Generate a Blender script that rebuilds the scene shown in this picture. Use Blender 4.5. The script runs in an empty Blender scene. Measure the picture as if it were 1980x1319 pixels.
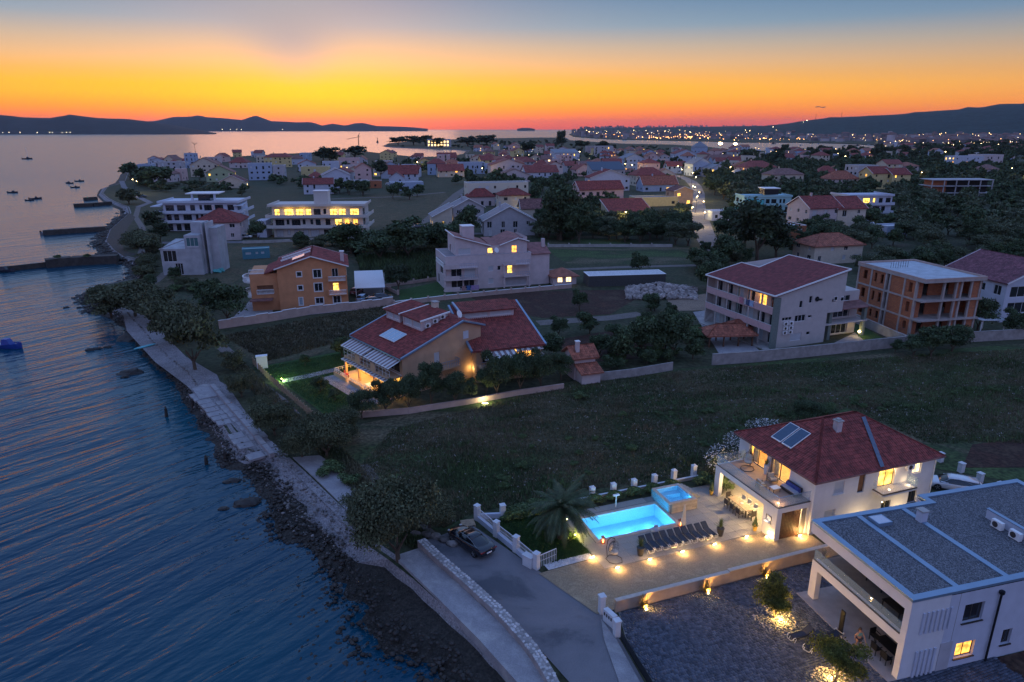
import bpy, math, random
import numpy as np
from mathutils import Vector, Matrix
from mathutils.geometry import tessellate_polygon
random.seed(11); rng = np.random.default_rng(11)
R = math.radians
scene = bpy.context.scene
C = scene.collection
CAM_H = 34.0; FOC = 1320.0; PITCH = math.atan(410.5/FOC)
cd = bpy.data.cameras.new('camera'); cam = bpy.data.objects.new('camera', cd); C.objects.link(cam)
cd.sensor_width = 36; cd.lens = 24.0; cd.clip_start = .5; cd.clip_end = 200000
cam.location = (0, 0, CAM_H); cam.rotation_euler = (math.pi/2-PITCH, 0, 0)
scene.camera = cam
world = bpy.data.worlds.new('World'); scene.world = world; world.use_nodes = True
wn = world.node_tree.nodes; wl = world.node_tree.links; wn.clear()
def N(tree, typ, **kw):
	n = tree.nodes.new(typ)
	for k, v in kw.items(): setattr(n, k, v)
	return n
def M(tree, op, a, b=None, c=None, clamp=False):
	n = tree.nodes.new('ShaderNodeMath'); n.operation = op; n.use_clamp = clamp
	for i, x in enumerate((a, b, c)):
		if x is None: continue
		if isinstance(x, (int, float)): n.inputs[i].default_value = x
		else: tree.links.new(x, n.inputs[i])
	return n.outputs[0]
def s2l(c): return tuple((x/255/12.92 if x/255 <= .04045 else ((x/255+.055)/1.055)**2.4) for x in c)
def ramp(tree, fac, stops, srgb=True, interp='LINEAR'):
	r = tree.nodes.new('ShaderNodeValToRGB'); r.color_ramp.interpolation = interp
	el = r.color_ramp.elements
	while len(el) > 1: el.remove(el[-1])
	for i, (p, c) in enumerate(stops):
		e = el[0] if i == 0 else el.new(p)
		e.position = p; c = s2l(c) if srgb else c; e.color = (*c, 1)
	if fac is not None: tree.links.new(fac, r.inputs[0])
	return r.outputs[0]
def mixc(tree, f, a, b, mode='MIX'):
	n = tree.nodes.new('ShaderNodeMix'); n.data_type = 'RGBA'; n.blend_type = mode
	for i, x in ((0, f), (6, a), (7, b)):
		if isinstance(x, (int, float)): n.inputs[i].default_value = x
		elif isinstance(x, tuple): n.inputs[i].default_value = (*x, 1)[:4]
		else: tree.links.new(x, n.inputs[i])
	return n.outputs[2]
WT = world.node_tree
SUN_AZ = R(-14.4)                       # bearing of the afterglow, from +Y
tc = N(WT, 'ShaderNodeTexCoord'); sep = N(WT, 'ShaderNodeSeparateXYZ')
wl.new(tc.outputs['Generated'], sep.inputs[0])
zc = M(WT, 'MINIMUM', M(WT, 'MAXIMUM', sep.outputs[2], 0.0), 1.0)
elev = M(WT, 'MULTIPLY', M(WT, 'ARCSINE', zc), 180/math.pi)
ep = M(WT, 'POWER', M(WT, 'DIVIDE', elev, 90.0), 0.5)
az = M(WT, 'ARCTAN2', sep.outputs[0], sep.outputs[1])
dd = M(WT, 'SUBTRACT', az, SUN_AZ)
dd = M(WT, 'ARCCOSINE', M(WT, 'MULTIPLY', M(WT, 'COSINE', dd), .99999))
dd = M(WT, 'MULTIPLY', dd, 180/math.pi)
def sm(lo, hi, x):
	n = WT.nodes.new('ShaderNodeMapRange'); n.interpolation_type = 'SMOOTHSTEP'
	n.inputs[1].default_value = lo; n.inputs[2].default_value = hi
	WT.links.new(x, n.inputs[0]); return n.outputs[0]
def E(deg): return (deg/90)**.5
def SR(stops):      # sRGB stops by elevation
	return [(E(e), tuple(x*k for x in s2l(c))) for e, c, k in stops]
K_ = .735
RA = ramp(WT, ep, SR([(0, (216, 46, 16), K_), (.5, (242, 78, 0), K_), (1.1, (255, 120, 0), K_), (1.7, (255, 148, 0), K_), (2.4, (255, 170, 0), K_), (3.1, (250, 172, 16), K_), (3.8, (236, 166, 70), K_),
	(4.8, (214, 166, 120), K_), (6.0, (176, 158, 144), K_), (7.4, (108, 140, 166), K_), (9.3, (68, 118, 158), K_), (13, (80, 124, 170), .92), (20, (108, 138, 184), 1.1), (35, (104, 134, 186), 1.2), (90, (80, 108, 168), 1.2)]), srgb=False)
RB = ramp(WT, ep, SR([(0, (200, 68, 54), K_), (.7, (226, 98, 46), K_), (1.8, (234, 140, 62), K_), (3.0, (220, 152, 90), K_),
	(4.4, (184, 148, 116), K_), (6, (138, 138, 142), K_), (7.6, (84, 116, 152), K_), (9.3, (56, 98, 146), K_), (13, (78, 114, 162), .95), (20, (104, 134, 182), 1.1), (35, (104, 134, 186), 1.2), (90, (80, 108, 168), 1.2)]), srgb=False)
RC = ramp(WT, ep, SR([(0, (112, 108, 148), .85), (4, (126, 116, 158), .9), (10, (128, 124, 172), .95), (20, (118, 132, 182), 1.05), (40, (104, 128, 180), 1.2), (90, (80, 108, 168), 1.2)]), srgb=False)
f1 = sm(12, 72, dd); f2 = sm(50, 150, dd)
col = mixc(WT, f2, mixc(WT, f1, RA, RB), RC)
def band(c0, w, slope):
	a = M(WT, 'MULTIPLY', az, 180/math.pi)
	a = M(WT, 'SUBTRACT', a, M(WT, 'ADD', M(WT, 'MULTIPLY', elev, slope), c0))
	g = M(WT, 'EXPONENT', M(WT, 'MULTIPLY', M(WT, 'POWER', M(WT, 'DIVIDE', M(WT, 'ABSOLUTE', a), M(WT, 'ADD', M(WT, 'MULTIPLY', elev, w), .3)), 2.0), -1.0))
	return g
ray = M(WT, 'MULTIPLY', M(WT, 'MULTIPLY', band(-16.0, .50, -.10), sm(2.6, 6.8, elev)), .95)
fade_hi = M(WT, 'SUBTRACT', 1.0, sm(14, 30, elev))
ray = M(WT, 'MULTIPLY', ray, fade_hi)
col = mixc(WT, ray, col, s2l((66, 110, 138)))
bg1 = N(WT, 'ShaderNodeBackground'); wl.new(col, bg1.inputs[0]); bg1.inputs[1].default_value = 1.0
sky = N(WT, 'ShaderNodeTexSky', sky_type='NISHITA', sun_disc=False)
sky.sun_elevation = R(1.0); sky.sun_rotation = SUN_AZ; sky.altitude = 30
bg2 = N(WT, 'ShaderNodeBackground'); wl.new(sky.outputs[0], bg2.inputs[0]); bg2.inputs[1].default_value = .03
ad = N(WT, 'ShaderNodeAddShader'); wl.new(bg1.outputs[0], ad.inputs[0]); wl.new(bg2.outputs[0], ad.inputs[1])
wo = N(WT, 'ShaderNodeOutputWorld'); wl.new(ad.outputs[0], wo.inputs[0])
sd = bpy.data.lights.new('sun', 'SUN'); sd.energy = .10; sd.angle = R(20); sd.color = (1, .45, .28)
so = bpy.data.objects.new('sun', sd); C.objects.link(so)
sv = Vector((math.sin(SUN_AZ)*math.cos(R(4)), math.cos(SUN_AZ)*math.cos(R(4)), math.sin(R(4))))
so.rotation_euler = (-sv).to_track_quat('-Z', 'Y').to_euler(); so.location = (0, 0, 60)
scene.view_settings.view_transform = 'Standard'; scene.view_settings.look = 'None'
scene.view_settings.exposure = 0.6; scene.view_settings.gamma = 1.0; scene.view_settings.use_curve_mapping = False
_S, _C = math.sin(PITCH), math.cos(PITCH)
def at(u, v, z=0.0):
	"""survey helper: plan position of a point seen at (u, v) of the 1980 px photo, at height z"""
	a = (u-990)/FOC; b = (v-659.5)/FOC
	t = (CAM_H-z)/(_S+b*_C)
	return (a*t, (_C-b*_S)*t)
def zat(x, y, v):
	b = (v-659.5)/FOC
	return CAM_H-y*(_S+b*_C)/(_C-b*_S)
def loc2(o, th, a, b):
	return (o[0]+a*math.cos(th)-b*math.sin(th), o[1]+a*math.sin(th)+b*math.cos(th))
class MB:
	def __init__(s): s.v = []; s.f = []
	def poly(s, *pts):
		n = len(s.v); s.v += [tuple(p) for p in pts]; s.f.append(tuple(range(n, n+len(pts))))
	def hexa(s, p):       # 4 bottom ccw, 4 top ccw
		n = len(s.v); s.v += [tuple(q) for q in p]
		for f in ((3, 2, 1, 0), (4, 5, 6, 7), (0, 1, 5, 4), (1, 2, 6, 5), (2, 3, 7, 6), (3, 0, 4, 7)): s.f.append(tuple(n+i for i in f))
		return s
	def box(s, x0, x1, y0, y1, z0, z1):
		return s.hexa([(x0, y0, z0), (x1, y0, z0), (x1, y1, z0), (x0, y1, z0), (x0, y0, z1), (x1, y0, z1), (x1, y1, z1), (x0, y1, z1)])
	def bar(s, p, q, w, h=None):
		p = Vector(p); q = Vector(q); d = (q-p).normalized(); h = h or w
		a = d.cross(Vector((0, 0, 1)))
		if a.length < 1e-3: a = Vector((1, 0, 0))
		a = a.normalized(); b = a.cross(d).normalized(); a = a*w/2; b = b*h/2
		return s.hexa([p-a-b, p+a-b, q+a-b, q-a-b, p-a+b, p+a+b, q+a+b, q-a+b])
	def tube(s, p, q, r0, r1=None, n=8, cap=True):
		p = Vector(p); q = Vector(q); r1 = r0 if r1 is None else r1; d = (q-p).normalized()
		a = d.cross(Vector((0, 0, 1)))
		if a.length < 1e-3: a = Vector((1, 0, 0))
		a.normalize(); b = a.cross(d); k = len(s.v)
		for c, r in ((p, r0), (q, r1)):
			for i in range(n):
				t = 2*math.pi*i/n; s.v.append(tuple(c+a*r*math.cos(t)+b*r*math.sin(t)))
		for i in range(n): j = (i+1) % n; s.f.append((k+i, k+j, k+n+j, k+n+i))
		if cap: s.f.append(tuple(range(k+n-1, k-1, -1))); s.f.append(tuple(range(k+n, k+2*n)))
		return s
	def path(s, pts, r, n=6):
		for a, b in zip(pts, pts[1:]): s.tube(a, b, r, r, n)
		return s
	def lathe(s, c, prof, n=16):
		k = len(s.v); m = len(prof)
		for r, z in prof:
			for i in range(n): t = 2*math.pi*i/n; s.v.append((c[0]+r*math.cos(t), c[1]+r*math.sin(t), c[2]+z))
		for j in range(m-1):
			for i in range(n): i2 = (i+1) % n; s.f.append((k+j*n+i, k+j*n+i2, k+(j+1)*n+i2, k+(j+1)*n+i))
		s.f.append(tuple(range(k+n-1, k-1, -1))); s.f.append(tuple(range(k+(m-1)*n, k+m*n)))
		return s
	def prism(s, pts, z0, z1):
		n = len(pts); k = len(s.v)
		s.v += [(p[0], p[1], z0) for p in pts]+[(p[0], p[1], z1) for p in pts]
		s.f.append(tuple(range(k+n-1, k-1, -1))); s.f.append(tuple(range(k+n, k+2*n)))
		for i in range(n): j = (i+1) % n; s.f.append((k+i, k+j, k+n+j, k+n+i))
		return s
	def slab(s, pts, t):     # 3D planar polygon thickened downwards
		n = len(pts); k = len(s.v)
		s.v += [(p[0], p[1], p[2]-t) for p in pts]+[tuple(p) for p in pts]
		s.f.append(tuple(range(k+n-1, k-1, -1))); s.f.append(tuple(range(k+n, k+2*n)))
		for i in range(n): j = (i+1) % n; s.f.append((k+i, k+j, k+n+j, k+n+i))
		return s
	def blob(s, c, r, seed=0, sub=1, jit=.25, sq=(1, 1, 1)):
		V0, F0 = ico(sub); rr = random.Random(seed); k = len(s.v)
		for v in V0:
			q = r*(1+rr.uniform(-jit, jit)); s.v.append((c[0]+v[0]*q*sq[0], c[1]+v[1]*q*sq[1], c[2]+v[2]*q*sq[2]))
		s.f += [tuple(k+i for i in f) for f in F0]
		return s
	def mesh(s, name, mat, smooth=False):
		me = bpy.data.meshes.new(name); me.from_pydata(s.v, [], s.f)
		if mat: me.materials.append(mat)
		if smooth: me.polygons.foreach_set('use_smooth', [True]*len(me.polygons))
		return me
	def build(s, name, mat, parent=None, smooth=False):
		return link(name, s.mesh(name, mat, smooth), parent)
_ico = {}
def ico(sub):
	if sub in _ico: return _ico[sub]
	t = (1+5**.5)/2
	V = [Vector(v).normalized() for v in ((-1, t, 0), (1, t, 0), (-1, -t, 0), (1, -t, 0), (0, -1, t), (0, 1, t), (0, -1, -t), (0, 1, -t), (t, 0, -1), (t, 0, 1), (-t, 0, -1), (-t, 0, 1))]
	F = [(0, 11, 5), (0, 5, 1), (0, 1, 7), (0, 7, 10), (0, 10, 11), (1, 5, 9), (5, 11, 4), (11, 10, 2), (10, 7, 6), (7, 1, 8), (3, 9, 4), (3, 4, 2), (3, 2, 6), (3, 6, 8), (3, 8, 9), (4, 9, 5), (2, 4, 11), (6, 2, 10), (8, 6, 7), (9, 8, 1)]
	for _ in range(sub-1):
		mid = {}; F2 = []
		def m(a, b):
			k = (min(a, b), max(a, b))
			if k not in mid: V.append(((V[a]+V[b])/2).normalized()); mid[k] = len(V)-1
			return mid[k]
		for a, b, c in F:
			x, y, z = m(a, b), m(b, c), m(c, a); F2 += [(a, x, z), (b, y, x), (c, z, y), (x, y, z)]
		F = F2
	_ico[sub] = (V, F); return _ico[sub]
def link(name, data, parent=None):
	o = bpy.data.objects.new(name, data); C.objects.link(o)
	if parent: o.parent = parent
	return o
def tag(o, label=None, cat=None, group=None, kind=None):
	if label: o['label'] = label
	if cat: o['category'] = cat
	if group: o['group'] = group
	if kind: o['kind'] = kind
	return o
def thing(name, label, cat, loc=(0, 0, 0), rz=0.0, group=None):
	o = link(name, None); o.empty_display_size = .3; o.location = (*loc, 0)[:3]; o.rotation_euler = (0, 0, rz)
	return tag(o, label, cat, group)
def struct(name, o): return tag(o, kind='structure')
def copy_tree(o, parent=None, loc=None, rz=None, scale=None, label=None, group=None):
	c = o.copy(); C.objects.link(c)
	if parent: c.parent = parent
	if loc is not None: c.location = (*loc, 0)[:3]
	if rz is not None: c.rotation_euler = (0, 0, rz)
	if scale is not None: c.scale = (scale,)*3 if isinstance(scale, (int, float)) else scale
	if label: c['label'] = label
	if group: c['group'] = group
	for ch in list(o.children): copy_tree(ch, c)
	return c
def np_mesh(name, V, F, mat, smooth=False):
	"""V (n,3) array, F (m,k) array of equal sized faces"""
	me = bpy.data.meshes.new(name); V = np.asarray(V, np.float32); F = np.asarray(F, np.int32)
	k = F.shape[1]; me.vertices.add(len(V)); me.vertices.foreach_set('co', V.ravel())
	me.loops.add(F.size); me.loops.foreach_set('vertex_index', F.ravel())
	me.polygons.add(len(F)); me.polygons.foreach_set('loop_start', np.arange(0, F.size, k, dtype=np.int32))
	if mat: me.materials.append(mat)
	me.update(calc_edges=True); me.validate()
	if smooth: me.polygons.foreach_set('use_smooth', np.ones(len(F), bool))
	return me
_m = {}
def mat(name, col, rough=.8, var=.18, scale=3.0, bump=0.0, bscale=20.0, metal=0.0, spec=.5, rand=0.0, col2=None, obj=False, detail=4, island=0.0, sharp=.18):
	if name in _m: return _m[name]
	m = bpy.data.materials.new(name); m.use_nodes = True; T = m.node_tree; b = T.nodes['Principled BSDF']
	b.inputs['Roughness'].default_value = rough; b.inputs['Metallic'].default_value = metal; b.inputs['Specular IOR Level'].default_value = spec
	t = N(T, 'ShaderNodeTexCoord'); n = N(T, 'ShaderNodeTexNoise'); n.inputs['Scale'].default_value = scale; n.inputs['Detail'].default_value = detail
	T.links.new(t.outputs['Object'], n.inputs['Vector'])
	c2 = col2 or tuple(x*(1-var) for x in col); c1 = col if col2 else tuple(x*(1+var) for x in col)
	r = ramp(T, n.outputs[0], [(.5-sharp, c1), (.5+sharp, c2)], srgb=False)
	if rand or island:
		if island: src = N(T, 'ShaderNodeNewGeometry').outputs['Random Per Island']; amt = island
		else: src = N(T, 'ShaderNodeObjectInfo').outputs['Random']; amt = rand
		f = M(T, 'ADD', M(T, 'MULTIPLY', src, 2*amt), 1-amt)
		v = N(T, 'ShaderNodeVectorMath', operation='SCALE'); T.links.new(r, v.inputs[0]); T.links.new(f, v.inputs['Scale']); r = v.outputs[0]
	T.links.new(r, b.inputs['Base Color'])
	if bump:
		n2 = N(T, 'ShaderNodeTexNoise'); n2.inputs['Scale'].default_value = bscale; n2.inputs['Detail'].default_value = 5
		T.links.new(t.outputs['Object'], n2.inputs['Vector'])
		bp = N(T, 'ShaderNodeBump'); bp.inputs['Strength'].default_value = bump; bp.inputs['Distance'].default_value = .05
		T.links.new(n2.outputs[0], bp.inputs['Height']); T.links.new(bp.outputs[0], b.inputs['Normal'])
	_m[name] = m; return m
def emit(name, col, st, sampling='AUTO', var=0.0, scale=2.0):
	if name in _m: return _m[name]
	m = bpy.data.materials.new(name); m.use_nodes = True; T = m.node_tree; b = T.nodes['Principled BSDF']
	b.inputs['Base Color'].default_value = (*[min(1, x*.4) for x in col], 1); b.inputs['Emission Color'].default_value = (*col, 1); b.inputs['Emission Strength'].default_value = st
	if var:
		t = N(T, 'ShaderNodeTexCoord'); n = N(T, 'ShaderNodeTexNoise'); n.inputs['Scale'].default_value = scale; n.inputs['Detail'].default_value = 1
		T.links.new(t.outputs['Object'], n.inputs['Vector'])
		c = ramp(T, n.outputs[0], [(.35, tuple(x*(1-var) for x in col)), (.6, col)], srgb=False); T.links.new(c, b.inputs['Emission Color'])
	try: m.cycles.emission_sampling = sampling
	except Exception: pass
	_m[name] = m; return m
def glass(name, col=(.8, .9, .95), alpha=.25, rough=.03):
	if name in _m: return _m[name]
	m = bpy.data.materials.new(name); m.use_nodes = True; b = m.node_tree.nodes['Principled BSDF']
	b.inputs['Base Color'].default_value = (*col, 1); b.inputs['Alpha'].default_value = alpha; b.inputs['Roughness'].default_value = rough
	_m[name] = m; return m
WHITE = mat('white_plaster', (.66, .65, .66), .85, .05, 1.2, .15, 40)
WHITE2 = mat('white_render', (.50, .53, .62), .85, .06, 1.0, .15, 40)
CREAM = mat('cream_plaster', (.58, .50, .40), .9, .08, 1.0)
PINKP = mat('pink_plaster', (.62, .42, .40), .9, .07, 1.0)
PALEP = mat('pale_pink_plaster', (.56, .47, .47), .9, .07, 1.0)
GREYP = mat('grey_plaster', (.42, .41, .44), .9, .08, 1.0)
ORANGE = mat('orange_plaster', (.56, .25, .12), .9, .10, .8)
OCHRE = mat('ochre_plaster', (.52, .33, .21), .9, .12, .6)
YELLOWP = mat('yellow_plaster', (.62, .50, .24), .9, .08, 1.0)
GREENP = mat('green_plaster', (.36, .42, .26), .9, .08, 1.0)
TURQ = mat('turquoise_plaster', (.10, .44, .50), .9, .08, 1.0)
BLUEP = mat('blue_plaster', (.34, .42, .56), .9, .08, 1.0)
CONC = mat('concrete', (.38, .36, .34), .9, .22, .7, .3, 12)
CONC2 = mat('dark_concrete', (.22, .21, .20), .9, .25, .8, .3, 12)
TRIM = mat('white_trim', (.76, .76, .76), .6, .04)
TILE = mat('roof_tile', (.235, .046, .036), .75, .30, 1.5, .2, 30, island=.35)
TILE2 = mat('roof_tile_orange', (.33, .105, .06), .75, .30, 1.2, .2, 30, island=.35)
TILE3 = mat('roof_tile_brown', (.20, .09, .08), .8, .30, 1.2, .2, 30, island=.3)
ROOFR = [mat('tiled_roof_red', (.225, .052, .042), .8, .35, .8), mat('tiled_roof_brown', (.20, .10, .085), .8, .3, .8), mat('tiled_roof_orange', (.30, .11, .07), .8, .3, .8)]
ROOFG = mat('grey_roof', (.20, .21, .24), .7, .2, 1)
DARKM = mat('dark_metal', (.025, .027, .032), .45, .1, metal=.6)
BLUEM = mat('bluish_sheet_metal', (.24, .34, .46), .42, .08, .6, metal=.5)
WOOD = mat('dark_wood', (.12, .055, .03), .6, .35, 6)
WOODL = mat('pale_wood', (.36, .26, .17), .7, .25, 5)
def translucent(m, f=.4):
	T = m.node_tree; b = T.nodes['Principled BSDF']; o = T.nodes['Material Output']; t = N(T, 'ShaderNodeBsdfTranslucent'); x = N(T, 'ShaderNodeMixShader'); x.inputs[0].default_value = f
	T.links.new(b.inputs['Base Color'].links[0].from_socket, t.inputs[0]); T.links.new(b.outputs[0], x.inputs[1]); T.links.new(t.outputs[0], x.inputs[2]); T.links.new(x.outputs[0], o.inputs[0]); return m
GLASSD = mat('dark_glass', (.018, .022, .03), .06, .1, spec=.8)
GLASSB = mat('pale_curtained_glass', (.30, .38, .44), .25, .15, 3)
SHUT = mat('roller_shutter', (.55, .58, .62), .6, .04)
FRAME = mat('window_frame', (.70, .70, .70), .6, .03)
FRAMED = mat('dark_window_frame', (.05, .04, .035), .5, .1)
LITY = emit('lit_pane_yellow', (1, .56, .10), 2.4, 'NONE', .8, 1.3)
LITO = emit('lit_pane_orange', (1, .42, .07), 1.9, 'NONE', .6, 2.2)
LITW = emit('lit_pane_pale', (1, .72, .36), 2.0, 'NONE', .45, 1.4)
BLACKIN = mat('dark_interior', (.02, .018, .018), .9)
BLACKF = mat('black_fabric', (.015, .018, .024), .8, .2)
LEAF = mat('leaf_green', (.075, .115, .038), .75, .5, .9, rand=.3, island=.45)
LEAFD = mat('leaf_dark', (.048, .074, .030), .8, .5, .8, rand=.25, island=.45)
LEAFO = mat('leaf_olive', (.080, .098, .050), .8, .4, .8, rand=.3, island=.45)
LEAFT = mat('leaf_tamarisk', (.085, .095, .045), .85, .4, .7, rand=.2, island=.5)
BARK = mat('bark', (.09, .065, .045), .9, .3, 4)
STONE = mat('pale_stone', (.36, .33, .30), .9, .25, 4, .3, 15, island=.35)
KL = 1.0
def point(name, loc, W, col=(1, .62, .22), r=.08, parent=None, spot=None, aim=None):
	L = bpy.data.lights.new(name, 'SPOT' if spot else 'POINT'); L.energy = W*KL; L.color = col; L.shadow_soft_size = r
	if spot: L.spot_size = R(spot); L.spot_blend = .6
	o = link(name, L, parent); o.location = loc
	if aim is not None: o.rotation_euler = Vector(aim).to_track_quat('-Z', 'Y').to_euler()
	return o
WARM = (1, .60, .20); WARM2 = (1, .70, .34)
scene.cycles.use_denoising = True
try: scene.cycles.denoiser = 'OPENIMAGEDENOISE'; scene.cycles.use_light_tree = True
except Exception: pass
scene.cycles.max_bounces = 6; scene.cycles.diffuse_bounces = 2; scene.cycles.glossy_bounces = 3; scene.cycles.transparent_max_bounces = 8
scene.cycles.caustics_reflective = False; scene.cycles.caustics_refractive = False; scene.cycles.sample_clamp_indirect = 3
SEA = -1.2
def ground_mat(name, stops, scale, fine=None, bump=.0, bscale=8, rough=.95, detail=6, sx=1.0, warp=0.0):
	"""patchy ground: colours picked by noise in object space"""
	if name in _m: return _m[name]
	m = bpy.data.materials.new(name); m.use_nodes = True; T = m.node_tree; b = T.nodes['Principled BSDF']; b.inputs['Roughness'].default_value = rough
	b.inputs['Specular IOR Level'].default_value = .3
	t = N(T, 'ShaderNodeTexCoord'); mp = N(T, 'ShaderNodeMapping'); mp.inputs['Scale'].default_value = (sx, 1, 1); mp.inputs['Rotation'].default_value = (0, 0, R(20))
	T.links.new(t.outputs['Object'], mp.inputs[0])
	n = N(T, 'ShaderNodeTexNoise'); n.inputs['Scale'].default_value = scale; n.inputs['Detail'].default_value = detail; n.inputs['Roughness'].default_value = .62
	if warp: n.inputs['Distortion'].default_value = warp
	T.links.new(mp.outputs[0], n.inputs[0])
	c = ramp(T, n.outputs[0], stops, srgb=False)
	n2 = N(T, 'ShaderNodeTexNoise'); n2.inputs['Scale'].default_value = bscale; n2.inputs['Detail'].default_value = 5; T.links.new(t.outputs['Object'], n2.inputs[0])
	if fine: 
		k = ramp(T, n2.outputs[0], [(.3, (1-fine,)*3), (.7, (1+fine,)*3)], srgb=False)
		c = mixc(T, 1.0, c, k, 'MULTIPLY')
	T.links.new(c, b.inputs['Base Color'])
	if bump:
		bp = N(T, 'ShaderNodeBump'); bp.inputs['Strength'].default_value = bump; bp.inputs['Distance'].default_value = .12
		T.links.new(n2.outputs[0], bp.inputs['Height']); T.links.new(bp.outputs[0], b.inputs['Normal'])
	_m[name] = m; return m
SCRUB = ground_mat('scrub_ground', [(.30, (.028, .034, .017)), (.45, (.060, .060, .032)), (.56, (.040, .050, .024)), (.7, (.09, .07, .045))], .06, .5, .7, 1.3)
FIELD = ground_mat('weedy_field', [(.28, (.030, .044, .018)), (.42, (.060, .092, .030)), (.50, (.036, .052, .020)), (.58, (.10, .085, .05)), (.7, (.15, .12, .07))], .09, .6, .9, 2.2, sx=.45, warp=.6)
SOIL = ground_mat('bare_red_soil', [(.3, (.085, .036, .024)), (.5, (.045, .022, .016)), (.7, (.09, .055, .035))], .3, .5, .6, 2.5)
DRYG = ground_mat('dry_meadow', [(.32, (.045, .052, .022)), (.44, (.10, .078, .045)), (.54, (.055, .058, .028)), (.66, (.13, .10, .06)), (.75, (.05, .045, .028))], .16, .6, .6, 2)
LAWN = ground_mat('lawn', [(.35, (.028, .070, .016)), (.65, (.040, .090, .022))], .5, .5, .8, 14)
ASPH = ground_mat('worn_asphalt', [(.34, (.10, .10, .112)), (.44, (.175, .165, .175)), (.58, (.205, .19, .20)), (.72, (.15, .14, .15))], .22, .2, .25, 16, rough=.85, sx=.8, warp=.4, detail=10)
PATHM = ground_mat('gravel_path', [(.3, (.20, .17, .15)), (.7, (.13, .11, .10))], .5, .3, .4, 8)
BEACH = ground_mat('shingle', [(.3, (.30, .27, .27)), (.6, (.22, .195, .20)), (.8, (.14, .12, .12))], .35, .45, .9, 7)
WETR = ground_mat('wet_shingle', [(.3, (.022, .018, .014)), (.6, (.045, .036, .028)), (.8, (.015, .013, .012))], 1.2, .6, 1.0, 5, rough=.7)
CONCG = ground_mat('weathered_concrete', [(.3, (.40, .375, .375)), (.5, (.29, .27, .28)), (.7, (.44, .41, .39))], .4, .18, .35, 18, warp=.4)
def sheet(name, pts, z, m, kind='structure', parent=None, label=None, cat=None, th=0.0, holes=()):
	pts = [(p[0], p[1]) for p in pts]
	v3 = [[Vector((p[0], p[1], 0)) for p in pts]]+[[Vector((p[0], p[1], 0)) for p in h_] for h_ in holes]; tri = tessellate_polygon(v3)
	n0 = len(pts)
	for h_ in holes: pts = pts+list(h_)
	me = bpy.data.meshes.new(name)
	ar = sum(pts[i-1][0]*pts[i][1]-pts[i][0]*pts[i-1][1] for i in range(n0))
	F = [t if (pts[t[1]][0]-pts[t[0]][0])*(pts[t[2]][1]-pts[t[0]][1])-(pts[t[1]][1]-pts[t[0]][1])*(pts[t[2]][0]-pts[t[0]][0]) > 0 else t[::-1] for t in tri]
	V = [(p[0], p[1], z) for p in pts]
	if th:
		n = len(pts); V += [(p[0], p[1], z-th) for p in pts]
		for i in range(n):
			j = (i+1) % n; F = list(F); F.append((i, n+i, n+j, j) if ar > 0 else (j, n+j, n+i, i))
	me.from_pydata(V, [], F); me.materials.append(m)
	o = link(name, me, parent)
	if kind: o['kind'] = kind
	if label: tag(o, label, cat)
	return o
def U(pts, z=0.0): return [at(u, v, z) for u, v in pts]
m = bpy.data.materials.new('sea_water'); m.use_nodes = True; T = m.node_tree; b = T.nodes['Principled BSDF']
b.inputs['Base Color'].default_value = (.002, .018, .040, 1); b.inputs['Roughness'].default_value = .16; b.inputs['IOR'].default_value = 1.333
b.inputs['Specular IOR Level'].default_value = .5
t = N(T, 'ShaderNodeTexCoord')
def wnoise(rot, sx, sy, scale, det, dist=0):
	vr = N(T, 'ShaderNodeVectorRotate', rotation_type='Z_AXIS'); vr.inputs['Angle'].default_value = R(-rot); T.links.new(t.outputs['Object'], vr.inputs[0]); mp = N(T, 'ShaderNodeMapping'); mp.inputs['Scale'].default_value = (sx, sy, 1)
	T.links.new(vr.outputs[0], mp.inputs[0])
	n = N(T, 'ShaderNodeTexNoise'); n.inputs['Scale'].default_value = scale; n.inputs['Detail'].default_value = det; n.inputs['Distortion'].default_value = dist
	T.links.new(mp.outputs[0], n.inputs[0]); return n.outputs[0]
h = M(T, 'ADD', M(T, 'MULTIPLY', wnoise(53, .16, 1, .55, 2.5, .6), 1.0), M(T, 'MULTIPLY', wnoise(36, .4, 1, 1.8, 3), .22))
h = M(T, 'ADD', h, M(T, 'MULTIPLY', wnoise(48, .3, 1, .13, 2), 1.2))
bp = N(T, 'ShaderNodeBump'); bp.inputs['Strength'].default_value = 1.0; bp.inputs['Distance'].default_value = .75
sy_ = N(T, 'ShaderNodeSeparateXYZ'); T.links.new(t.outputs['Object'], sy_.inputs[0]); T.links.new(M(T, 'DIVIDE', .62, M(T, 'ADD', 1.0, M(T, 'DIVIDE', M(T, 'MAXIMUM', sy_.outputs[1], 0.0), 170.0))), bp.inputs['Distance'])
T.links.new(h, bp.inputs['Height']); T.links.new(bp.outputs[0], b.inputs['Normal'])
sh = wnoise(0, 1, 1, .03, 2)
T.links.new(ramp(T, sh, [(.4, (.003, .048, .086)), (.65, (.004, .072, .105))], srgb=False), b.inputs['Base Color'])
T.links.new(M(T, 'ADD', .13, M(T, 'MULTIPLY', .12, M(T, 'MINIMUM', M(T, 'DIVIDE', M(T, 'MAXIMUM', sy_.outputs[1], 0.0), 500.0), 1.0))), b.inputs['Roughness'])
SEAM = m
mb = MB(); mb.poly((-27900, -240, SEA), (27900, -240, SEA), (27900, 27900, SEA), (-27900, 27900, SEA)); struct('sea', mb.build('sea', SEAM))
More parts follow.
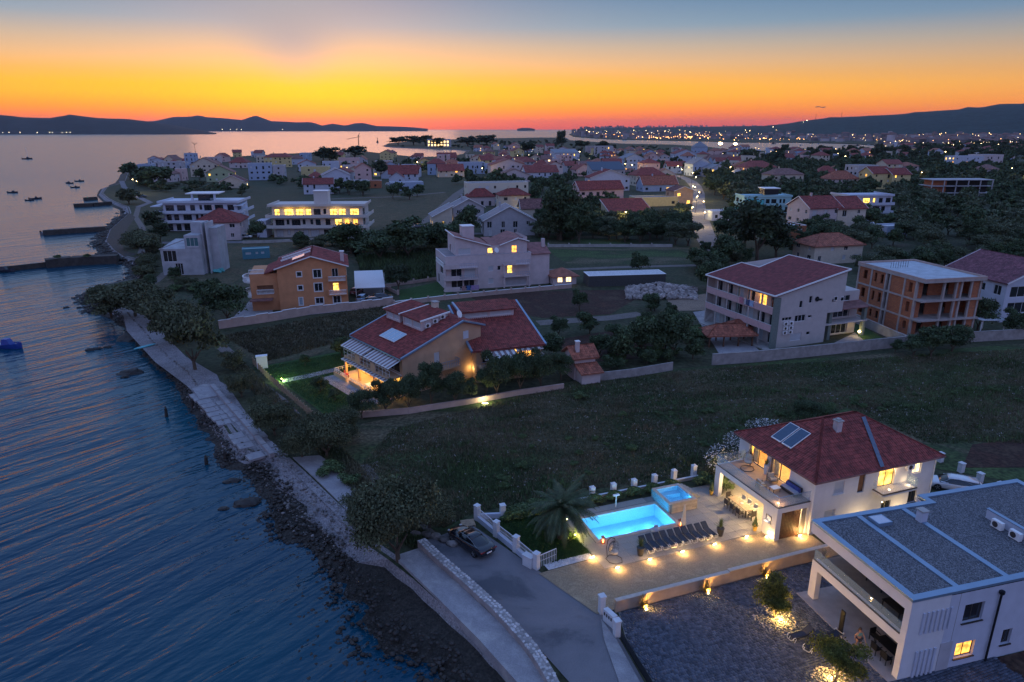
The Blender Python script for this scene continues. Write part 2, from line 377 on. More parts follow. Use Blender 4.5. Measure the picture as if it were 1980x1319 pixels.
coast_px = [(1045, 1500), (1010, 1319), (905, 1215), (800, 1120), (748, 1080), (690, 1040), (640, 985), (590, 935), (535, 885), (470, 868), (440, 835), (415, 795), (382, 752), (360, 720),
	(322, 690), (292, 660), (268, 632), (250, 612), (238, 600), (205, 588), (186, 566), (192, 552), (226, 545), (262, 538), (277, 520), (268, 503), (240, 496), (222, 484), (206, 466),
	(214, 444), (232, 428), (250, 412), (246, 400), (222, 391), (208, 384), (196, 374), (205, 362), (222, 358), (240, 350), (246, 335), (252, 322), (300, 312), (400, 306), (500, 300), (620, 294),
	(690, 291), (735, 296), (800, 303), (860, 303), (900, 297), (908, 291), (880, 288.5), (800, 286), (752, 283.5), (744, 281.5), (752, 277), (800, 272.5), (860, 270), (950, 267.5), (1040, 266), (1092, 266),
	(1100, 271), (1150, 274.5), (1210, 278), (1300, 279.5), (1370, 284), (1433, 291), (1540, 292), (1640, 290.5), (1700, 285.5), (1700, 280.5), (1640, 277.5), (1540, 275.2), (1433, 275), (1367, 273), (1270, 271), (1175, 269), (1110, 264.5), (1100, 260)]
coast = U(coast_px)
land = coast+[(1100, 12000), (7500, 27800), (27800, 27800), (27800, -230), (12, -230)]
VO = (25.9, 52.0); VT = R(20)
def vl(a, b_): return loc2(VO, VT, a, b_)
POOLH = [vl(-17.6, 5.5), vl(-9.9, 5.5), vl(-9.9, 9.0), vl(-17.6, 9.0)]
sheet('ground', land, 0.0, SCRUB, holes=[POOLH])
def offs(pts, d):
	out = []
	for i in range(len(pts)):
		a = Vector(pts[max(0, i-1)]); c = Vector(pts[min(len(pts)-1, i+1)]); t_ = (c-a).normalized(); n_ = Vector((-t_.y, t_.x))
		dd = d[i] if isinstance(d, list) else d
		out.append((pts[i][0]+n_.x*dd, pts[i][1]+n_.y*dd))
	return out
cpt = coast[1:62]
wd = []
for i, (u, v) in enumerate(coast_px[1:62]):
	wd.append(7.2 if v > 1040 else 5.6 if v > 930 else 3.2 if v > 860 else 2.2 if v > 600 else 3.5 if v > 480 else 4.0 if v > 350 else 8)
fine_a, fine_b = [], []
def dens(pts, ws, step):
	o1, w1 = [], []
	for i in range(len(pts)-1):
		a, c = pts[i], pts[i+1]; n = max(1, int(math.dist(a, c)/step)) if i < 30 else 1
		for k in range(n):
			t_ = k/n; o1.append((a[0]+(c[0]-a[0])*t_, a[1]+(c[1]-a[1])*t_)); w1.append(ws[i]+(ws[i+1]-ws[i])*t_)
	o1.append(pts[-1]); w1.append(ws[-1]); return o1, w1
dp, dw = dens(cpt, wd, 1.5)
rr = random.Random(4)
outer = offs(dp, [w*(1.25+.35*rr.uniform(-1, 1)) for w in dw]); inner = offs(dp, -.8); mid = offs(dp, [w*(.04 if w > 7 else .28 if w > 5 else .4)*(1+.3*rr.uniform(-1, 1)) for w in dw])
mb = MB(); mb2 = MB()
for i in range(len(dp)-1):
	j = i+1
	mb.poly((*inner[i], .03), (*inner[j], .03), (*dp[j], -.02), (*dp[i], -.02)); mb.poly((*dp[i], -.02), (*dp[j], -.02), (*mid[j], -.75), (*mid[i], -.75))
	mb2.poly((*mid[i], -.75), (*mid[j], -.75), (*outer[j], -1.75), (*outer[i], -1.75))
struct('beach', mb.build('beach', BEACH)); struct('wet_shore', mb2.build('wet_shore', WETR))
def stones(name, n, zone, m, r0, r1, seed):
	g = np.random.default_rng(seed); V0, F0 = ico(1); V0 = np.array([list(v) for v in V0]); F0 = np.array(F0); VV, FF = [], []
	for k in range(n):
		i = int(g.integers(zone[0], zone[1])); t_ = g.random()**zone[2]; q = g.random()
		a = np.array(dp[i])*(1-q)+np.array(dp[i+1])*q; c = np.array(outer[i])*(1-q)+np.array(outer[i+1])*q
		p = a+(c-a)*(zone[3]+(zone[4]-zone[3])*t_); f_ = zone[3]+(zone[4]-zone[3])*t_
		z = -.02-.73*min(1, f_/.45) if f_ < .36 else -.75-1.0*(f_-.36)/.64
		r = r0+(r1-r0)*g.random()**3
		VV.append(V0*(r*(1+g.uniform(-.3, .3, (12, 1))))*np.array([1, .8+.4*g.random(), .6])+[p[0], p[1], max(z, SEA-.1)]); FF.append(F0+12*k)
	o = link(name, np_mesh(name, np.concatenate(VV), np.concatenate(FF), m)); o['kind'] = 'stuff'; return o
ROCKW = mat('wet_rock', (.026, .021, .017), .65, .5, 2, island=.5)
ROCKD = mat('dry_rock', (.17, .15, .14), .9, .3, 2, island=.5)
nd = len(dp)-2
near_end = max(i for i in range(len(dp)) if dp[i][1] < 135)
tag(stones('shore_stones', 12000, (0, near_end, .9, .2, 1.0), ROCKW, .05, .26, 1), 'dark wet stones along the waterline below the paths', 'stones')
tag(stones('beach_pebbles', 3500, (max(i for i in range(len(dp)) if dp[i][1] < 53), near_end, 1.0, -.1, .45), ROCKD, .05, .2, 2), 'pale dry stones at the top of the shore', 'stones')
far_end = min(nd, max(i for i in range(len(dp)) if dp[i][1] < 330))
tag(stones('far_shore_stones', 3000, (near_end, far_end, 1, .1, .9), ROCKW, .2, .7, 3), 'dark stones edging the curved bay beyond the bushes', 'stones')
def rock(u, v, r, i, lab, sub=2):
	x, y = at(u, v, SEA); mb = MB(); mb.blob((0, 0, 0), r, i, sub, .22, (1.3, .8, .55)); mb.blob((r*.9, r*.3, -.05), r*.55, i+9, 1, .25, (1.2, .9, .6)); mb.blob((-r*.8, -r*.4, -.1), r*.5, i+19, 1, .25, (1.2, .9, .5))
	o = mb.build('rock', ROCKW); o.location = (x, y, SEA+.02); return tag(o, lab, 'rock', 'rocks in the shallows')
for i, (u, v, r, lab) in enumerate([(258, 656, 2.0, 'largest dark rock standing off the beach, beside the beached board'), (252, 722, 1.3, 'lone dark rock in open water off the shingle beach'), (241, 730, .5, 'small flat rock beside the lone rock off the shingle beach'),
	(175, 677, .7, 'low rock in the water, left end of the short row'), (188, 675, .6, 'low rock in the middle of the short row off the beach'), (208, 672, .55, 'low rock at the right end of the short row off the beach'),
	(476, 975, .9, 'dark rock in the shallows below the second concrete path'), (490, 968, .6, 'smaller rock right of the dark rock in the shallows'), (452, 930, .55, 'upper rock of a pair in the shallows'), (440, 933, .4, 'left small rock of a pair in the shallows'),
	(466, 900, .6, 'rock by the end of the sea wall'), (440, 885, .5, 'rock just outside the sea wall posts'), (425, 870, .45, 'rock in the row along the sea wall'), (408, 850, .5, 'rock halfway along the sea wall'), (395, 820, .4, 'rock near the upper sea wall'), (388, 806, .5, 'uppermost rock off the sea wall'),
	(128, 595, .5, 'small rock far out, left of the bushes'), (153, 595, .4, 'small rock far out, nearest the bushes'), (432, 985, .4, 'low rock furthest out below the path'), (500, 940, .4, 'rock close under the shingle bank')]): rock(u, v, r, i, lab)
for i, (u, v, h, lab) in enumerate([(322, 806, 1.4, 'tallest weathered post standing alone in the sea'), (399, 898, 1.1, 'short post in the water left of the sea wall end'), (436, 893, 1.5, 'post close to the end of the sea wall'), (373, 790, 1.4, 'post beside the slipway slab')]):
	x, y = at(u, v, SEA); mb = MB(); mb.tube((0, 0, -.8), (.05, 0, h*.8), .22, .17, 7); mb.tube((.05, 0, h*.75), (.02, .05, h), .13, .07, 6)
	o = mb.build('mooring_post', ROCKW); o.location = (x, y, SEA); tag(o, lab, 'post', 'old posts in the sea')
def strip(name, px, w, z, m, th=.35, label=None, cat=None, kind='structure', zu=None):
	c = U(px, z if zu is None else zu); a = offs(c, w/2); b_ = offs(c, -w/2)
	return sheet(name, a+b_[::-1], z, m, kind, th=th, label=label, cat=cat)
sheet('concrete_ledge', U([(762, 1075), (840, 1150), (925, 1235), (1000, 1319), (1040, 1362), (1120, 1362), (1078, 1319), (1000, 1235), (920, 1160), (850, 1095), (815, 1058)], .25), .25, CONCG, th=1.3)
sheet('shore_path', U([(566, 884), (610, 925), (650, 965), (686, 1003), (700, 990), (690, 945), (655, 905), (618, 880)], .12), .12, CONCG, th=.5)
sheet('shingle_bank', U([(535, 885), (590, 935), (640, 985), (690, 1040), (720, 1030), (686, 1003), (640, 960), (590, 912), (560, 885)], .06), .06, BEACH)
sheet('shingle_beach', U([(236, 600), (245, 640), (300, 700), (360, 745), (385, 770), (430, 750), (420, 725), (360, 690), (320, 650), (300, 620), (260, 600)], .05), .05, BEACH)
sheet('shore_walk', U([(385, 757), (430, 800), (470, 845), (500, 882), (560, 880), (520, 850), (470, 790), (440, 745), (410, 730)], .06), .06, BEACH)
t_ = struct('promenade', link('promenade', None)); a, c = Vector(at(398, 757)), Vector(at(520, 882)); dv = (c-a).normalized(); nv = Vector((-dv.y, dv.x)); q = random.Random(2)
for k in range(15):
	for j in range(2):
		if q.random() < .12: continue
		mb = MB(); w_, l_ = q.uniform(1.5, 1.9), (c-a).length/15-q.uniform(.05, .25); mb.box(-l_/2, l_/2, -w_/2, w_/2, -.25, 0); o = mb.build('slab', CONCG, t_); p = a.lerp(c, (k+.5)/15)+nv*(-.9+1.9*j-.3); o.location = (p.x, p.y, .12+q.uniform(-.03, .06)); o.rotation_euler = (q.uniform(-.02, .02), q.uniform(-.02, .02), math.atan2(dv.y, dv.x)+q.uniform(-.04, .04))
sheet('slipway', U([(372, 752), (386, 772), (404, 768), (424, 764), (416, 745), (394, 742)], .22), .22, CONCG, th=.6)
mb = MB(); a = at(410, 745, .3); c = at(527, 880, .3)
for k in range(9):
	p = Vector((*a, .25)).lerp(Vector((*c, .25)), k/9+.003); q = Vector((*a, .25)).lerp(Vector((*c, .25)), (k+1)/9-.003); mb.bar(p, q, .55, .5)
tag(mb.build('low_concrete_kerb', CONCG), 'long pale concrete kerb wall running along the shore walk', 'wall')
sheet('far_beach', U([(240, 496), (222, 484), (206, 466), (214, 444), (232, 428), (250, 412), (262, 420), (248, 440), (236, 465), (240, 485), (270, 492)], .05), .05, WETR)
LANES = []
def lane(px, w, m, name='path', z=.04):
	LANES.append((U(px), w/2))
	return strip(name, px, w, z, m, th=0, zu=0)
lane([(690, 1000), (740, 1010), (800, 1035), (830, 1050)], 1.6, PATHM)
lane([(700, 900), (745, 960), (800, 1010), (835, 1040)], 1.4, PATHM)
lane([(428, 670), (450, 690), (470, 715), (500, 745), (540, 775), (590, 830), (650, 880)], 1.8, PATHM)
lane([(330, 520), (300, 545), (270, 560), (250, 575)], 2.0, PATHM)
lane([(268, 505), (280, 470), (275, 440), (262, 420), (268, 400)], 2.0, PATHM)
lane([(268, 400), (290, 392), (262, 378), (240, 362), (235, 350)], 3.0, ASPH)
lane([(300, 470), (480, 468), (700, 458), (760, 452), (1000, 452)], 4.2, ASPH, 'road')
lane([(760, 448), (830, 425), (858, 400), (885, 375), (905, 362)], 5, PATHM, 'track')
lane([(640, 385), (780, 380), (860, 372)], 3.0, PATHM, 'track')
lane([(1385, 485), (1362, 455), (1352, 420), (1348, 395), (1350, 375), (1345, 360), (1335, 350)], 7, ASPH, 'street')
lane([(1335, 350), (1318, 342), (1290, 336)], 6, ASPH, 'street')
lane([(1000, 525), (1200, 517), (1360, 513)], 2.6, PATHM)
lane([(1040, 625), (1110, 620), (1180, 615), (1240, 607)], 3.2, PATHM)
lane([(1880, 358), (1980, 362)], 5, CONCG, 'road')
lane([(545, 738), (600, 727), (655, 714)], 1.6, CONCG, 'garden_path', .07)
sheet('yard', U([(1290, 580), (1385, 565), (1385, 600), (1300, 602)]), .05, ground_mat('bare_earth', [(.3, (.30, .21, .15)), (.7, (.21, .15, .11))], .3, .3, .4, 4))
sheet('yard_paving', U([(1340, 604), (1385, 598), (1480, 690), (1700, 660), (1660, 640), (1560, 690), (1400, 700)]), .06, CONCG)
sheet('yard_paving', U([(440, 625), (490, 575), (520, 575), (530, 612), (660, 592), (735, 577), (745, 545), (700, 540), (690, 600)]), .05, CONCG)
sheet('field', U([(640, 870), (700, 820), (1120, 735), (1350, 710), (1980, 665), (2400, 640), (2400, 900), (1980, 935), (1800, 905), (1440, 900), (1160, 960), (1000, 975), (920, 990), (860, 1030), (790, 1010), (730, 955)]), .03, FIELD)
sheet('meadow', U([(430, 650), (560, 625), (740, 590), (860, 580), (820, 612), (700, 650), (600, 690), (515, 705), (470, 690)]), .03, DRYG)
sheet('ploughed_field', U([(900, 570), (1100, 562), (1260, 560), (1180, 608), (1050, 615), (960, 600)]), .035, SOIL)
sheet('ploughed_field', U([(1060, 660), (1180, 640), (1300, 640), (1280, 690), (1150, 700)]), .035, SOIL)
sheet('meadow', U([(600, 385), (860, 372), (880, 400), (820, 425), (720, 440), (640, 420)]), .03, DRYG)
sheet('meadow', U([(400, 470), (700, 465), (700, 500), (560, 480), (430, 560), (300, 560), (280, 540), (400, 520)]), .03, DRYG)
sheet('grass_field', U([(680, 480), (860, 465), (870, 540), (760, 545), (690, 510)]), .03, FIELD)
sheet('meadow', U([(1030, 440), (1180, 460), (1360, 480), (1370, 510), (1100, 512), (1050, 480)]), .03, FIELD)
for L_ in ([(1130, 770), (1400, 748), (1700, 722), (1990, 703)], [(1160, 800), (1500, 770), (1990, 735)], [(720, 880), (900, 830), (1130, 790)], [(1000, 930), (1200, 850), (1400, 800)]): lane(L_, 1.6, DRYG, 'field_strip', .045)
sheet('soil_track', U([(1880, 860), (2050, 840), (2050, 905), (1860, 905)]), .05, SOIL)
sheet('lawn', U([(490, 712), (680, 676), (700, 700), (740, 780), (640, 812), (545, 740)]), .05, LAWN)
sheet('lawn', U([(770, 562), (850, 545), (880, 562), (860, 578), (775, 586)]), .05, LAWN)
sheet('lawn', U([(1640, 632), (1660, 628), (1720, 662), (1680, 668)]), .08, LAWN)
sheet('road', U([(815, 1050), (868, 1030), (905, 1010), (1045, 1107), (1150, 1172), (1158, 1180), (1200, 1240), (1245, 1319), (1290, 1400), (1130, 1400), (1100, 1319), (1025, 1235), (935, 1150), (860, 1078)], .02), .06, ASPH)
def hill(name, prof, Y, m, depth, base=-2, seed=0):
	"""prof: (u, v) of the ridge line seen at distance Y; built as a ridge with a front slope of real depth"""
	n = 90; us = np.linspace(prof[0][0], prof[-1][0], n); vs = np.interp(us, [p[0] for p in prof], [p[1] for p in prof]); rows = 9
	g = np.random.default_rng(seed); V = []
	for r_ in range(rows):
		f_ = r_/(rows-1)
		for i in range(n):
			u = us[i]; x, y = ((u-990)/FOC*Y/1.0, Y); zt = zat(0, Y, vs[i])
			x = (u-990)/FOC*(Y*_C+(CAM_H-zt)*_S)
			if f_ <= .75: q = f_/.75; yy = Y-depth*(1-q); z = base+(zt-base)*math.sin(q*math.pi/2)**1.15; z *= 1+.05*g.uniform(-1, 1)*(q < 1)
			else: q = (f_-.75)/.25; yy = Y+depth*.6*q; z = zt+(base-zt)*q**2
			V.append((x*yy/Y, yy, z))
	F = [(r_*n+i, r_*n+i+1, (r_+1)*n+i+1, (r_+1)*n+i) for r_ in range(rows-1) for i in range(n-1)]
	o = link(name, np_mesh(name, V, F, m, True)); return struct(name, o)
HILLF = ground_mat('wooded_hill', [(.3, (.012, .024, .026)), (.6, (.022, .042, .040)), (.75, (.03, .05, .045))], .012, .5, .0, .05)  # blue of the distance haze is partly put into these hill colours
HILLI = ground_mat('island_hill', [(.3, (.020, .020, .022)), (.7, (.030, .030, .032))], .004, .3, .0, .02)
hill('island_hill', [(-700, 236), (-400, 228), (-150, 226), (0, 222), (45, 227), (95, 228.5), (136, 222), (195, 229), (245, 230), (295, 236), (340, 243), (400, 254), (425, 259.5)], 5600, HILLI, 1100, seed=1)
hill('island_hill', [(200, 238), (262, 236), (300, 234), (336, 226), (365, 226), (378, 224), (386, 223), (398, 226.5), (430, 228.5), (468, 232), (482, 227), (495, 223.5), (508, 228), (523, 234), (573, 236.5), (600, 236), (612, 239), (623, 243), (632, 241), (643, 239), (668, 243), (686, 238.5), (700, 237.5), (712, 240), (727, 243.6), (760, 244.5), (795, 246), (827, 249)], 11000, HILLI, 900, seed=2)
hill('wooded_hill', [(1380, 250), (1430, 246), (1480, 243.5), (1530, 238), (1560, 233), (1600, 228), (1650, 225.5), (1700, 224), (1750, 220), (1800, 215), (1850, 212), (1900, 207), (1950, 203), (1980, 200), (2100, 190), (2300, 184), (2600, 190), (3200, 215)], 4300, HILLF, 1700, seed=3)
hill('low_coast', [(1120, 249.4), (1165, 247.8), (1230, 247), (1350, 245.6), (1420, 244), (1500, 243.5), (1560, 243), (1620, 246), (1700, 249)], 6400, HILLF, 2300, seed=4)
hill('far_island', [(1000, 249), (1010, 247.4), (1022, 247.4), (1034, 249.2)], 11800, HILLI, 300, seed=5)
FOOT = []            # footprints already taken: centre, radius
def taken(x, y, r=0):
	for (a, b_, th, W, D) in FOOT:
		dx, dy = x-a, y-b_; lx = dx*math.cos(th)+dy*math.sin(th); ly = -dx*math.sin(th)+dy*math.cos(th)
		if -r < lx < W+r and -r < ly < D+r: return True
	return False
def on_lane(x, y, r):
	for pts, w in LANES:
		for a, c in zip(pts, pts[1:]):
			L2 = (c[0]-a[0])**2+(c[1]-a[1])**2; t = max(0, min(1, ((x-a[0])*(c[0]-a[0])+(y-a[1])*(c[1]-a[1]))/L2))
			if math.hypot(a[0]+(c[0]-a[0])*t-x, a[1]+(c[1]-a[1])*t-y) < w+r: return True
	return False
def wall(mb, p, q, z0, z1, ops=(), t=.3, inner=False, gable=None):
	"""outer skin from p to q (outside on the right hand), real openings with reveals of depth t"""
	p = Vector((*p, 0)); q = Vector((*q, 0)); L = (q-p).length; d = (q-p)/L; n = Vector((d.y, -d.x, 0))
	P = lambda a, h, dep=0.0: tuple(p+d*a-n*dep+Vector((0, 0, h)))
	ops = [(max(.05, o[0]), min(L-.05, o[1]), max(z0, o[2]), min(z1, o[3])) for o in ops if o[0] < L and o[1] > o[0]]
	xs = sorted({0.0, L, *[o[0] for o in ops], *[o[1] for o in ops]}); zs = sorted({z0, z1, *[o[2] for o in ops], *[o[3] for o in ops]})
	def hole(a, h): return any(o[0] < a < o[1] and o[2] < h < o[3] for o in ops)
	for x0, x1 in zip(xs, xs[1:]):
		for h0, h1 in zip(zs, zs[1:]):
			if hole((x0+x1)/2, (h0+h1)/2): continue
			mb.poly(P(x0, h0), P(x1, h0), P(x1, h1), P(x0, h1))
			if inner: mb.poly(P(x0, h0, t), P(x0, h1, t), P(x1, h1, t), P(x1, h0, t))
	for a0, a1, h0, h1 in ops:
		mb.poly(P(a0, h0), P(a0, h0, t), P(a0, h1, t), P(a0, h1)); mb.poly(P(a1, h0), P(a1, h1), P(a1, h1, t), P(a1, h0, t))
		mb.poly(P(a0, h1), P(a0, h1, t), P(a1, h1, t), P(a1, h1)); mb.poly(P(a0, h0), P(a1, h0), P(a1, h0, t), P(a0, h0, t))
	if gable:      # list of (a, z) above z1 from p side to q side
		mb.poly(*([P(0, z1)]+[P(L, z1)]+[P(a, h) for a, h in reversed(gable)]))
_wc = {}
def window(parent, p, q, a0, a1, h0, h1, glass_m=None, frame_m=None, dep=.14, div=2, sill=False, name='window', th_=0.0, surround=0.0):
	w = a1-a0; h = h1-h0; glass_m = glass_m or GLASSD; frame_m = frame_m or FRAME
	key = (round(w, 2), round(h, 2), frame_m.name, div, sill, surround)
	if key not in _wc:
		mb = MB(); f_ = .07
		mb.box(0, w, -.03, .03, 0, f_); mb.box(0, w, -.03, .03, h-f_, h); mb.box(0, f_, -.03, .03, f_, h-f_); mb.box(w-f_, w, -.03, .03, f_, h-f_)
		for k in range(1, div): x = w*k/div; mb.box(x-.035, x+.035, -.028, .028, f_, h-f_)
		if sill: mb.box(-.08, w+.08, -dep-.10, -.032, -.07, -.002)
		if surround:
			s_ = surround; d0, d1 = -dep-.05, -dep+.02
			mb.box(-s_, 0, d0, d1, -s_, h+s_); mb.box(w, w+s_, d0, d1, -s_, h+s_); mb.box(0, w, d0, d1, h, h+s_); mb.box(0, w, d0, d1, -s_, 0)
		_wc[key] = mb.mesh('window', frame_m)
	key2 = (round(w, 2), round(h, 2), glass_m.name, 'p')
	if key2 not in _wc:
		mb = MB()
		if glass_m is SHUT:
			n = max(3, int(h/.12))
			for k in range(n): mb.poly((.07, -.03, .07+(h-.14)*k/n), (w-.07, -.03, .07+(h-.14)*k/n), (w-.07, -.045, .07+(h-.14)*(k+.8)/n), (.07, -.045, .07+(h-.14)*(k+.8)/n))
		mb.box(.06, w-.06, -.012, .012, .06, h-.06); _wc[key2] = mb.mesh('pane', glass_m)
	p = Vector((*p, 0)); q = Vector((*q, 0)); d = (q-p).normalized(); n = Vector((d.y, -d.x, 0))
	o = link(name, _wc[key], parent); o.location = p+d*a0-n*dep+Vector((0, 0, h0)); o.rotation_euler = (0, 0, math.atan2(d.y, d.x))
	g = link('shutter' if glass_m is SHUT else 'pane', _wc[key2], o)
	return o
def tiles(mb, poly, A, B, pitch=.3, course=.4, hgt=.06, lift=.03):
	"""barrel tiles laid on a planar convex roof polygon; A->B is the eave"""
	A = Vector(A); B = Vector(B); U_ = (B-A).normalized(); Pn = [Vector(p) for p in poly]
	nrm = Vector((0, 0, 0))
	for i in range(1, len(Pn)-1): nrm += (Pn[i]-Pn[0]).cross(Pn[i+1]-Pn[0])
	nrm.normalize()
	if nrm.z < 0: nrm = -nrm
	S_ = nrm.cross(U_)
	if S_.z < 0: S_ = -S_
	P2 = [((p-A).dot(U_), (p-A).dot(S_)) for p in Pn]
	def vr(u):
		lo, hi = 1e9, -1e9
		for i in range(len(P2)):
			(u0, v0), (u1, v1) = P2[i-1], P2[i]
			if (u0-u)*(u1-u) <= 0 and abs(u1-u0) > 1e-9:
				v = v0+(v1-v0)*(u-u0)/(u1-u0); lo = min(lo, v); hi = max(hi, v)
		return (lo, hi) if hi > lo else None
	umin = min(p[0] for p in P2)+1e-4; umax = max(p[0] for p in P2)-1e-4; n = max(1, int((umax-umin)/pitch)); du = (umax-umin)/n
	for i in range(n):
		us = (umin+i*du, umin+(i+.5)*du, umin+(i+1)*du); rs = [vr(u) for u in us]
		if not all(rs): continue
		lo = min(r[0] for r in rs); hi = max(r[1] for r in rs); nc = max(1, math.ceil((hi-lo)/course))
		for k in range(nc):
			v0, v1 = lo+k*course, min(hi, lo+(k+1)*course); pts = []
			for j, u in enumerate(us):
				a = min(max(v0, rs[j][0]), rs[j][1]); c = min(max(v1, rs[j][0]), rs[j][1]); e = hgt if j == 1 else 0
				pts.append((A+U_*u+S_*a+nrm*(lift+e+.035), A+U_*u+S_*c+nrm*(lift+e)))
			if pts[1][1] == pts[1][0]: continue
			q = len(mb.v); mb.v += [tuple(x) for pr in pts for x in pr]
			mb.f += [(q, q+2, q+3, q+1), (q+2, q+4, q+5, q+3), (q, q+2, q+4)]
def roof_faces(kind, W, D, H, rise, ov, hip=None):
	"""list of (poly, A, B) for the slopes"""
	x0, x1, y0, y1 = -ov, W+ov, -ov, D+ov
	if kind == 'gable_x':     # ridge along x
		k = rise/(D/2); e = H-ov*k; r = H+rise; yc = D/2
		return [([(x0, y0, e), (x1, y0, e), (x1, yc, r), (x0, yc, r)], (x0, y0, e), (x1, y0, e)), ([(x1, y1, e), (x0, y1, e), (x0, yc, r), (x1, yc, r)], (x1, y1, e), (x0, y1, e))]
	if kind == 'gable_y':
		k = rise/(W/2); e = H-ov*k; r = H+rise; xc = W/2
		return [([(x0, y1, e), (x0, y0, e), (xc, y0, r), (xc, y1, r)], (x0, y1, e), (x0, y0, e)), ([(x1, y0, e), (x1, y1, e), (xc, y1, r), (xc, y0, r)], (x1, y0, e), (x1, y1, e))]
	if kind == 'hip':
		h = min(W, D)/2; k = rise/h; e = H-ov*k; r = H+rise
		if W >= D: ra, rb = (D/2, D/2, r), (W-D/2, D/2, r)
		else: ra, rb = (W/2, W/2, r), (W/2, D-W/2, r)
		if W-D < .3 and D-W < .3: ra = rb = (W/2, D/2, r)
		c = [(x0, y0, e), (x1, y0, e), (x1, y1, e), (x0, y1, e)]
		if W >= D: L = [([c[0], c[1], rb, ra], c[0], c[1]), ([c[1], c[2], rb], c[1], c[2]), ([c[2], c[3], ra, rb], c[2], c[3]), ([c[3], c[0], ra], c[3], c[0])]
		else: L = [([c[0], c[1], ra], c[0], c[1]), ([c[1], c[2], rb, ra], c[1], c[2]), ([c[2], c[3], rb], c[2], c[3]), ([c[3], c[0], ra, rb], c[3], c[0])]
		out = []
		for poly, A, B in L:
			pp = []
			for v in poly:
				if not pp or (Vector(v)-Vector(pp[-1])).length > 1e-4: pp.append(v)
			out.append((pp, A, B))
		return out
	if kind == 'mono_y':      # rises towards +y
		k = rise/D; return [([(x0, y0, H-ov*k), (x1, y0, H-ov*k), (x1, y1, H+rise+ov*k), (x0, y1, H+rise+ov*k)], (x0, y0, H-ov*k), (x1, y0, H-ov*k))]
	if kind == 'mono_x':
		k = rise/W; return [([(x0, y1, H-ov*k), (x0, y0, H-ov*k), (x1, y0, H+rise+ov*k), (x1, y1, H+rise+ov*k)], (x0, y1, H-ov*k), (x0, y0, H-ov*k))]
def roof(parent, kind, W, D, H, rise, m, ov=.4, tile=None, pitch=.3, course=.42, trim=None):
	mb = MB(); fs = roof_faces(kind, W, D, H, rise, ov)
	for poly, A, B in fs: mb.slab(poly, .16)
	o = mb.build('roof', m, parent)
	if tile:
		t_ = MB()
		for poly, A, B in fs: tiles(t_, poly, A, B, pitch, course)
		tag(t_.build('roof_tiles', tile, o), kind='stuff')
		rd = MB()
		for poly, A, B in fs:
			for p, q in zip(poly, poly[1:]+poly[:1]):
				if abs(Vector(p).z-Vector(q).z) > .1 or p[2] > H+.1:
				    rd.tube((p[0], p[1], p[2]+.05), (q[0], q[1], q[2]+.05), .11, .11, 6)
		rd.build('ridge_tiles', tile, o)
	if trim:
		rd = MB()
		for poly, A, B in fs:
			for p, q in zip(poly, poly[1:]+poly[:1]):
				if (kind.startswith('gable') or kind.startswith('mono')) and abs(p[2]-q[2]) > .1: rd.bar((p[0], p[1], p[2]+.02), (q[0], q[1], q[2]+.02), .22, .22)
		for p in (A,): pass
		if rd.v: rd.build('verge_board', trim, o)
	return o
def side(W, D, s):
	return {'f': ((0, 0), (W, 0)), 'l': ((0, D), (0, 0)), 'r': ((W, 0), (W, D)), 'b': ((W, D), (0, D))}[s]
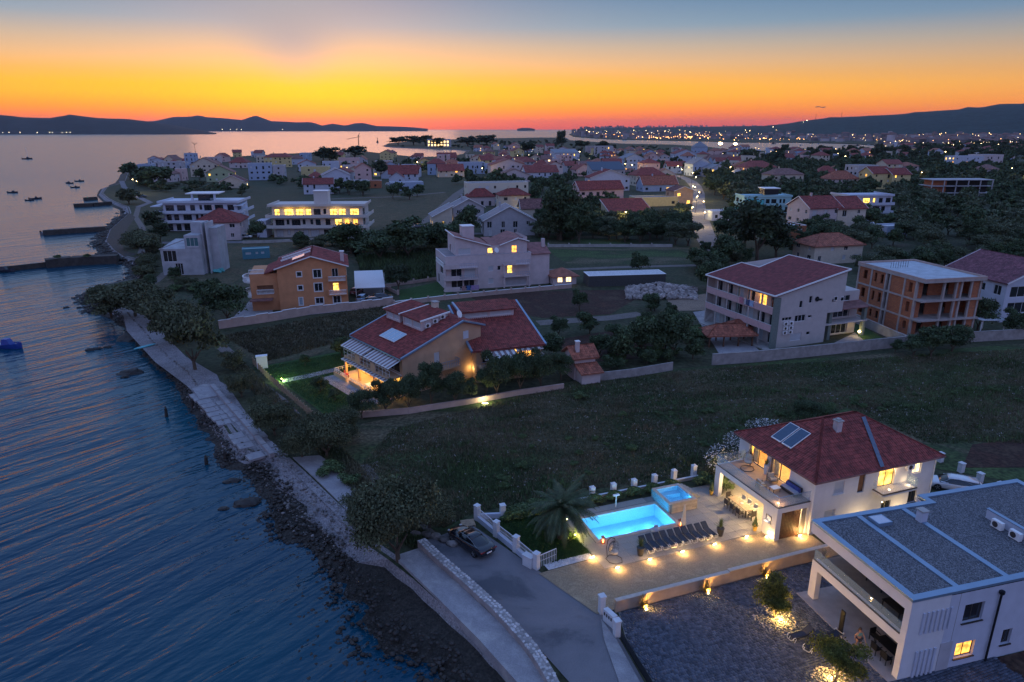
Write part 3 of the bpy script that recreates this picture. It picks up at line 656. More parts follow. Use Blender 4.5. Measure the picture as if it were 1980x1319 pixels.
def house(label, o, th, W, D, H, kind='hip', rise=2, wm=None, rm=None, group=None, win=None, ov=.4, tile=None, floors=2, lit=.1, seed=0, name='house', cat='house', chim=False, pitch=.35, trim=None, base=None, parapet=.5, frame=None, simple=False, auto='flr', shut=.3, plain_tile=False):
	"""a house with its near-left base corner at o, front along th.  win: {side: [(a0, a1, h0, h1, pane, div)]}"""
	th = R(th); rr = random.Random(seed+int(W*100)+int(abs(o[0])*7))
	t_ = thing(name, label, cat, (o[0], o[1], 0), th, group); FOOT.append((o[0], o[1], th, W, D)); wm = wm or WHITE
	if win is None:
		win = {}
		for s in auto:
			p, q = side(W, D, s); L = math.dist(p, q); n = max(1, int((L-1.0)/3.4)); ws = []
			for fl in range(floors):
				zb = fl*H/floors+.95
				for k in range(n):
				    c = L*(k+.5)/n+rr.uniform(-.3, .3); w = rr.choice((.5, .6, .8)); tall = rr.random() < .25
				    g = (rr.choice((LITY, LITY, LITO, LITW)) if rr.random() < lit else SHUT if rr.random() < shut else GLASSD)
				    if rr.random() < .12: continue
				    ws.append((c-w, c+w, zb-(.85 if tall else 0), min(zb+1.25, (fl+1)*H/floors-.15), g, 2))
			win[s] = ws
	mb = MB()
	for s in 'frbl':
		p, q = side(W, D, s); ops = [(w[0], w[1], w[2], w[3]) for w in win.get(s, ())]; g = None
		L = math.dist(p, q)
		if kind == 'gable_x' and s in 'lr' or kind == 'gable_y' and s in 'fb': g = [(L/2, H+rise)]
		if kind == 'mono_y' and s in 'rl': g = [(L, H+rise)] if s == 'r' else [(0, H+rise)]
		if kind == 'mono_x' and s in 'fb': g = [(L, H+rise)] if s == 'f' else [(0, H+rise)]
		z1 = H
		if kind == 'mono_y' and s == 'b' or kind == 'mono_x' and s == 'r': z1 = H+rise
		if kind == 'flat': z1 = H+parapet
		wall(mb, p, q, 0, z1, ops, gable=g)
	if kind == 'flat': mb.poly((0, 0, H), (W, 0, H), (W, D, H), (0, D, H)); wall(mb, (0.25, D-.25), (W-.25, D-.25), H, H+parapet); wall(mb, (W-.25, D-.25), (W-.25, .25), H, H+parapet); wall(mb, (.25, .25), (.25, D-.25), H, H+parapet); wall(mb, (W-.25, .25), (.25, .25), H, H+parapet)
	mb.build('wall', wm, t_)
	if kind == 'flat':
		r_ = MB(); k = .27; z = H+parapet
		for a in ((-.05, W+.05, -.05, k), (-.05, W+.05, D-k, D+.05), (-.05, k, k, D-k), (W-k, W+.05, k, D-k)): r_.box(a[0], a[1], a[2], a[3], z, z+.06)
		ro = r_.build('parapet_cap', trim or TRIM, t_)
		r2 = MB(); r2.box(.26, W-.26, .26, D-.26, H+.004, H+.05); r2.build('roof', rm or ROOFG, t_)
	else: ro = roof(t_, kind, W, D, H, rise, rm or ROOFR[0], ov, tile, pitch, trim=trim)
	for s, ws in win.items():
		p, q = side(W, D, s)
		for w in ws:
			if simple:
				mb = MB(); d = (Vector((*q, 0))-Vector((*p, 0))).normalized(); n = Vector((d.y, -d.x, 0)); a = Vector((*p, 0))+d*w[0]-n*.12+Vector((0, 0, w[2])); b_ = a+d*(w[1]-w[0]); c_ = Vector((0, 0, w[3]-w[2]))
				mb.poly(a, b_, b_+c_, a+c_); mb.build('window', w[4], t_)
			else: window(t_, p, q, w[0], w[1], w[2], w[3], w[4], frame or FRAME, div=(w[5] if len(w) > 5 else 2), surround=(w[6] if len(w) > 6 else 0))
	if chim:
		cx, cy = W*.35, D*.5; zc = H+(rise if kind != 'flat' else .4); mb = MB(); mb.box(cx-.3, cx+.3, cy-.3, cy+.3, zc-.9, zc+.9); mb.box(cx-.38, cx+.38, cy-.38, cy+.38, zc+.9, zc+1.02); mb.build('chimney', wm, ro)
	return t_
def rail(parent, pts, z, h=1.0, m=None, step=.6, name='railing', top=.05):
	mb = MB()
	for a, b_ in zip(pts, pts[1:]):
		mb.bar((*a, z+h), (*b_, z+h), top, top); L = math.dist(a, b_); n = max(1, int(L/step))
		for k in range(n+1): t_ = k/n; x, y = a[0]+(b_[0]-a[0])*t_, a[1]+(b_[1]-a[1])*t_; mb.bar((x, y, z), (x, y, z+h), .035)
		mb.bar((*a, z+h*.5), (*b_, z+h*.5), .025)
	return mb.build(name, m or DARKM, parent)
def balusters(parent, pts, z, h=.85, m=None, step=.22):
	mb = MB()
	for a, b_ in zip(pts, pts[1:]):
		mb.bar((*a, z+h), (*b_, z+h), .18, .1); mb.bar((*a, z+.05), (*b_, z+.05), .18, .1); L = math.dist(a, b_); n = max(1, int(L/step))
		for k in range(n+1):
			t_ = k/n; x, y = a[0]+(b_[0]-a[0])*t_, a[1]+(b_[1]-a[1])*t_; mb.lathe((x, y, z), [(.05, .1), (.07, .25), (.035, .5), (.055, h-.06)], 5)
	return mb.build('balustrade', m or TRIM, parent)
def box_obj(name, m, parent, *b6):
	mb = MB(); mb.box(*b6); return mb.build(name, m, parent)
CHS = {}
def dish(parent, loc, r=.5):
	mb = MB(); mb.tube((0, 0, 0), (0, 0, .6), .03); o = mb.build('satellite_dish', TRIM, parent); o.location = loc
	mb = MB(); mb.lathe((0, 0, 0), [(r, 0.16), (r*.7, .07), (r*.3, .015), (.02, 0), (.02, .02), (r*.3, .035), (r*.7, .09), (r, .18)], 14); d = mb.build('reflector', TRIM, o); d.location = (0, -.1, .7); d.rotation_euler = (R(65), 0, R(20)); return o
DECK = ground_mat('terrace_tiles', [(.3, (.34, .31, .27)), (.7, (.27, .245, .22))], .9, .12, .05, 10, rough=.6)
DRIVE = ground_mat('stamped_driveway', [(.3, (.36, .27, .17)), (.5, (.27, .20, .13)), (.7, (.40, .31, .20))], .7, .22, .2, 9, rough=.75, warp=1.2)
sheet('driveway', [vl(-24.2, 3.0), vl(-19.1, 3.3), vl(-18.95, 1.62), vl(0.2, 1.62), vl(0.2, -2.9), vl(-22.0, -2.9)], .10, DRIVE)
sheet('terrace_base', [vl(-19.0, 1.65), vl(0, 1.65), vl(0, 10.4), vl(-19.6, 10.4)], .072, CONC2, holes=[POOLH])
def paving(name, parentstruct, x0, x1, y0, y1, tw, td, z, m, gap=.02, skip=None, O=VO, T_=VT, hgt=.04):
	"""paving slabs, each an object; returns list"""
	me = None; out = []; nx = int((x1-x0)/tw); ny = int((y1-y0)/td); mb = MB(); g = gap/2
	mb.box(g, tw-g, g, td-g, -hgt, 0); me = mb.mesh('paving_slab', m)
	for i in range(nx):
		for j in range(ny):
			cx, cy = x0+(i+.5)*tw, y0+(j+.5)*td
			if skip and skip(cx, cy): continue
			o = link('paving_slab', me, parentstruct); p = loc2(O, T_, x0+i*tw, y0+j*td); o.location = (p[0], p[1], z); o.rotation_euler = (0, 0, T_); out.append(o)
	return out
tb = struct('terrace', sheet('terrace', [vl(-18.98, 1.67), vl(-.02, 1.67), vl(-.02, 10.38), vl(-19.5, 10.38)], .076, CONC2, holes=[POOLH]))
paving('slab', tb, -19.0, 0, 1.7, 10.4, .95, .87, .12, DECK, skip=lambda x, y: (-18.0 < x < -9.4 and 5.2 < y < 9.4) or (-10.0 < x < -6.6 and 6.9 < y < 10.3))
villa = thing('villa', 'white villa with a red tiled hip roof and lit glass-railed terrace beside the pool', 'house', (*VO, 0), VT); FOOT.append((*VO, VT, 14.2, 10.3))
VH = 5.6; FL = 3.25
mb = MB()
fr = [(2.2, 3.3, 3.55, 4.75), (4.9, 5.65, 3.2, 5.1), (7.2, 9.1, FL, 5.3), (11.2, 12.3, 3.9, 5.0), (1.5, 2.7, .9, 2.1), (8.1, 9.2, .9, 1.7), (11.3, 12.3, .9, 2.2)]
lf = [(1.5, 4.0, FL, 5.35), (4.5, 7.0, FL, 5.35), (1.8, 3.4, .1, 2.3), (4.6, 7.4, .1, 2.3)]      # a runs from the back corner
wall(mb, (0, 0), (14, 0), 0, VH, fr, inner=True); wall(mb, (0, 10), (0, 0), 0, VH, lf, inner=True); wall(mb, (14, 0), (14, 10), 0, VH, [(3, 4.2, 3.6, 4.8)]); wall(mb, (14, 10), (0, 10), 0, VH)
mb.poly((.3, .3, 2.9), (.3, 9.7, 2.9), (13.7, 9.7, 2.9), (13.7, .3, 2.9)); mb.build('wall', WHITE, villa)
FLOORW = mat('oak_floor', (.34, .18, .08), .5, .2, 3); INW = mat('ochre_inner_wall', (.78, .52, .20), .9, .1, 1)
box_obj('upper_floor', FLOORW, villa, .3, 13.7, .3, 9.7, FL-.12, FL)
mb = MB(); mb.box(4.6, 4.72, .3, 9.7, FL, 5.5); mb.box(.3, 4.6, 2.4, 2.5, FL, 5.5); mb.box(.3, 4.6, 9.55, 9.68, FL, 5.5); mb.build('inner_wall', INW, villa)
mb = MB(); mb.box(.3, 13.7, .3, 9.7, 5.5, 5.58); mb.build('ceiling', WHITE, villa)
rf = roof(villa, 'hip', 14, 10, VH, 2.7, TILE, .42, TILE, .24, .38)
mb = MB()
for x, y in ((5.2, 3.4),): mb.box(x, x+.55, y, y+.55, 6.6, 8.55)
ch = mb.build('chimney', mat('chimney_render', (.52, .46, .46), .9, .1), rf); mb = MB(); mb.box(5.12, 5.83, 3.32, 4.03, 8.55, 8.65); mb.box(5.3, 5.65, 3.5, 3.85, 8.65, 8.8); mb.build('chimney_cap', CONC, ch)
mb = MB(); mb.box(4.98, 5.97, 3.05, 4.1, 7.0, 7.06); 
mb = MB(); mb.slab([(6.7, -.42, 5.66), (7.15, -.42, 5.66), (9.4, 4.3, 8.15), (8.95, 4.3, 8.15)], .03); mb.build('valley_flashing', mat('flashing_lead', (.10, .13, .18), .5), rf)
mb = MB()
for a, b_ in (((-.5, -.48), (14.5, -.48)), ((-.48, 10.4), (-.48, -.5))): mb.tube((*a, 5.36), (*b_, 5.36), .07, .07, 6)
mb.build('gutter', TILE3, rf)
for x in (-.06, 13.9): mb = MB(); mb.tube((x, -.08, 0), (x, -.08, 5.35), .05, .05, 6); mb.build('downpipe', TRIM, villa)
k = 2.7/5.0
SOLAR = mat('solar_glass', (.012, .045, .10), .12, .1, spec=.9)
for i, y0 in enumerate((4.2, 5.6)):
	mb = MB(); f_ = lambda x, y, d=0.0: (x, y, VH+x*k+.16+d); x0, x1 = .9, 3.0
	mb.hexa([f_(x0, y0), f_(x1, y0), f_(x1, y0+1.25), f_(x0, y0+1.25), f_(x0, y0, .08), f_(x1, y0, .08), f_(x1, y0+1.25, .08), f_(x0, y0+1.25, .08)])
	o = mb.build('solar_panel', TRIM, villa); mb = MB(); mb.poly(f_(x0+.06, y0+.06, .085), f_(x1-.06, y0+.06, .085), f_(x1-.06, y0+1.19, .085), f_(x0+.06, y0+1.19, .085)); mb.build('pane', SOLAR, o)
F0 = ((0, 0), (14, 0)); L0 = ((0, 10), (0, 0)); GL = glass('clear_glass', (.6, .7, .75), .10)
window(villa, *F0, 2.2, 3.3, 3.55, 4.75, SHUT, dep=.12, div=1, sill=True); window(villa, *F0, 4.9, 5.65, 3.2, 5.1, mat('bronze_shutter', (.20, .09, .04), .6), FRAMED, dep=.16, div=1)
window(villa, *F0, 7.2, 9.1, FL, 5.3, LITY, FRAMED, dep=.2); window(villa, *F0, 11.2, 12.3, 3.9, 5.0, LITW, FRAME, dep=.16)
window(villa, *F0, 1.5, 2.7, .9, 2.1, SHUT, div=1, sill=True); window(villa, *F0, 8.1, 9.2, .9, 1.7, GLASSD, FRAMED, sill=True); window(villa, *F0, 11.3, 12.3, .9, 2.2, GLASSD, FRAMED, sill=True)
for a0, a1 in ((1.5, 4.0), (4.5, 7.0)): window(villa, *L0, a0, a1, FL, 5.35, GL, FRAMED, dep=.12, name='sliding_door')
window(villa, *L0, 1.8, 3.4, .1, 2.3, LITW, FRAMED, dep=.15, name='sliding_door'); window(villa, *L0, 4.6, 7.4, .1, 2.3, LITY, FRAMED, dep=.15, name='sliding_door')
for y in (8.2, 6.05, 5.3, 3.2):
	mb = MB()
	for j in range(7): mb.tube((.55+.04*(j % 2), y-.35+.1*j, FL), (.55+.04*(j % 2), y-.35+.1*j, 5.4), .06, .05, 6)
	mb.build('curtain', mat('cream_curtain', (.65, .52, .32), .9, .1), villa)
mb = MB(); mb.box(3.0, 4.2, 4.0, 6.2, FL, FL+.75); mb.build('kitchen_island', TRIM, villa)
point('lounge_lamp', (2.2, 7.4, 5.0), 420, (1, .66, .22), .12, villa); point('lounge_lamp', (2.0, 4.2, 5.0), 420, (1, .66, .22), .12, villa)
bal = MB(); bal.box(-3.5, 0, .2, 8.8, 2.72, FL); bal.box(-3.5, -3.1, 8.1, 8.8, 0, 2.72); bal.box(-3.5, -3.28, .2, 1.9, 0, 2.72); bal.box(-3.28, -3.0, .2, .5, 0, 2.72); bal.box(-.25, 0, .2, .5, 0, 2.72); bal.build('terrace_slab', WHITE, villa)
box_obj('terrace_floor', mat('terracotta_floor', (.42, .27, .19), .7, .12, 2), villa, -3.35, -.02, .35, 8.65, FL, FL+.02)
mb = MB(); mb.bar((-3.46, .24, FL+.02), (-3.46, 8.76, FL+.02), .1, .08); mb.bar((-3.46, .24, FL+.02), (-.05, .24, FL+.02), .1, .08); mb.build('rail_channel', FRAMED, villa)
GR = glass('rail_glass', (.45, .60, .66), .22, .03)
mb = MB()
for k in range(6): y = .3+k*1.41; mb.box(-3.47, -3.45, y, y+1.38, FL+.06, FL+1.0)
for k in range(2): x = -3.42+k*1.66; mb.box(x, x+1.62, .23, .25, FL+.06, FL+1.0)
for k in range(2): x = -3.42+k*1.66; mb.box(x, x+1.62, 8.75, 8.77, FL+.06, FL+1.0)
mb.build('glass_railing', GR, villa)
mb = MB(); mb.bar((-3.46, .24, FL+1.02), (-3.46, 8.76, FL+1.02), .04, .03); mb.bar((-3.46, .24, FL+1.02), (-.05, .24, FL+1.02), .04, .03); mb.build('handrail', BLUEM, villa)
for k in range(13):    # timber slats closing the end of the patio
	box_obj('slat', WOOD, villa, -3.0+k*.165, -3.0+k*.165+.095, .26, .40+.03*(k % 2), .02, 2.70)
mb = MB(); mb.box(-.72, -.26, .3, .42, .02, 2.7); mb.build('grey_panel', CONC2, villa)
for y in (1.6, 4.5, 7.3): mb = MB(); mb.lathe((-1.7, y, 2.69), [(.10, 0), (.10, .03)], 10); mb.build('ceiling_lamp', emit('lamp_face', (1, .75, .4), 12, 'NONE'), villa)
for y, w in ((1.7, 30), (4.5, 26), (7.3, 16)): point('patio_light', (-1.7, y, 2.62), w*14, WARM2, .06, villa)
point('patio_light', (-3.8, 1.1, 1.6), 15, WARM2, .05, villa)
mb = MB(); mb.box(6.7, 10.7, -1.15, -.001, 3.02, FL); mb.build('balcony_slab', WHITE, villa)
mb = MB(); mb.box(6.72, 10.68, -1.13, -1.11, FL+.03, FL+.95); mb.box(6.7, 6.72, -1.1, -.02, FL+.03, FL+.95); mb.box(10.66, 10.68, -1.1, -.02, FL+.03, FL+.95); mb.build('glass_railing', GR, villa)
mb = MB(); mb.bar((6.7, -1.14, FL+.01), (10.7, -1.14, FL+.01), .08, .1); mb.bar((6.7, -1.14, FL+.01), (6.7, -.03, FL+.01), .08, .1); mb.build('rail_channel', FRAMED, villa)
for x in (8.0, 10.3):
	mb = MB(); mb.lathe((x, -.6, FL+.02), [(.07, 0), (.07, .03)], 8); mb.build('floor_spot', emit('spot_face', (1, .8, .5), 14, 'NONE'), villa)
point('balcony_light', (8.6, -.5, 4.8), 30, WARM2, .06, villa); point('balcony_light', (10.3, -.5, 3.5), 9, WARM2, .04, villa)
def ac_unit(parent, loc, rz=0):
	mb = MB(); mb.box(0, .82, -.3, 0, 0, .58); o = mb.build('air_conditioner', TRIM, parent); o.location = loc; o.rotation_euler = (0, 0, rz)
	mb = MB(); mb.lathe((0, 0, 0), [(.22, 0), (.22, .02), (.04, .03)], 14); g = mb.build('fan_grille', FRAMED, o); g.location = (.32, -.302, .29); g.rotation_euler = (R(90), 0, 0); return o
ac_unit(villa, (10.2, -.03, 4.6)); ac_unit(villa, (.9, -.03, .5))
point('wall_lamp', (5.2, -1.3, .5), 85, (1, .72, .36), .1, villa); point('wall_lamp', (10.0, -1.3, .5), 85, (1, .72, .36), .1, villa)
LAMPG = emit('walk_lamp_glass', (1, .66, .26), 30, 'NONE')
def walk_lamp(a, b_, lab, W=11, grp='recessed lamps along the driveway edge', z=.12):
	p = vl(a, b_); t_ = thing('walk_lamp', lab, 'lamp', (*p, z), VT, grp)
	mb = MB(); mb.box(-.16, .16, -.02, .08, 0, .14); mb.build('housing', FRAMED, t_); mb = MB(); mb.box(-.14, .14, -.045, -.022, .03, .12); mb.build('lens', LAMPG, t_)
	point('glow', (0, -.2, .36), W*5.5, WARM, .06, t_); return t_
for i, (a, b_) in enumerate(((-17.98, 1.45), (-14.97, 1.5), (-11.84, 1.5), (-8.64, 1.5), (-5.35, 1.5))):
	walk_lamp(a, b_, ['lamp at the terrace edge below the hanging egg chair', 'lamp at the terrace edge by the first big potted palm', 'lamp at the terrace edge below the middle of the lounger row', 'lamp at the terrace edge below the right end of the lounger row', 'lamp at the terrace edge left of the small potted cypress'][i])
walk_lamp(-3.7, .9, 'lamp at the foot of the white end wall of the patio', 10); walk_lamp(-.9, .05, 'lamp at the foot of the timber slat wall', 16); walk_lamp(-19.25, 3.4, 'lamp at the lawn corner by the white gravel strip', 10)
PTILE = mat('pool_mosaic', (.32, .66, .84), .35, .12, 9, rand=0)
def basin(name, x0, x1, y0, y1, ztop, zbot, m, cop, copw=.35, label='', cat='', wz=None, lights=()):
	t_ = thing(name, label, cat, (*VO, 0), VT)
	mb = MB(); mb.poly((x0, y0, zbot), (x1, y0, zbot), (x1, y1, zbot), (x0, y1, zbot))
	for a, c in (((x0, y0), (x1, y0)), ((x1, y0), (x1, y1)), ((x1, y1), (x0, y1)), ((x0, y1), (x0, y0))): mb.poly((*a, zbot), (*a, ztop), (*c, ztop), (*c, zbot))
	mb.build('basin', m, t_)
	mb = MB(); w = copw; z0, z1 = ztop-.05, ztop+.05
	mb.box(x0-w, x1+w, y0-w, y0-.001, z0, z1); mb.box(x0-w, x1+w, y1+.001, y1+w, z0, z1); mb.box(x0-w, x0-.001, y0, y1, z0, z1); mb.box(x1+.001, x1+w, y0, y1, z0, z1); mb.build('coping', cop, t_)
	mb = MB(); mb.poly((x0+.003, y0+.003, wz), (x1-.003, y0+.003, wz), (x1-.003, y1-.003, wz), (x0+.003, y1-.003, wz)); mb.build('water', WATERP, t_)
	for i, (lx, ly, lz, W) in enumerate(lights): point('pool_light_or_fill', (lx, ly, lz), W*1.7, (.16, .62, 1.0), .05, t_)
	return t_
m = glass('pool_water', (.03, .45, .80), .20, .04); T = m.node_tree; b = T.nodes['Principled BSDF']
nz = N(T, 'ShaderNodeTexNoise'); nz.inputs['Scale'].default_value = 3.5; nz.inputs['Detail'].default_value = 3; bp = N(T, 'ShaderNodeBump'); bp.inputs['Strength'].default_value = .5; bp.inputs['Distance'].default_value = .05
T.links.new(nz.outputs[0], bp.inputs['Height']); T.links.new(bp.outputs[0], b.inputs['Normal']); WATERP = m
COPING = mat('sandstone_coping', (.42, .35, .30), .7, .12, 3)
pool = basin('swimming_pool', -17.6, -9.9, 5.5, 9.0, .12, -1.12, PTILE, COPING, .35, 'bright blue lit rectangular swimming pool with a sandstone edge', 'swimming pool', -.02, [(-16.2, 5.72, -.7, 60), (-14.3, 5.72, -.6, 30), (-12.5, 5.72, -.7, 60), (-10.6, 5.72, -.6, 30), (-16, 7.3, -.35, 34), (-13.7, 7.3, -.35, 34), (-11.4, 7.3, -.35, 34)])  # lamps along the pool's middle are added fill, to light the floor evenly
jz = basin('hot_tub', -9.35, -6.95, 7.35, 9.85, 1.08, .25, PTILE, COPING, .28, 'small raised square hot tub glowing blue at the corner of the pool', 'hot tub', .98, [(-7.1, 7.5, .7, 18), (-9.0, 7.5, .7, 16)])
mb = MB(); mb.box(-9.35, -8.7, 7.36, 9.84, .25, .62); mb.box(-8.7, -7.0, 9.2, 9.84, .25, .62); mb.build('seat', PTILE, jz)
CLAD = [mat('travertine_plank', (.46, .36, .25), .8, .2, 2, rand=.18)]
for j in range(5):       # cladding planks on the two visible faces
	z0 = .06+j*.195; n = 4; offj = (j % 2)*.35; xs = [-9.35]+[-9.35+offj+.35+.75*k for k in range(n)]; xs = [x for x in xs if x < -6.8]+[-6.67]
	for a, c in zip(xs, xs[1:]):
		if c-a > .1: box_obj('plank', CLAD[0], jz, a+.006, c-.006, 7.02+.012*random.random(), 7.07, z0, z0+.185)
	box_obj('plank', CLAD[0], jz, -6.67, -6.62+.012*random.random(), 7.02, 8.4, z0, z0+.185); box_obj('plank', CLAD[0], jz, -6.67, -6.62+.012*random.random(), 8.41, 10.13, z0, z0+.185)
box_obj('body', CONC2, jz, -9.6, -6.68, 7.075, 7.34, 0, 1.02)
mb = MB(); mb.box(-6.94, -6.68, 7.34, 10.1, 0, 1.02); mb.box(-9.6, -6.94, 9.86, 10.1, 0, 1.02); mb.build('body', CONC2, jz)
mb = MB(); mb.box(-9.66, -9.6, 7.1, 10.1, .1, 1.02); mb.build('glass_front', glass('tub_glass', (.3, .75, .95), .35), jz)
t_ = thing('steps', 'stone steps on the far right side of the raised hot tub', 'steps', (*VO, 0), VT)
for i in range(4): box_obj('step', DECK, t_, -6.55+i*.34, -6.55+(i+1)*.34, 8.6, 10.2, .121, .98-i*.22)
def put(o, a, b_, z=.12, rz=0.0): p = vl(a, b_); o.location = (*p, z); o.rotation_euler = (0, 0, VT+R(rz)); return o
CUSH = mat('beige_cushion', (.52, .46, .38), .9, .08); CUSHS = mat('grey_cushion', (.36, .36, .40), .9, .1)
SLING = mat('navy_sling', (.020, .030, .050), .7, .2); RATT = mat('rattan', (.045, .035, .032), .8, .3, 30)
def egg_chair(label):
	t_ = thing('egg_chair', label, 'hanging chair', (0, 0, 0)); mb = MB()
	pts = [(0, -.75, .03), (-.5, -.45, .03), (-.62, .1, .03), (-.3, .6, .03), (.3, .6, .03), (.62, .1, .03), (.5, -.45, .03), (0, -.75, .03)]; mb.path(pts, .03, 6)
	mb.path([(0, .62, .03), (0, .72, .9), (0, .62, 1.6), (0, .35, 1.95), (0, .02, 1.98), (0, 0, 1.85)], .035, 6); mb.build('stand', FRAMED, t_)
	mb = MB(); n = 12
	for i in range(n):     # open basket of ribs
		a = math.pi*(-.12+1.24*i/(n-1)); pr = []
		for j in range(9):
			ph = math.pi*j/8; r = .48*math.sin(ph)*(1+.12*math.cos(ph)); pr.append((r*math.cos(a), r*math.sin(a), 1.12-.62*math.cos(ph)+.0))
		mb.path(pr, .012, 4)
	for j in range(1, 8):
		ph = math.pi*j/8; r = .48*math.sin(ph)*(1+.12*math.cos(ph)); pr = [(r*math.cos(math.pi*(-.12+1.24*i/10)), r*math.sin(math.pi*(-.12+1.24*i/10)), 1.12-.62*math.cos(ph)) for i in range(11)]; mb.path(pr, .012, 4)
	mb.build('basket', RATT, t_)
	mb = MB(); mb.lathe((0, .05, .62), [(.20, 0), (.36, .06), (.38, .14), (.30, .2)], 12); mb.build('seat_cushion', CUSH, t_)
	mb = MB(); mb.blob((0, .30, 1.05), .32, 3, 2, .03, (1, .35, 1.1)); mb.build('back_cushion', CUSH, t_, True); return t_
e1 = egg_chair('black hanging egg chair with beige cushions on the terrace below the pool corner'); put(e1, -17.7, 2.55, .12, 35)
e2 = copy_tree(e1, label='hanging egg chair standing on the upper terrace by the sliding doors'); put(e2, -1.3, 7.0, FL+.02, -60)
def lounger():
	t_ = thing('sun_lounger', '', 'sun lounger')
	mb = MB(); mb.bar((-.3, -.95, .32), (-.3, .35, .34), .04); mb.bar((.3, -.95, .32), (.3, .35, .34), .04); mb.bar((-.3, .35, .34), (-.3, .9, .72), .04); mb.bar((.3, .35, .34), (.3, .9, .72), .04); mb.bar((-.3, .9, .72), (.3, .9, .72), .04); mb.build('frame', DARKM, t_)
	mb = MB(); mb.hexa([(-.24, -.9, .33), (.24, -.9, .33), (.24, .35, .35), (-.24, .35, .35), (-.24, -.9, .36), (.24, -.9, .36), (.24, .35, .38), (-.24, .35, .38)]); mb.build('seat', SLING, t_)
	mb = MB(); mb.hexa([(-.28, .36, .35), (.28, .36, .35), (.28, .9, .72), (-.28, .9, .72), (-.28, .34, .38), (.28, .34, .38), (.28, .88, .75), (-.28, .88, .75)]); mb.build('backrest', SLING, t_)
	for s in (-1, 1):
		mb = MB(); mb.path([(s*.33, -1.0, .30), (s*.33, -1.06, .36), (s*.33, -.98, .46), (s*.33, -.8, .44)] if s else [], .025, 5); mb.path([(s*.31, -.7, .32), (s*.31, -.85, .0)], .022, 5); mb.build('leg', TRIM if s else DARKM, t_)
		mb = MB(); mb.path([(s*.31, .2, .34), (s*.31, .45, 0)], .022, 5); mb.build('leg', DARKM, t_)
	mb = MB(); mb.path([(-.31, -.95, .34), (-.31, -1.08, .30), (-.2, -1.12, .22), (.2, -1.12, .22), (.31, -1.08, .30), (.31, -.95, .34)], .035, 6); mb.build('foot_bar', mat('pale_metal', (.5, .48, .42), .4, .05, metal=.3), t_); return t_
lg = lounger(); ordw = ['first lounger from the left, beside the potted palm', 'second lounger from the left in the pool row', 'third lounger from the left in the pool row', 'fourth lounger from the left in the pool row', 'fifth lounger from the left, left of the folded parasol', 'sixth lounger in the row, below the folded parasol', 'fourth lounger from the right in the pool row', 'third lounger from the right in the pool row', 'second lounger from the right in the pool row', 'last lounger at the right end, beside the potted palm by the patio']
for i in range(10):
	o = lg if i == 0 else copy_tree(lg); o['label'] = 'navy sling '+ordw[i]; o['group'] = 'sun loungers in a row by the pool'; o.scale = (.86, .92, 1); put(o, -14.45+i*.70, 3.05+(.05 if i % 2 else 0), .12, random.uniform(-4, 4))
def parasol():
	t_ = thing('parasol', 'folded beige parasol standing behind the lounger row', 'parasol'); mb = MB(); mb.tube((0, 0, 0), (0, 0, 2.7), .025); mb.build('pole', TRIM, t_)
	mb = MB(); mb.lathe((0, 0, .75), [(.20, 0), (.24, .15), (.15, .75), (.12, 1.3), (.07, 1.8), (.01, 1.98)], 10); mb.build('canopy', CUSH, t_); mb = MB(); mb.box(-.28, .28, -.28, .28, 0, .1); mb.build('base', CONC2, t_); return t_
put(parasol(), -10.08, 4.1)
def lantern(label):
	t_ = thing('lantern', label, 'lantern'); mb = MB()
	for s in ((-.13, -.13), (.13, -.13), (.13, .13), (-.13, .13)): mb.bar((*s, 0), (*s, .55), .03)
	mb.box(-.16, .16, -.16, .16, 0, .05); mb.box(-.16, .16, -.16, .16, .55, .6); mb.lathe((0, 0, .6), [(.14, 0), (.03, .15)], 4); mb.build('frame', mat('copper', (.28, .10, .06), .5, metal=.4), t_)
	mb = MB(); mb.lathe((0, 0, .06), [(.05, 0), (.05, .22), (.01, .3)], 8); mb.build('candle', emit('candle', (1, .35, .06), 12, 'NONE'), t_); point('glow', (0, 0, .3), 12.96, (1, .45, .12), .05, t_); return t_
l1 = lantern('copper lantern with a lit candle at the near corner of the pool'); put(l1, -17.45, 5.0); l2 = copy_tree(l1, label='lit copper lantern by the folded parasol'); put(l2, -9.75, 5.0)
mb = MB(); mb.blob((0, 0, .25), .38, 5, 2, .06, (1.1, 1, .7)); mb.blob((.1, .15, .5), .2, 6, 2, .06, (1, .6, .9)); put(tag(mb.build('bean_bag', CUSHS, None, True), 'pale grey bean bag lying at the near edge of the pool', 'bean bag'), -12.4, 4.8)
t_ = thing('pool_shower', 'small white outdoor shower head unit beyond the pool', 'shower'); mb = MB(); mb.tube((0, 0, 0), (0, 0, 1.2), .05); mb.build('column', TRIM, t_); mb = MB(); mb.box(-.3, .3, -.12, .12, 1.2, 1.3); mb.build('head', TRIM, t_); put(t_, -13.64, 9.8)
def spiky(n, r, h, seed, m, w=.05, droop=.5):
	g = np.random.default_rng(seed); mb = MB()
	for i in range(n):
		a = g.random()*6.283; tl = g.uniform(.15, 1.2); R_ = r*g.uniform(.75, 1); pts = []; px = Vector((math.cos(a), math.sin(a), 0)); sx = Vector((-math.sin(a), math.cos(a), 0))
		for k in range(4): f_ = k/3; rad = R_*f_*math.sin(tl); z = h*f_*math.cos(tl)*1.2-droop*h*f_*f_*math.sin(tl)*.5+.05; pts.append((px*rad+Vector((0, 0, z)), w*(1-f_*.9)))
		for (p, w0), (q, w1) in zip(pts, pts[1:]): mb.poly(p-sx*w0, p+sx*w0, q+sx*w1, q-sx*w1)
	return mb.mesh('leaves', m)
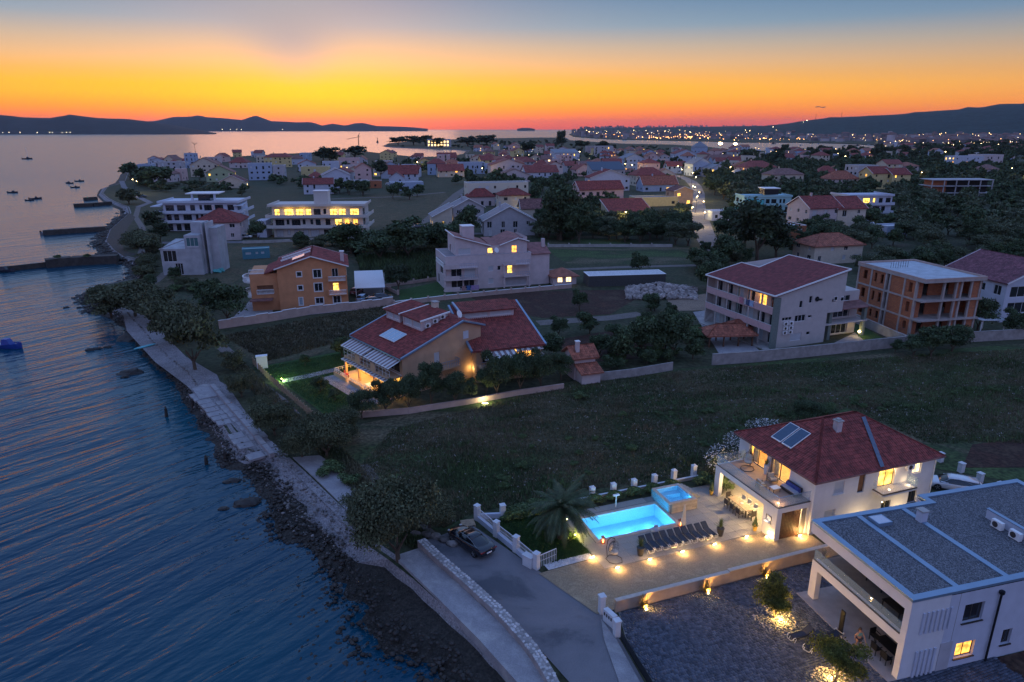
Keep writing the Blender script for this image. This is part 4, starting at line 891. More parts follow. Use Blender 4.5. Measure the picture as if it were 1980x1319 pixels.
def pot_plant(label, m=LEAF, pr=.26, ph=.6, r=.75, h=.75, seed=1, pm=None, cone=False):
	t_ = thing('potted_plant', label, 'potted plant'); mb = MB(); mb.lathe((0, 0, 0), [(pr*.7, 0), (pr, ph*.8), (pr*1.08, ph), (pr*.9, ph), (pr*.85, ph-.06)], 12); mb.build('pot', pm or mat('dark_pot', (.03, .028, .03), .4), t_)
	if cone:
		mb = MB()
		for k in range(160): f_ = random.random(); a = random.random()*6.3; rr_ = .26*(1-f_)*random.uniform(.7, 1); mb.blob((rr_*math.cos(a), rr_*math.sin(a), ph+.05+f_*.85), .05, k, 1, .3)
		mb.build('leaves', m, t_)
	else: o = link('leaves', spiky(46, r, h, seed, m), t_); o.location = (0, 0, ph)
	return t_
PLIT = mat('leaf_palm', (.10, .13, .04), .6, .3, 3)
put(pot_plant('big potted palm at the left end of the lounger row', PLIT, .32, .75, .7, .8, 1), -15.35, 2.35); put(pot_plant('big potted palm at the right end of the lounger row', PLIT, .32, .75, .7, .8, 2), -7.35, 2.5)
put(pot_plant('small potted cypress in a yellow pot by the driveway lamps', PLIT, .2, .45, pm=mat('yellow_pot', (.55, .32, .05), .5), cone=True), -4.0, 2.1); put(pot_plant('potted shrub in a yellow pot at the far patio column', PLIT, .2, .45, pm=_m['yellow_pot'], cone=True), -3.9, 8.6)
t_ = thing('dining_table', 'long weathered wood dining table under the upper terrace', 'table'); mb = MB()
for k in range(5): box_obj('plank', WOODL, t_, -.45+k*.18, -.45+k*.18+.172, -1.35, 1.35, .72, .76)
for sx, sy in ((-.38, -1.2), (.38, -1.2), (-.38, 1.2), (.38, 1.2)): box_obj('leg', FRAMED, t_, sx-.04, sx+.04, sy-.04, sy+.04, 0, .72)
put(t_, -3.05, 5.3)
mb = MB(); mb.lathe((0, 0, .76), [(.12, 0), (.16, .06), (.15, .08), (.1, .02)], 12); put(tag(mb.build('bowl', TRIM), 'white bowl in the middle of the outdoor dining table', 'bowl'), -3.05, 5.2)
def chair(m=RATT, lab=''):
	t_ = thing('dining_chair', lab, 'chair'); box_obj('seat', m, t_, -.25, .25, -.25, .25, .4, .46); box_obj('backrest', m, t_, -.25, .25, .21, .26, .46, .92); 
	for s in (-1, 1):
		box_obj('armrest', m, t_, s*.25-.025, s*.25+.025, -.22, .21, .62, .66)
		for y in (-.22, .22): box_obj('leg', m, t_, s*.22-.02, s*.22+.02, y-.02, y+.02, 0, .40)
	return t_
ch0 = chair(); ch1 = chair(mat('white_chair', (.62, .60, .55), .6))
k = 0
for s, base in ((-1, ch0), (1, ch1)):
	for j in range(3):
		o = base if j == 0 else copy_tree(base); o['group'] = 'chairs round the outdoor dining table'
		o['label'] = ('dark rattan' if s < 0 else 'white')+[' dining chair at the far end of its side of the long table', ' dining chair in the middle of its side of the long table', ' dining chair at the near end of its side of the long table'][2-j if s else j]
		put(o, -3.05+s*.78, 4.45+j*.85, .12, 90 if s < 0 else -90); k += 1
for y, rz, l in ((3.7, 180, 'dark rattan chair at the near head of the long table'), (6.95, 0, 'dark rattan chair at the far head of the long table')):
	o = copy_tree(ch0, label=l, group='chairs round the outdoor dining table'); put(o, -3.05, y, .12, rz)
def armchair(m, cush, lab):
	t_ = thing('armchair', lab, 'armchair'); box_obj('seat', m, t_, -.33, .33, -.33, .3, .2, .3); box_obj('backrest', m, t_, -.33, .33, .3, .38, .2, .8); mb = MB(); mb.box(-.29, .29, -.3, .24, .3, .42); mb.build('seat_cushion', cush, t_)
	mb = MB(); mb.box(-.27, .27, .18, .29, .42, .8); mb.build('back_cushion', cush, t_)
	for s in (-1, 1):
		box_obj('armrest', m, t_, s*.36-.04, s*.36+.04, -.33, .38, .5, .56)
		for y in (-.3, .34): box_obj('leg', m, t_, s*.36-.03, s*.36+.03, y-.03, y+.03, 0, .5)
	return t_
a1 = armchair(WOODL, CUSH, 'wooden armchair with a beige cushion nearest the terrace railing'); put(a1, -2.5, 3.6, FL+.02, 80)
a2 = copy_tree(a1, label='wooden armchair with a striped cushion in front of the orange doorway'); put(a2, -.9, 4.1, FL+.02, -10)
t_ = thing('garden_sofa', 'dark garden sofa with blue cushions against the upper terrace wall', 'sofa'); box_obj('base', RATT, t_, -.9, .9, -.4, .4, .1, .35); box_obj('backrest', RATT, t_, -.9, .9, .34, .42, .35, .8)
BLUEC = mat('blue_cushion', (.06, .08, .28), .9, .3, 5)
for x in (-.55, 0, .55): box_obj('cushion', BLUEC, t_, x-.25, x+.25, .1, .32, .36, .72)
box_obj('seat_cushion', CUSHS, t_, -.86, .86, -.38, .09, .36, .46); put(t_, -.62, 2.0, FL+.02, -90)
t_ = thing('coffee_table', 'low white coffee table on the upper terrace', 'table'); box_obj('tabletop', TRIM, t_, -.4, .4, -.3, .3, .36, .4)
for s in ((-.35, -.25), (.35, -.25), (.35, .25), (-.35, .25)): box_obj('leg', FRAMED, t_, s[0]-.02, s[0]+.02, s[1]-.02, s[1]+.02, 0, .36)
put(t_, -1.75, 2.7, FL+.02)
put(pot_plant('tall pale planter with a small tree between the terrace doors', PLIT, .22, .9, .5, .6, 4, TRIM), -.35, 5.6, FL+.02)
mb = MB(); mb.lathe((0, 0, 0), [(.06, 0), (.06, .03)], 8); o = mb.build('floor_spot', emit('spot_face', (1, .8, .5), 14), None); put(tag(o, 'small round floor spotlight at the corner of the upper terrace', 'spotlight'), -2.9, .9, FL+.025); point('glow', (0, 0, .3), 21.6, WARM2, .04, o)
def hanging_seat():
	t_ = thing('folding_chair', 'white folding chair hung on the lit end wall of the patio', 'chair'); mb = MB(); mb.bar((0, -.3, 0), (0, -.3, .8), .04); mb.bar((0, .3, 0), (0, .3, .8), .04); mb.bar((0, -.3, .75), (0, .3, .75), .04); mb.build('frame', FRAMED, t_); box_obj('seat', TRIM, t_, -.3, 0, -.28, .28, .2, .26); return t_
put(hanging_seat(), -3.55, 1.1, 1.35)
POSTM = mat('white_post', (.62, .62, .64), .8, .08, 2)
for i, (x, y) in enumerate(((-15.05, 11.93), (-12.82, 11.86), (-10.55, 11.87), (-8.18, 12.0), (-5.81, 12.2), (-3.36, 12.35))):
	t_ = thing('gate_post', ['white stone post beyond the left half of the pool', 'white post above the pool shower', 'white post beyond the middle of the pool', 'white post beyond the left side of the hot tub', 'white post beyond the right side of the hot tub', 'white post half hidden by the shrubs near the terrace'][i], 'post', (*vl(x, y), 0), VT, 'white boundary posts')
	box_obj('shaft', POSTM, t_, -.22, .22, -.22, .22, 0, 1.35); mb = MB(); mb.hexa([(-.26, -.26, 1.35), (.26, -.26, 1.35), (.26, .26, 1.35), (-.26, .26, 1.35), (-.04, -.04, 1.5), (.04, -.04, 1.5), (.04, .04, 1.5), (-.04, .04, 1.5)]); mb.build('cap', POSTM, t_)
t_ = thing('boundary_wall', 'low pale wall joining the white boundary posts behind the pool', 'wall', (*VO, 0), VT); box_obj('coping', POSTM, t_, -24.1, -3.0, 11.9, 12.1, .3, .36); box_obj('body', CONC, t_, -24.1, -3.0, 11.93, 12.07, 0, .3)
for i, (u, v) in enumerate([(1817, 893), (1857, 913), (1893, 933), (1932, 952)]):
	p = at(u, v); t_ = thing('gate_post', ['white post nearest the villa on the far side of the yard', 'second white post right of the villa', 'third white post above the parked white car', 'fourth white post just behind the flat gravel roof'][i], 'post', (*p, 0), VT, 'white posts right of the villa')
	box_obj('shaft', POSTM, t_, -.24, .24, -.24, .24, 0, 1.0); box_obj('cap', POSTM, t_, -.28, .28, -.28, .28, 1.0, 1.08)
fp = [at(923, 1005), at(960, 1037), at(998, 1067), at(1037, 1100)]
t_ = thing('garden_wall', 'low white wall between the lawn and the parked black car', 'wall'); mb = MB()
mb.bar((*fp[0], .25), (*fp[3], .25), .3, .5); mb.build('body', WHITE2, t_)
for i, p in enumerate(fp):
	q = thing('gate_post', ['white fence post beside the wooden pallet', 'second white fence post along the lawn', 'third white fence post along the lawn', 'tallest white fence post at the driveway entrance'][i], 'post', (*p, 0), R(-42), 'white posts of the lawn fence'); box_obj('shaft', POSTM, q, -.22, .22, -.22, .22, 0, 1.45); box_obj('cap', POSTM, q, -.26, .26, -.26, .26, 1.45, 1.52)
for i in range(3):
	a, c = Vector((*fp[i], 0)), Vector((*fp[i+1], 0)); d = (c-a).normalized(); a = a+d*.3; c = c-d*.3; o = rail(None, [(a.x, a.y), (c.x, c.y)], .52, .75, POSTM, .17, 'fence_panel'); tag(o, ['white railing panel nearest the wooden pallet', 'middle white railing panel beside the lawn', 'white railing panel nearest the driveway'][i], 'fence', 'railing panels of the lawn fence')
q = at(1022, 1095); mb = MB(); mb.box(-.45, .45, -.25, .25, 0, 1.0); mb.box(-.5, .5, -.3, .3, 1.0, 1.06); o = mb.build('meter_box', POSTM); o.location = (*q, 0); o.rotation_euler = (0, 0, R(-42)); tag(o, 'white meter cabinet standing beside the driveway gate post', 'cabinet')
p = at(972, 1003); t_ = thing('gate_post', 'white post at the far left corner of the lawn', 'post', (*p, 0), VT, 'white posts of the lawn fence'); box_obj('shaft', POSTM, t_, -.22, .22, -.22, .22, 0, 1.4); box_obj('cap', POSTM, t_, -.26, .26, -.26, .26, 1.4, 1.47)
mb = MB(); mb.bar((*fp[0], .3), (*p, .3), .25, .6); tag(mb.build('garden_wall', WHITE2), 'short white wall closing the far end of the lawn', 'wall')
a, c = fp[3], at(1062, 1110); o = rail(None, [(fp[3][0]+.3, fp[3][1]+.1), at(1075, 1085)], .1, 1.1, TRIM, .16, 'sliding_gate'); tag(o, 'open white sliding gate behind the driveway post', 'gate')
sheet('lawn', [(fp[0][0]+.3, fp[0][1]), (p[0], p[1]), vl(-20, 11.8), vl(-19.6, 10.3), vl(-19.1, 3.9), (fp[3][0]+.6, fp[3][1]+.35)], .09, LAWN)
sheet('gravel_strip', [vl(-23.3, 3.1), vl(-19.2, 3.35), vl(-19.2, 4.1), vl(-23.4, 3.9)], .115, mat('white_gravel', (.62, .60, .60), .9, .3, 9, .8, 20))
mb = MB()
for i in range(260): mb.blob((*vl(random.uniform(-23.2, -19.3), random.uniform(3.3, 4.0)), .13), random.uniform(.03, .07), i, 1, .3)
tag(mb.build('white_pebbles', mat('white_pebble', (.62, .60, .60), .9, .2)), 'white pebbles in the strip between lawn and driveway', 'pebbles', kind='stuff')
t_ = thing('driveway_wall', 'long rendered wall between the lit driveway and the dark paved yard', 'wall', (*VO, 0), VT); WALLT = mat('tan_render', (.36, .28, .22), .9, .15, 1.2, .2)
for k, (x0, x1, h) in enumerate(((-20.6, -10.7, 1.0), (-10.7, 1.5, 1.12))): box_obj('wall_section', WALLT, t_, x0, x1, -3.15, -2.92, 0, h); box_obj('coping', TRIM if k < 0 else mat('coping_stone', (.50, .44, .38), .8, .1), t_, x0, x1, -3.2, -2.87, h, h+.07)
for i, (u, v, h) in enumerate(((1163, 1186, 1.5), (1192, 1230, 1.3))):
	p = at(u, v); q = thing('gate_post', ['white gate post at the corner of the driveway wall', 'white gate post with a stone cap by the dark fence'][i], 'post', (*p, 0), VT, 'posts at the yard entrance'); box_obj('shaft', POSTM, q, -.2, .2, -.2, .2, 0, h); box_obj('cap', POSTM, q, -.25, .25, -.25, .25, h, h+.08)
p = at(1180, 1208); mb = MB(); mb.box(-.6, .5, -.2, .2, 0, 1.05); o = mb.build('mailbox_wall', POSTM); o.location = (*p, 0); o.rotation_euler = (0, 0, R(-58)); tag(o, 'white wall segment with slots between the two gate posts', 'wall')
for k in range(4): box_obj('slot', FRAMED, o, -.5+k*.24, -.36+k*.24, -.215, -.2, .6, .85)
mb = MB(); a = at(1200, 1238); c = at(1262, 1340); n = 12
t_ = thing('dark_fence', 'low dark slatted metal fence between the pavement and the paved yard', 'fence'); 
for k in range(n):
	p0 = Vector((*a, 0)).lerp(Vector((*c, 0)), k/n); p1 = Vector((*a, 0)).lerp(Vector((*c, 0)), (k+.96)/n)
	for z in (.2, .45, .7): mb2 = MB(); mb2.bar((p0.x, p0.y, z), (p1.x, p1.y, z), .03, .2); mb2.build('slat', DARKM, t_)
sheet('pavement', U([(1162, 1200), (1192, 1240), (1258, 1360), (1225, 1400), (1200, 1330), (1168, 1240)]), .15, CONCG, th=.1)
sheet('yard_ground', [vl(-20.4, -3.2), vl(1.2, -3.2), vl(1.2, -9), vl(-4, -22), vl(-22.4, -22), vl(-21.3, -6)], .05, CONC2)
g = np.random.default_rng(3); VV, FF = [], []; kk = 0
cube = np.array([(0, 0, 0), (1, 0, 0), (1, 1, 0), (0, 1, 0), (0, 0, 1), (1, 0, 1), (1, 1, 1), (0, 1, 1)], float); cf = np.array([(4, 5, 6, 7), (0, 1, 5, 4), (1, 2, 6, 5), (2, 3, 7, 6), (3, 0, 4, 7)])
for j in range(94):
	y = -3.25-j*.2
	x = -21.6+(-.0)+(-y-3.2)*.0-.1*(j % 2)
	while x < 1.0:
		w = g.choice([.14, .2, .27]); left = np.interp(-y, [3.2, 6, 22], [-20.4, -21.3, -22.4])
		if x > left:
			hh = .05+.012*g.random(); VV.append(cube*np.array([w-.012, .188, hh])+np.array([x, y-.2, .02])); FF.append(cf+8*kk); kk += 1
		x += w
o = link('setts', np_mesh('setts', np.concatenate(VV), np.concatenate(FF), mat('basalt_sett', (.086, .100, .130), .92, .2, 3, .2, 25, spec=.15, island=.35))); o.location = (*VO, .035); o.rotation_euler = (0, 0, VT); tag(o, 'dark blue-grey block paving of the yard', 'paving', kind='stuff')
for i, (a, w) in enumerate(((-18.5, 10), (-13.1, 8), (-7.6, 7), (-1.8, 6))):
	t_ = thing('spiky_plant', ['up-lit spiky plant nearest the road end of the driveway wall', 'second up-lit spiky plant along the driveway wall', 'third up-lit spiky plant along the driveway wall', 'up-lit spiky plant near the flat-roofed house'][i], 'plant', (*vl(a, -3.6), .08), VT, 'up-lit plants along the driveway wall')
	o = link('leaves', spiky(46, 1.0, 1.15, 20+i, translucent(mat('agave_leaf', (.20, .15, .045), .6, .3)) if i == 0 else _m['agave_leaf'], .05), t_); mb = MB(); mb.lathe((.12, -.12, 0), [(.06, 0), (.06, .12)], 8); mb.build('lamp', LAMPG, t_); point('glow', (0.05, -.1, .28), w*36, (1, .50, .10), .05, t_)
MO = (25.2, 35.6); MT = R(15)
def ml(a, b_): return loc2(MO, MT, a, b_)
mh = thing('modern_house', 'white cubic house with a gravel flat roof, blue metal edging and a deep terrace frame', 'house', (*MO, 0), MT); FOOT.append((*MO, MT, 20, 10.5))
ZR = 6.0
mb = MB(); fo = [(3.9, 5.5, 3.55, 4.95), (3.9, 5.45, .75, 1.95), (7.7, 8.5, 1.0, 2.2), (9.6, 10.6, 3.6, 4.8), (13, 14.5, 3.6, 4.9), (13, 14.5, .8, 2.2)]
wall(mb, (2.6, 0), (20, 0), 0, ZR-.05, [(a-2.6, b_-2.6, c, d) for a, b_, c, d in fo]); wall(mb, (20, 0), (20, 10.2), 0, ZR-.05); wall(mb, (20, 10.2), (10, 10.2), 0, ZR-.05); wall(mb, (10, 10.2), (10, 8.6), 0, ZR-.05); wall(mb, (10, 8.6), (2.6, 8.6), 0, ZR-.05)
wall(mb, (2.6, 8.6), (2.6, 0), 0, ZR-.05, [(1.0, 7.6, 3.3, 5.4), (1.0, 3.4, .12, 2.5), (4.4, 7.8, .12, 2.5)]); mb.build('wall', WHITE2, mh)
for a, b_, c, d in fo:
	lit = (c == .75); window(mh, (0, 0), (20, 0), a, b_, c, d, LITO if lit else GLASSD, FRAMED, dep=.2, sill=True)
for a0, a1, h0, h1 in ((1.0, 7.6, 3.3, 5.4), (1.0, 3.4, .12, 2.5), (4.4, 7.8, .12, 2.5)): window(mh, (2.6, 8.6), (2.6, 0), a0, a1, h0, h1, GLASSD, FRAMED, dep=.15, div=3, name='sliding_door')
mb = MB(); mb.box(-.45, 2.59, .0, .45, 0, ZR-.75); mb.box(-.45, 0, .451, 8.75, 2.6, 3.25); mb.box(-.45, 0, 8.1, 8.75, 0, 2.599); mb.build('frame', WHITE, mh)
mb = MB(); mb.box(.001, 2.59, .452, 8.75, 2.75, 3.05); mb.build('terrace_deck', mat('dark_deck_tile', (.17, .16, .15), .7, .12, 2), mh)
mb = MB(); mb.box(-.45, 2.59, 0, 9.35, ZR-.749, ZR+.05); mb.box(2.59, 10, 8.601, 9.35, ZR-.749, ZR+.05); mb.build('roof_fascia', WHITE, mh)
box_obj('ground_slab', mat('terrace_stone', (.34, .30, .28), .75, .12, 1.5), mh, -1.15, 2.59, .0, 9.1, 0, .14)
mb = MB(); mb.box(-.40, -.36, .5, 8.7, 3.251, 4.15); o = mb.build('glass_railing', GR, mh); mb = MB(); mb.box(-.43, -.33, .5, 8.7, 3.251, 3.32); mb.build('rail_channel', FRAMED, mh)
mb = MB(); mb.box(-.40, 2.5, 8.64, 8.67, 3.251, 4.15); mb.build('glass_railing', GR, mh)
m = mat('roof_gravel', (.20, .20, .21), .95, .1, 2); T = m.node_tree; b = T.nodes['Principled BSDF']
t = N(T, 'ShaderNodeTexCoord'); vo = N(T, 'ShaderNodeTexVoronoi'); vo.inputs['Scale'].default_value = 15; T.links.new(t.outputs['Object'], vo.inputs[0])
T.links.new(ramp(T, vo.outputs['Color'], [(0, (.035, .036, .042)), (.5, (.11, .115, .13)), (1, (.30, .30, .32))], srgb=False), b.inputs['Base Color'])
bp = N(T, 'ShaderNodeBump'); bp.inputs['Strength'].default_value = 1; bp.inputs['Distance'].default_value = .05; bp.invert = True; T.links.new(vo.outputs['Distance'], bp.inputs['Height']); T.links.new(bp.outputs[0], b.inputs['Normal'])
out_ = [(-.5, -.05), (20.1, -.05), (20.1, 10.3), (10.0, 10.3), (10.0, 9.4), (-.5, 9.4)]; inn = [(.0, .42), (19.6, .42), (19.6, 9.85), (10.5, 9.85), (10.5, 8.95), (.0, 8.95)]
mb = MB(); z0, z1 = ZR+.051, ZR+.24
for i in range(6):
	j = (i+1) % 6; a, c, d, e = out_[i], out_[j], inn[j], inn[i]
	mb.poly((*a, z1), (*c, z1), (*d, z1), (*e, z1)); mb.poly((*a, z0), (*c, z0), (*c, z1), (*a, z1)); mb.poly((*e, z1), (*d, z1), (*d, z0), (*e, z0))
cap = mb.build('parapet_cap', BLUEM, mh)
sheet('gravel_roof', inn, ZR+.14, m, None, mh)
mb = MB(); mb.box(.0, 10.5, .42, 8.95, ZR+.05, ZR+.12); mb.build('roof_deck', CONC2, mh)
for x, y1 in ((3.1, 8.95), (7.15, 8.95)): box_obj('roof_seam', BLUEM, mh, x, x+.42, .42, y1, ZR+.142, ZR+.215)
sk = box_obj('skylight', BLUEM, mh, 3.65, 4.85, 7.35, 8.45, ZR+.14, ZR+.42); mb = MB()
b4 = [(3.72, 7.42, ZR+.42), (4.78, 7.42, ZR+.42), (4.78, 8.38, ZR+.42), (3.72, 8.38, ZR+.42)]; ap = (4.25, 7.9, ZR+.75)
for i in range(4): mb.poly(b4[i], b4[(i+1) % 4], ap)
mb.build('pane', mat('milky_dome', (.6, .66, .72), .25, .03), sk)
ck = box_obj('chimney', WHITE2, mh, 7.1, 7.62, 7.0, 7.55, ZR+.14, ZR+.95); box_obj('chimney_cap', CONC, ck, 7.04, 7.68, 6.94, 7.61, ZR+1.02, ZR+1.10); mb = MB()
for x, y in ((7.14, 7.04), (7.54, 7.04), (7.14, 7.47), (7.54, 7.47)): mb.box(x, x+.06, y, y+.06, ZR+.95, ZR+1.02)
mb.build('vent', CONC, ck)
box_obj('screen_wall', WHITE2, mh, 12.4, 12.6, 1.8, 6.4, ZR+.14, ZR+.85); box_obj('screen_cap', BLUEM, mh, 12.35, 12.65, 1.75, 6.45, ZR+.852, ZR+.92)
for y in (5.4, 4.0): ac_unit(mh, (12.0, y, ZR+.2), R(-90))
RIB = WHITE2
for k in range(7): box_obj('rib', RIB, mh, .55+k*.36, .70+k*.36, -.10, -.002, 3.45, 5.05)
for k in range(5): box_obj('rib', RIB, mh, .6+k*.36, .76+k*.36, -.10, -.002, .1, 2.1)
box_obj('service_door', GREYP, mh, 2.55, 3.5, -.04, -.002, .05, 2.3)
mb = MB(); mb.tube((6.55, -.14, 0), (6.55, -.14, 5.3), .07, .07, 8); mb.lathe((6.55, -.14, 5.3), [(.08, 0), (.17, .12), (.17, .3)], 8); mb.build('downpipe', DARKM, mh)
box_obj('joint', CONC2, mh, 3.33, 3.36, -.006, -.002, 0, ZR-.05)
sheet('planting_bed', [ml(4.2, -.1), ml(30, -.1), ml(30, -6), ml(4.2, -6)], .07, SOIL)
def mput(o, a, b_, z=.14, rz=0.0): o.location = (*ml(a, b_), z); o.rotation_euler = (0, 0, MT+R(rz)); return o
t_ = thing('long_bench', 'long dark bench on the upper terrace of the flat-roofed house', 'bench'); box_obj('seat', DARKM, t_, -.3, .3, -1.6, 1.6, .42, .5); box_obj('backrest', DARKM, t_, .22, .3, -1.6, 1.6, .5, .9)
for y in (-1.4, 0, 1.4):
	box_obj('leg', DARKM, t_, -.26, -.2, y-.03, y+.03, 0, .42); box_obj('leg', DARKM, t_, .2, .26, y-.03, y+.03, 0, .42)
mput(t_, 2.0, 4.4, 3.06)
t_ = thing('terrace_table', 'dark slatted table on the upper terrace of the flat-roofed house', 'table')
for k in range(6): box_obj('slat', DARKM, t_, -.45+k*.152, -.45+k*.152+.135, -.8, .8, .7, .74)
for s in ((-.4, -.7), (.4, -.7), (.4, .7), (-.4, .7)): box_obj('leg', DARKM, t_, s[0]-.03, s[0]+.03, s[1]-.03, s[1]+.03, 0, .7)
mput(t_, .95, 2.3, 3.06)
t_ = thing('lower_table', 'dark table under the terrace of the flat-roofed house', 'table'); box_obj('tabletop', DARKM, t_, -.45, .45, -1, 1, .7, .75)
for s in ((-.4, -.9), (.4, -.9), (.4, .9), (-.4, .9)): box_obj('leg', DARKM, t_, s[0]-.03, s[0]+.03, s[1]-.03, s[1]+.03, 0, .7)
mput(t_, .75, 1.9)
cb = None
for i, (a, b_, rz, l) in enumerate(((-.05, 1.4, 90, 'dark chair on the open side of the lower table, nearest the column'), (-.05, 2.3, 90, 'dark chair on the open side of the lower table, furthest from the column'), (.75, 3.3, 0, 'dark chair at the head of the lower table'), (1.5, 1.6, -90, 'dark chair on the wall side of the lower table'))):
	if cb is None: cb = chair(DARKM)
	o = cb if i == 0 else copy_tree(cb); o['label'] = l; o['group'] = 'chairs round the lower terrace table'; mput(o, a, b_, .14, rz)
t_ = thing('signboard', 'tall narrow black board standing at the edge of the lower terrace', 'board'); box_obj('panel', DARKM, t_, -.04, .04, -.18, .18, .1, 1.8); box_obj('base', DARKM, t_, -.15, .15, -.25, .25, 0, .1); o = t_; o.location = (*at(1624, 1226), .14); o.rotation_euler = (0, 0, MT)
for i, (u, v, rz, l) in enumerate(((1548, 1236, -70, 'left dark lounger on the paved yard, by the gravel ring'), (1572, 1252, -50, 'middle dark lounger on the paved yard'), (1606, 1240, 120, 'dark lounger beside the black board'))):
	o = copy_tree(lg, label=l, group='loungers on the paved yard', rz=R(rz)); o.location = (*at(u, v), .09)
SKIN = mat('skin', (.36, .20, .14), .6, .05)
def person(label, loc, rz, pose, top, bottom, hair, scale=1.0, long_hair=False, stride=.25):
	"""one continuous skinned body; clothing and hair are its children"""
	t_ = thing('person', label, 'person', loc, rz); t_.scale = (scale,)*3
	s = stride; arm = pose
	J = {'pel': (0, 0, .94), 'wai': (0, .0, 1.08), 'che': (0, 0, 1.32), 'nek': (0, .01, 1.48), 'hd0': (0, -.015, 1.56), 'hd1': (0, -.01, 1.70),
		 'ls': (.17, 0, 1.40), 'rs': (-.17, 0, 1.40), 'le': (.24, -.02+arm[0], 1.14), 're': (-.24, -.02+arm[1], 1.14), 'lw': (.23, -.10+arm[2], .90), 'rw': (-.23, -.10+arm[3], .90), 'lf': (.22, -.13+arm[2]*1.15, .80), 'rf': (-.22, -.13+arm[3]*1.15, .80),
		 'lh': (.10, 0, .88), 'rh': (-.10, 0, .88), 'lk': (.11, -s*.55-.02, .49), 'rk': (-.11, s*.30-.04, .49), 'la': (.11, -s, .09), 'ra': (-.11, s, .10), 'lt': (.12, -s-.17, .03), 'rt': (-.12, s-.15, .03)}
	Rr = {'pel': .13, 'wai': .11, 'che': .135, 'nek': .055, 'hd0': .075, 'hd1': .095, 'ls': .065, 'rs': .065, 'le': .043, 're': .043, 'lw': .028, 'rw': .028, 'lf': .03, 'rf': .03, 'lh': .09, 'rh': .09, 'lk': .06, 'rk': .06, 'la': .04, 'ra': .04, 'lt': .035, 'rt': .035}
	ks = list(J); E_ = [('pel', 'wai'), ('wai', 'che'), ('che', 'nek'), ('nek', 'hd0'), ('hd0', 'hd1'), ('che', 'ls'), ('che', 'rs'), ('ls', 'le'), ('rs', 're'), ('le', 'lw'), ('re', 'rw'), ('lw', 'lf'), ('rw', 'rf'), ('pel', 'lh'), ('pel', 'rh'), ('lh', 'lk'), ('rh', 'rk'), ('lk', 'la'), ('rk', 'ra'), ('la', 'lt'), ('ra', 'rt')]
	def skin(name, keys, m, grow=0.0, parent=t_):
		kk = [k for k in ks if k in keys]; me = bpy.data.meshes.new(name); me.from_pydata([J[k] for k in kk], [(kk.index(a), kk.index(b_)) for a, b_ in E_ if a in kk and b_ in kk], []); me.materials.append(m)
		o = link(name, me, parent); md = o.modifiers.new('skin', 'SKIN'); sv_ = me.skin_vertices[0].data if me.skin_vertices else None
		if sv_ is None: return o
		for i, k in enumerate(kk): sv_[i].radius = (Rr[k]+grow,)*2; sv_[i].use_root = (i == 0)
		sb = o.modifiers.new('sub', 'SUBSURF'); sb.levels = 1; sb.render_levels = 1; return o
	o = skin('body', ks, SKIN)
	if not o.data.skin_vertices: pass
	for sx in (-1, 1):      # fingers
		f_ = J['lf'] if sx > 0 else J['rf']
		mb = MB()
		for k in range(4): mb.tube((f_[0], f_[1]-.03+.02*k, f_[2]+.0), (f_[0]+sx*.005, f_[1]-.04+.02*k, f_[2]-.085+.012*abs(k-1.5)), .009, .007, 5)
		mb.tube((f_[0]-sx*.01, f_[1]-.03, f_[2]+.04), (f_[0]-sx*.02, f_[1]-.075, f_[2]+.0), .010, .008, 5); mb.build('hand', SKIN, t_)
	skin('top', ['wai', 'che', 'ls', 'rs'], top, .035); skin('shorts', ['pel', 'lh', 'rh', 'lk', 'rk'][:3]+(['lk', 'rk'] if bottom[1] else []), bottom[0], .035)
	mb = MB(); mb.blob((0, .025, 1.68), .115, 3, 2, .03, (.9, 1.0, 1.05))
	if long_hair: mb.blob((0, .10, 1.56), .09, 4, 2, .03, (.9, .6, 1.4))
	mb.build('hair', hair, t_, True)
	mb = MB(); mb.blob((0, -.12, 1.625), .016, 1, 1, 0, (.8, 1.3, 1.1))
	mb.build('nose', SKIN, t_); mb = MB(); mb.blob((.032, -.095, 1.655), .011, 1, 1, 0); mb.blob((-.032, -.095, 1.655), .011, 1, 1, 0); mb.build('eyes', FRAMED, t_)
	return t_
HAIR = mat('brown_hair', (.06, .03, .02), .6, .2)
p = at(1657, 1256, .14); person('woman in a pale teal top and dark shorts striding across the lower terrace', (*p, .14), R(15), (-.18, .14, -.25, .2), mat('teal_top', (.12, .26, .26), .8, .1), (mat('dark_shorts', (.03, .035, .05), .8), False), HAIR, 1.0, True, .26)
p = at(1787, 956); person('person in dark clothes standing behind the villa near the white car', (*p, 0), R(150), (.05, .05, .1, .1), mat('black_shirt', (.02, .02, .022), .9), (mat('black_shirt', (.02, .02, .022), .9), True), HAIR, 1.0, False, .06)
TYRE = mat('tyre', (.02, .02, .02), .8); RIM = mat('alloy_rim', (.45, .46, .48), .3, .05, metal=.8); CARG = mat('car_glass', (.008, .010, .014), .05, .1, spec=.9); LAMPC = mat('lamp_clear', (.5, .52, .55), .15, .05); TAIL = mat('tail_lamp', (.22, .01, .01), .3)
def car_paint(name, c, met=.3):
	m = mat(name, c, .22, .02, 1, metal=met); m.node_tree.nodes['Principled BSDF'].inputs['Coat Weight'].default_value = 1.0; m.node_tree.nodes['Principled BSDF'].inputs['Coat Roughness'].default_value = .04; return m
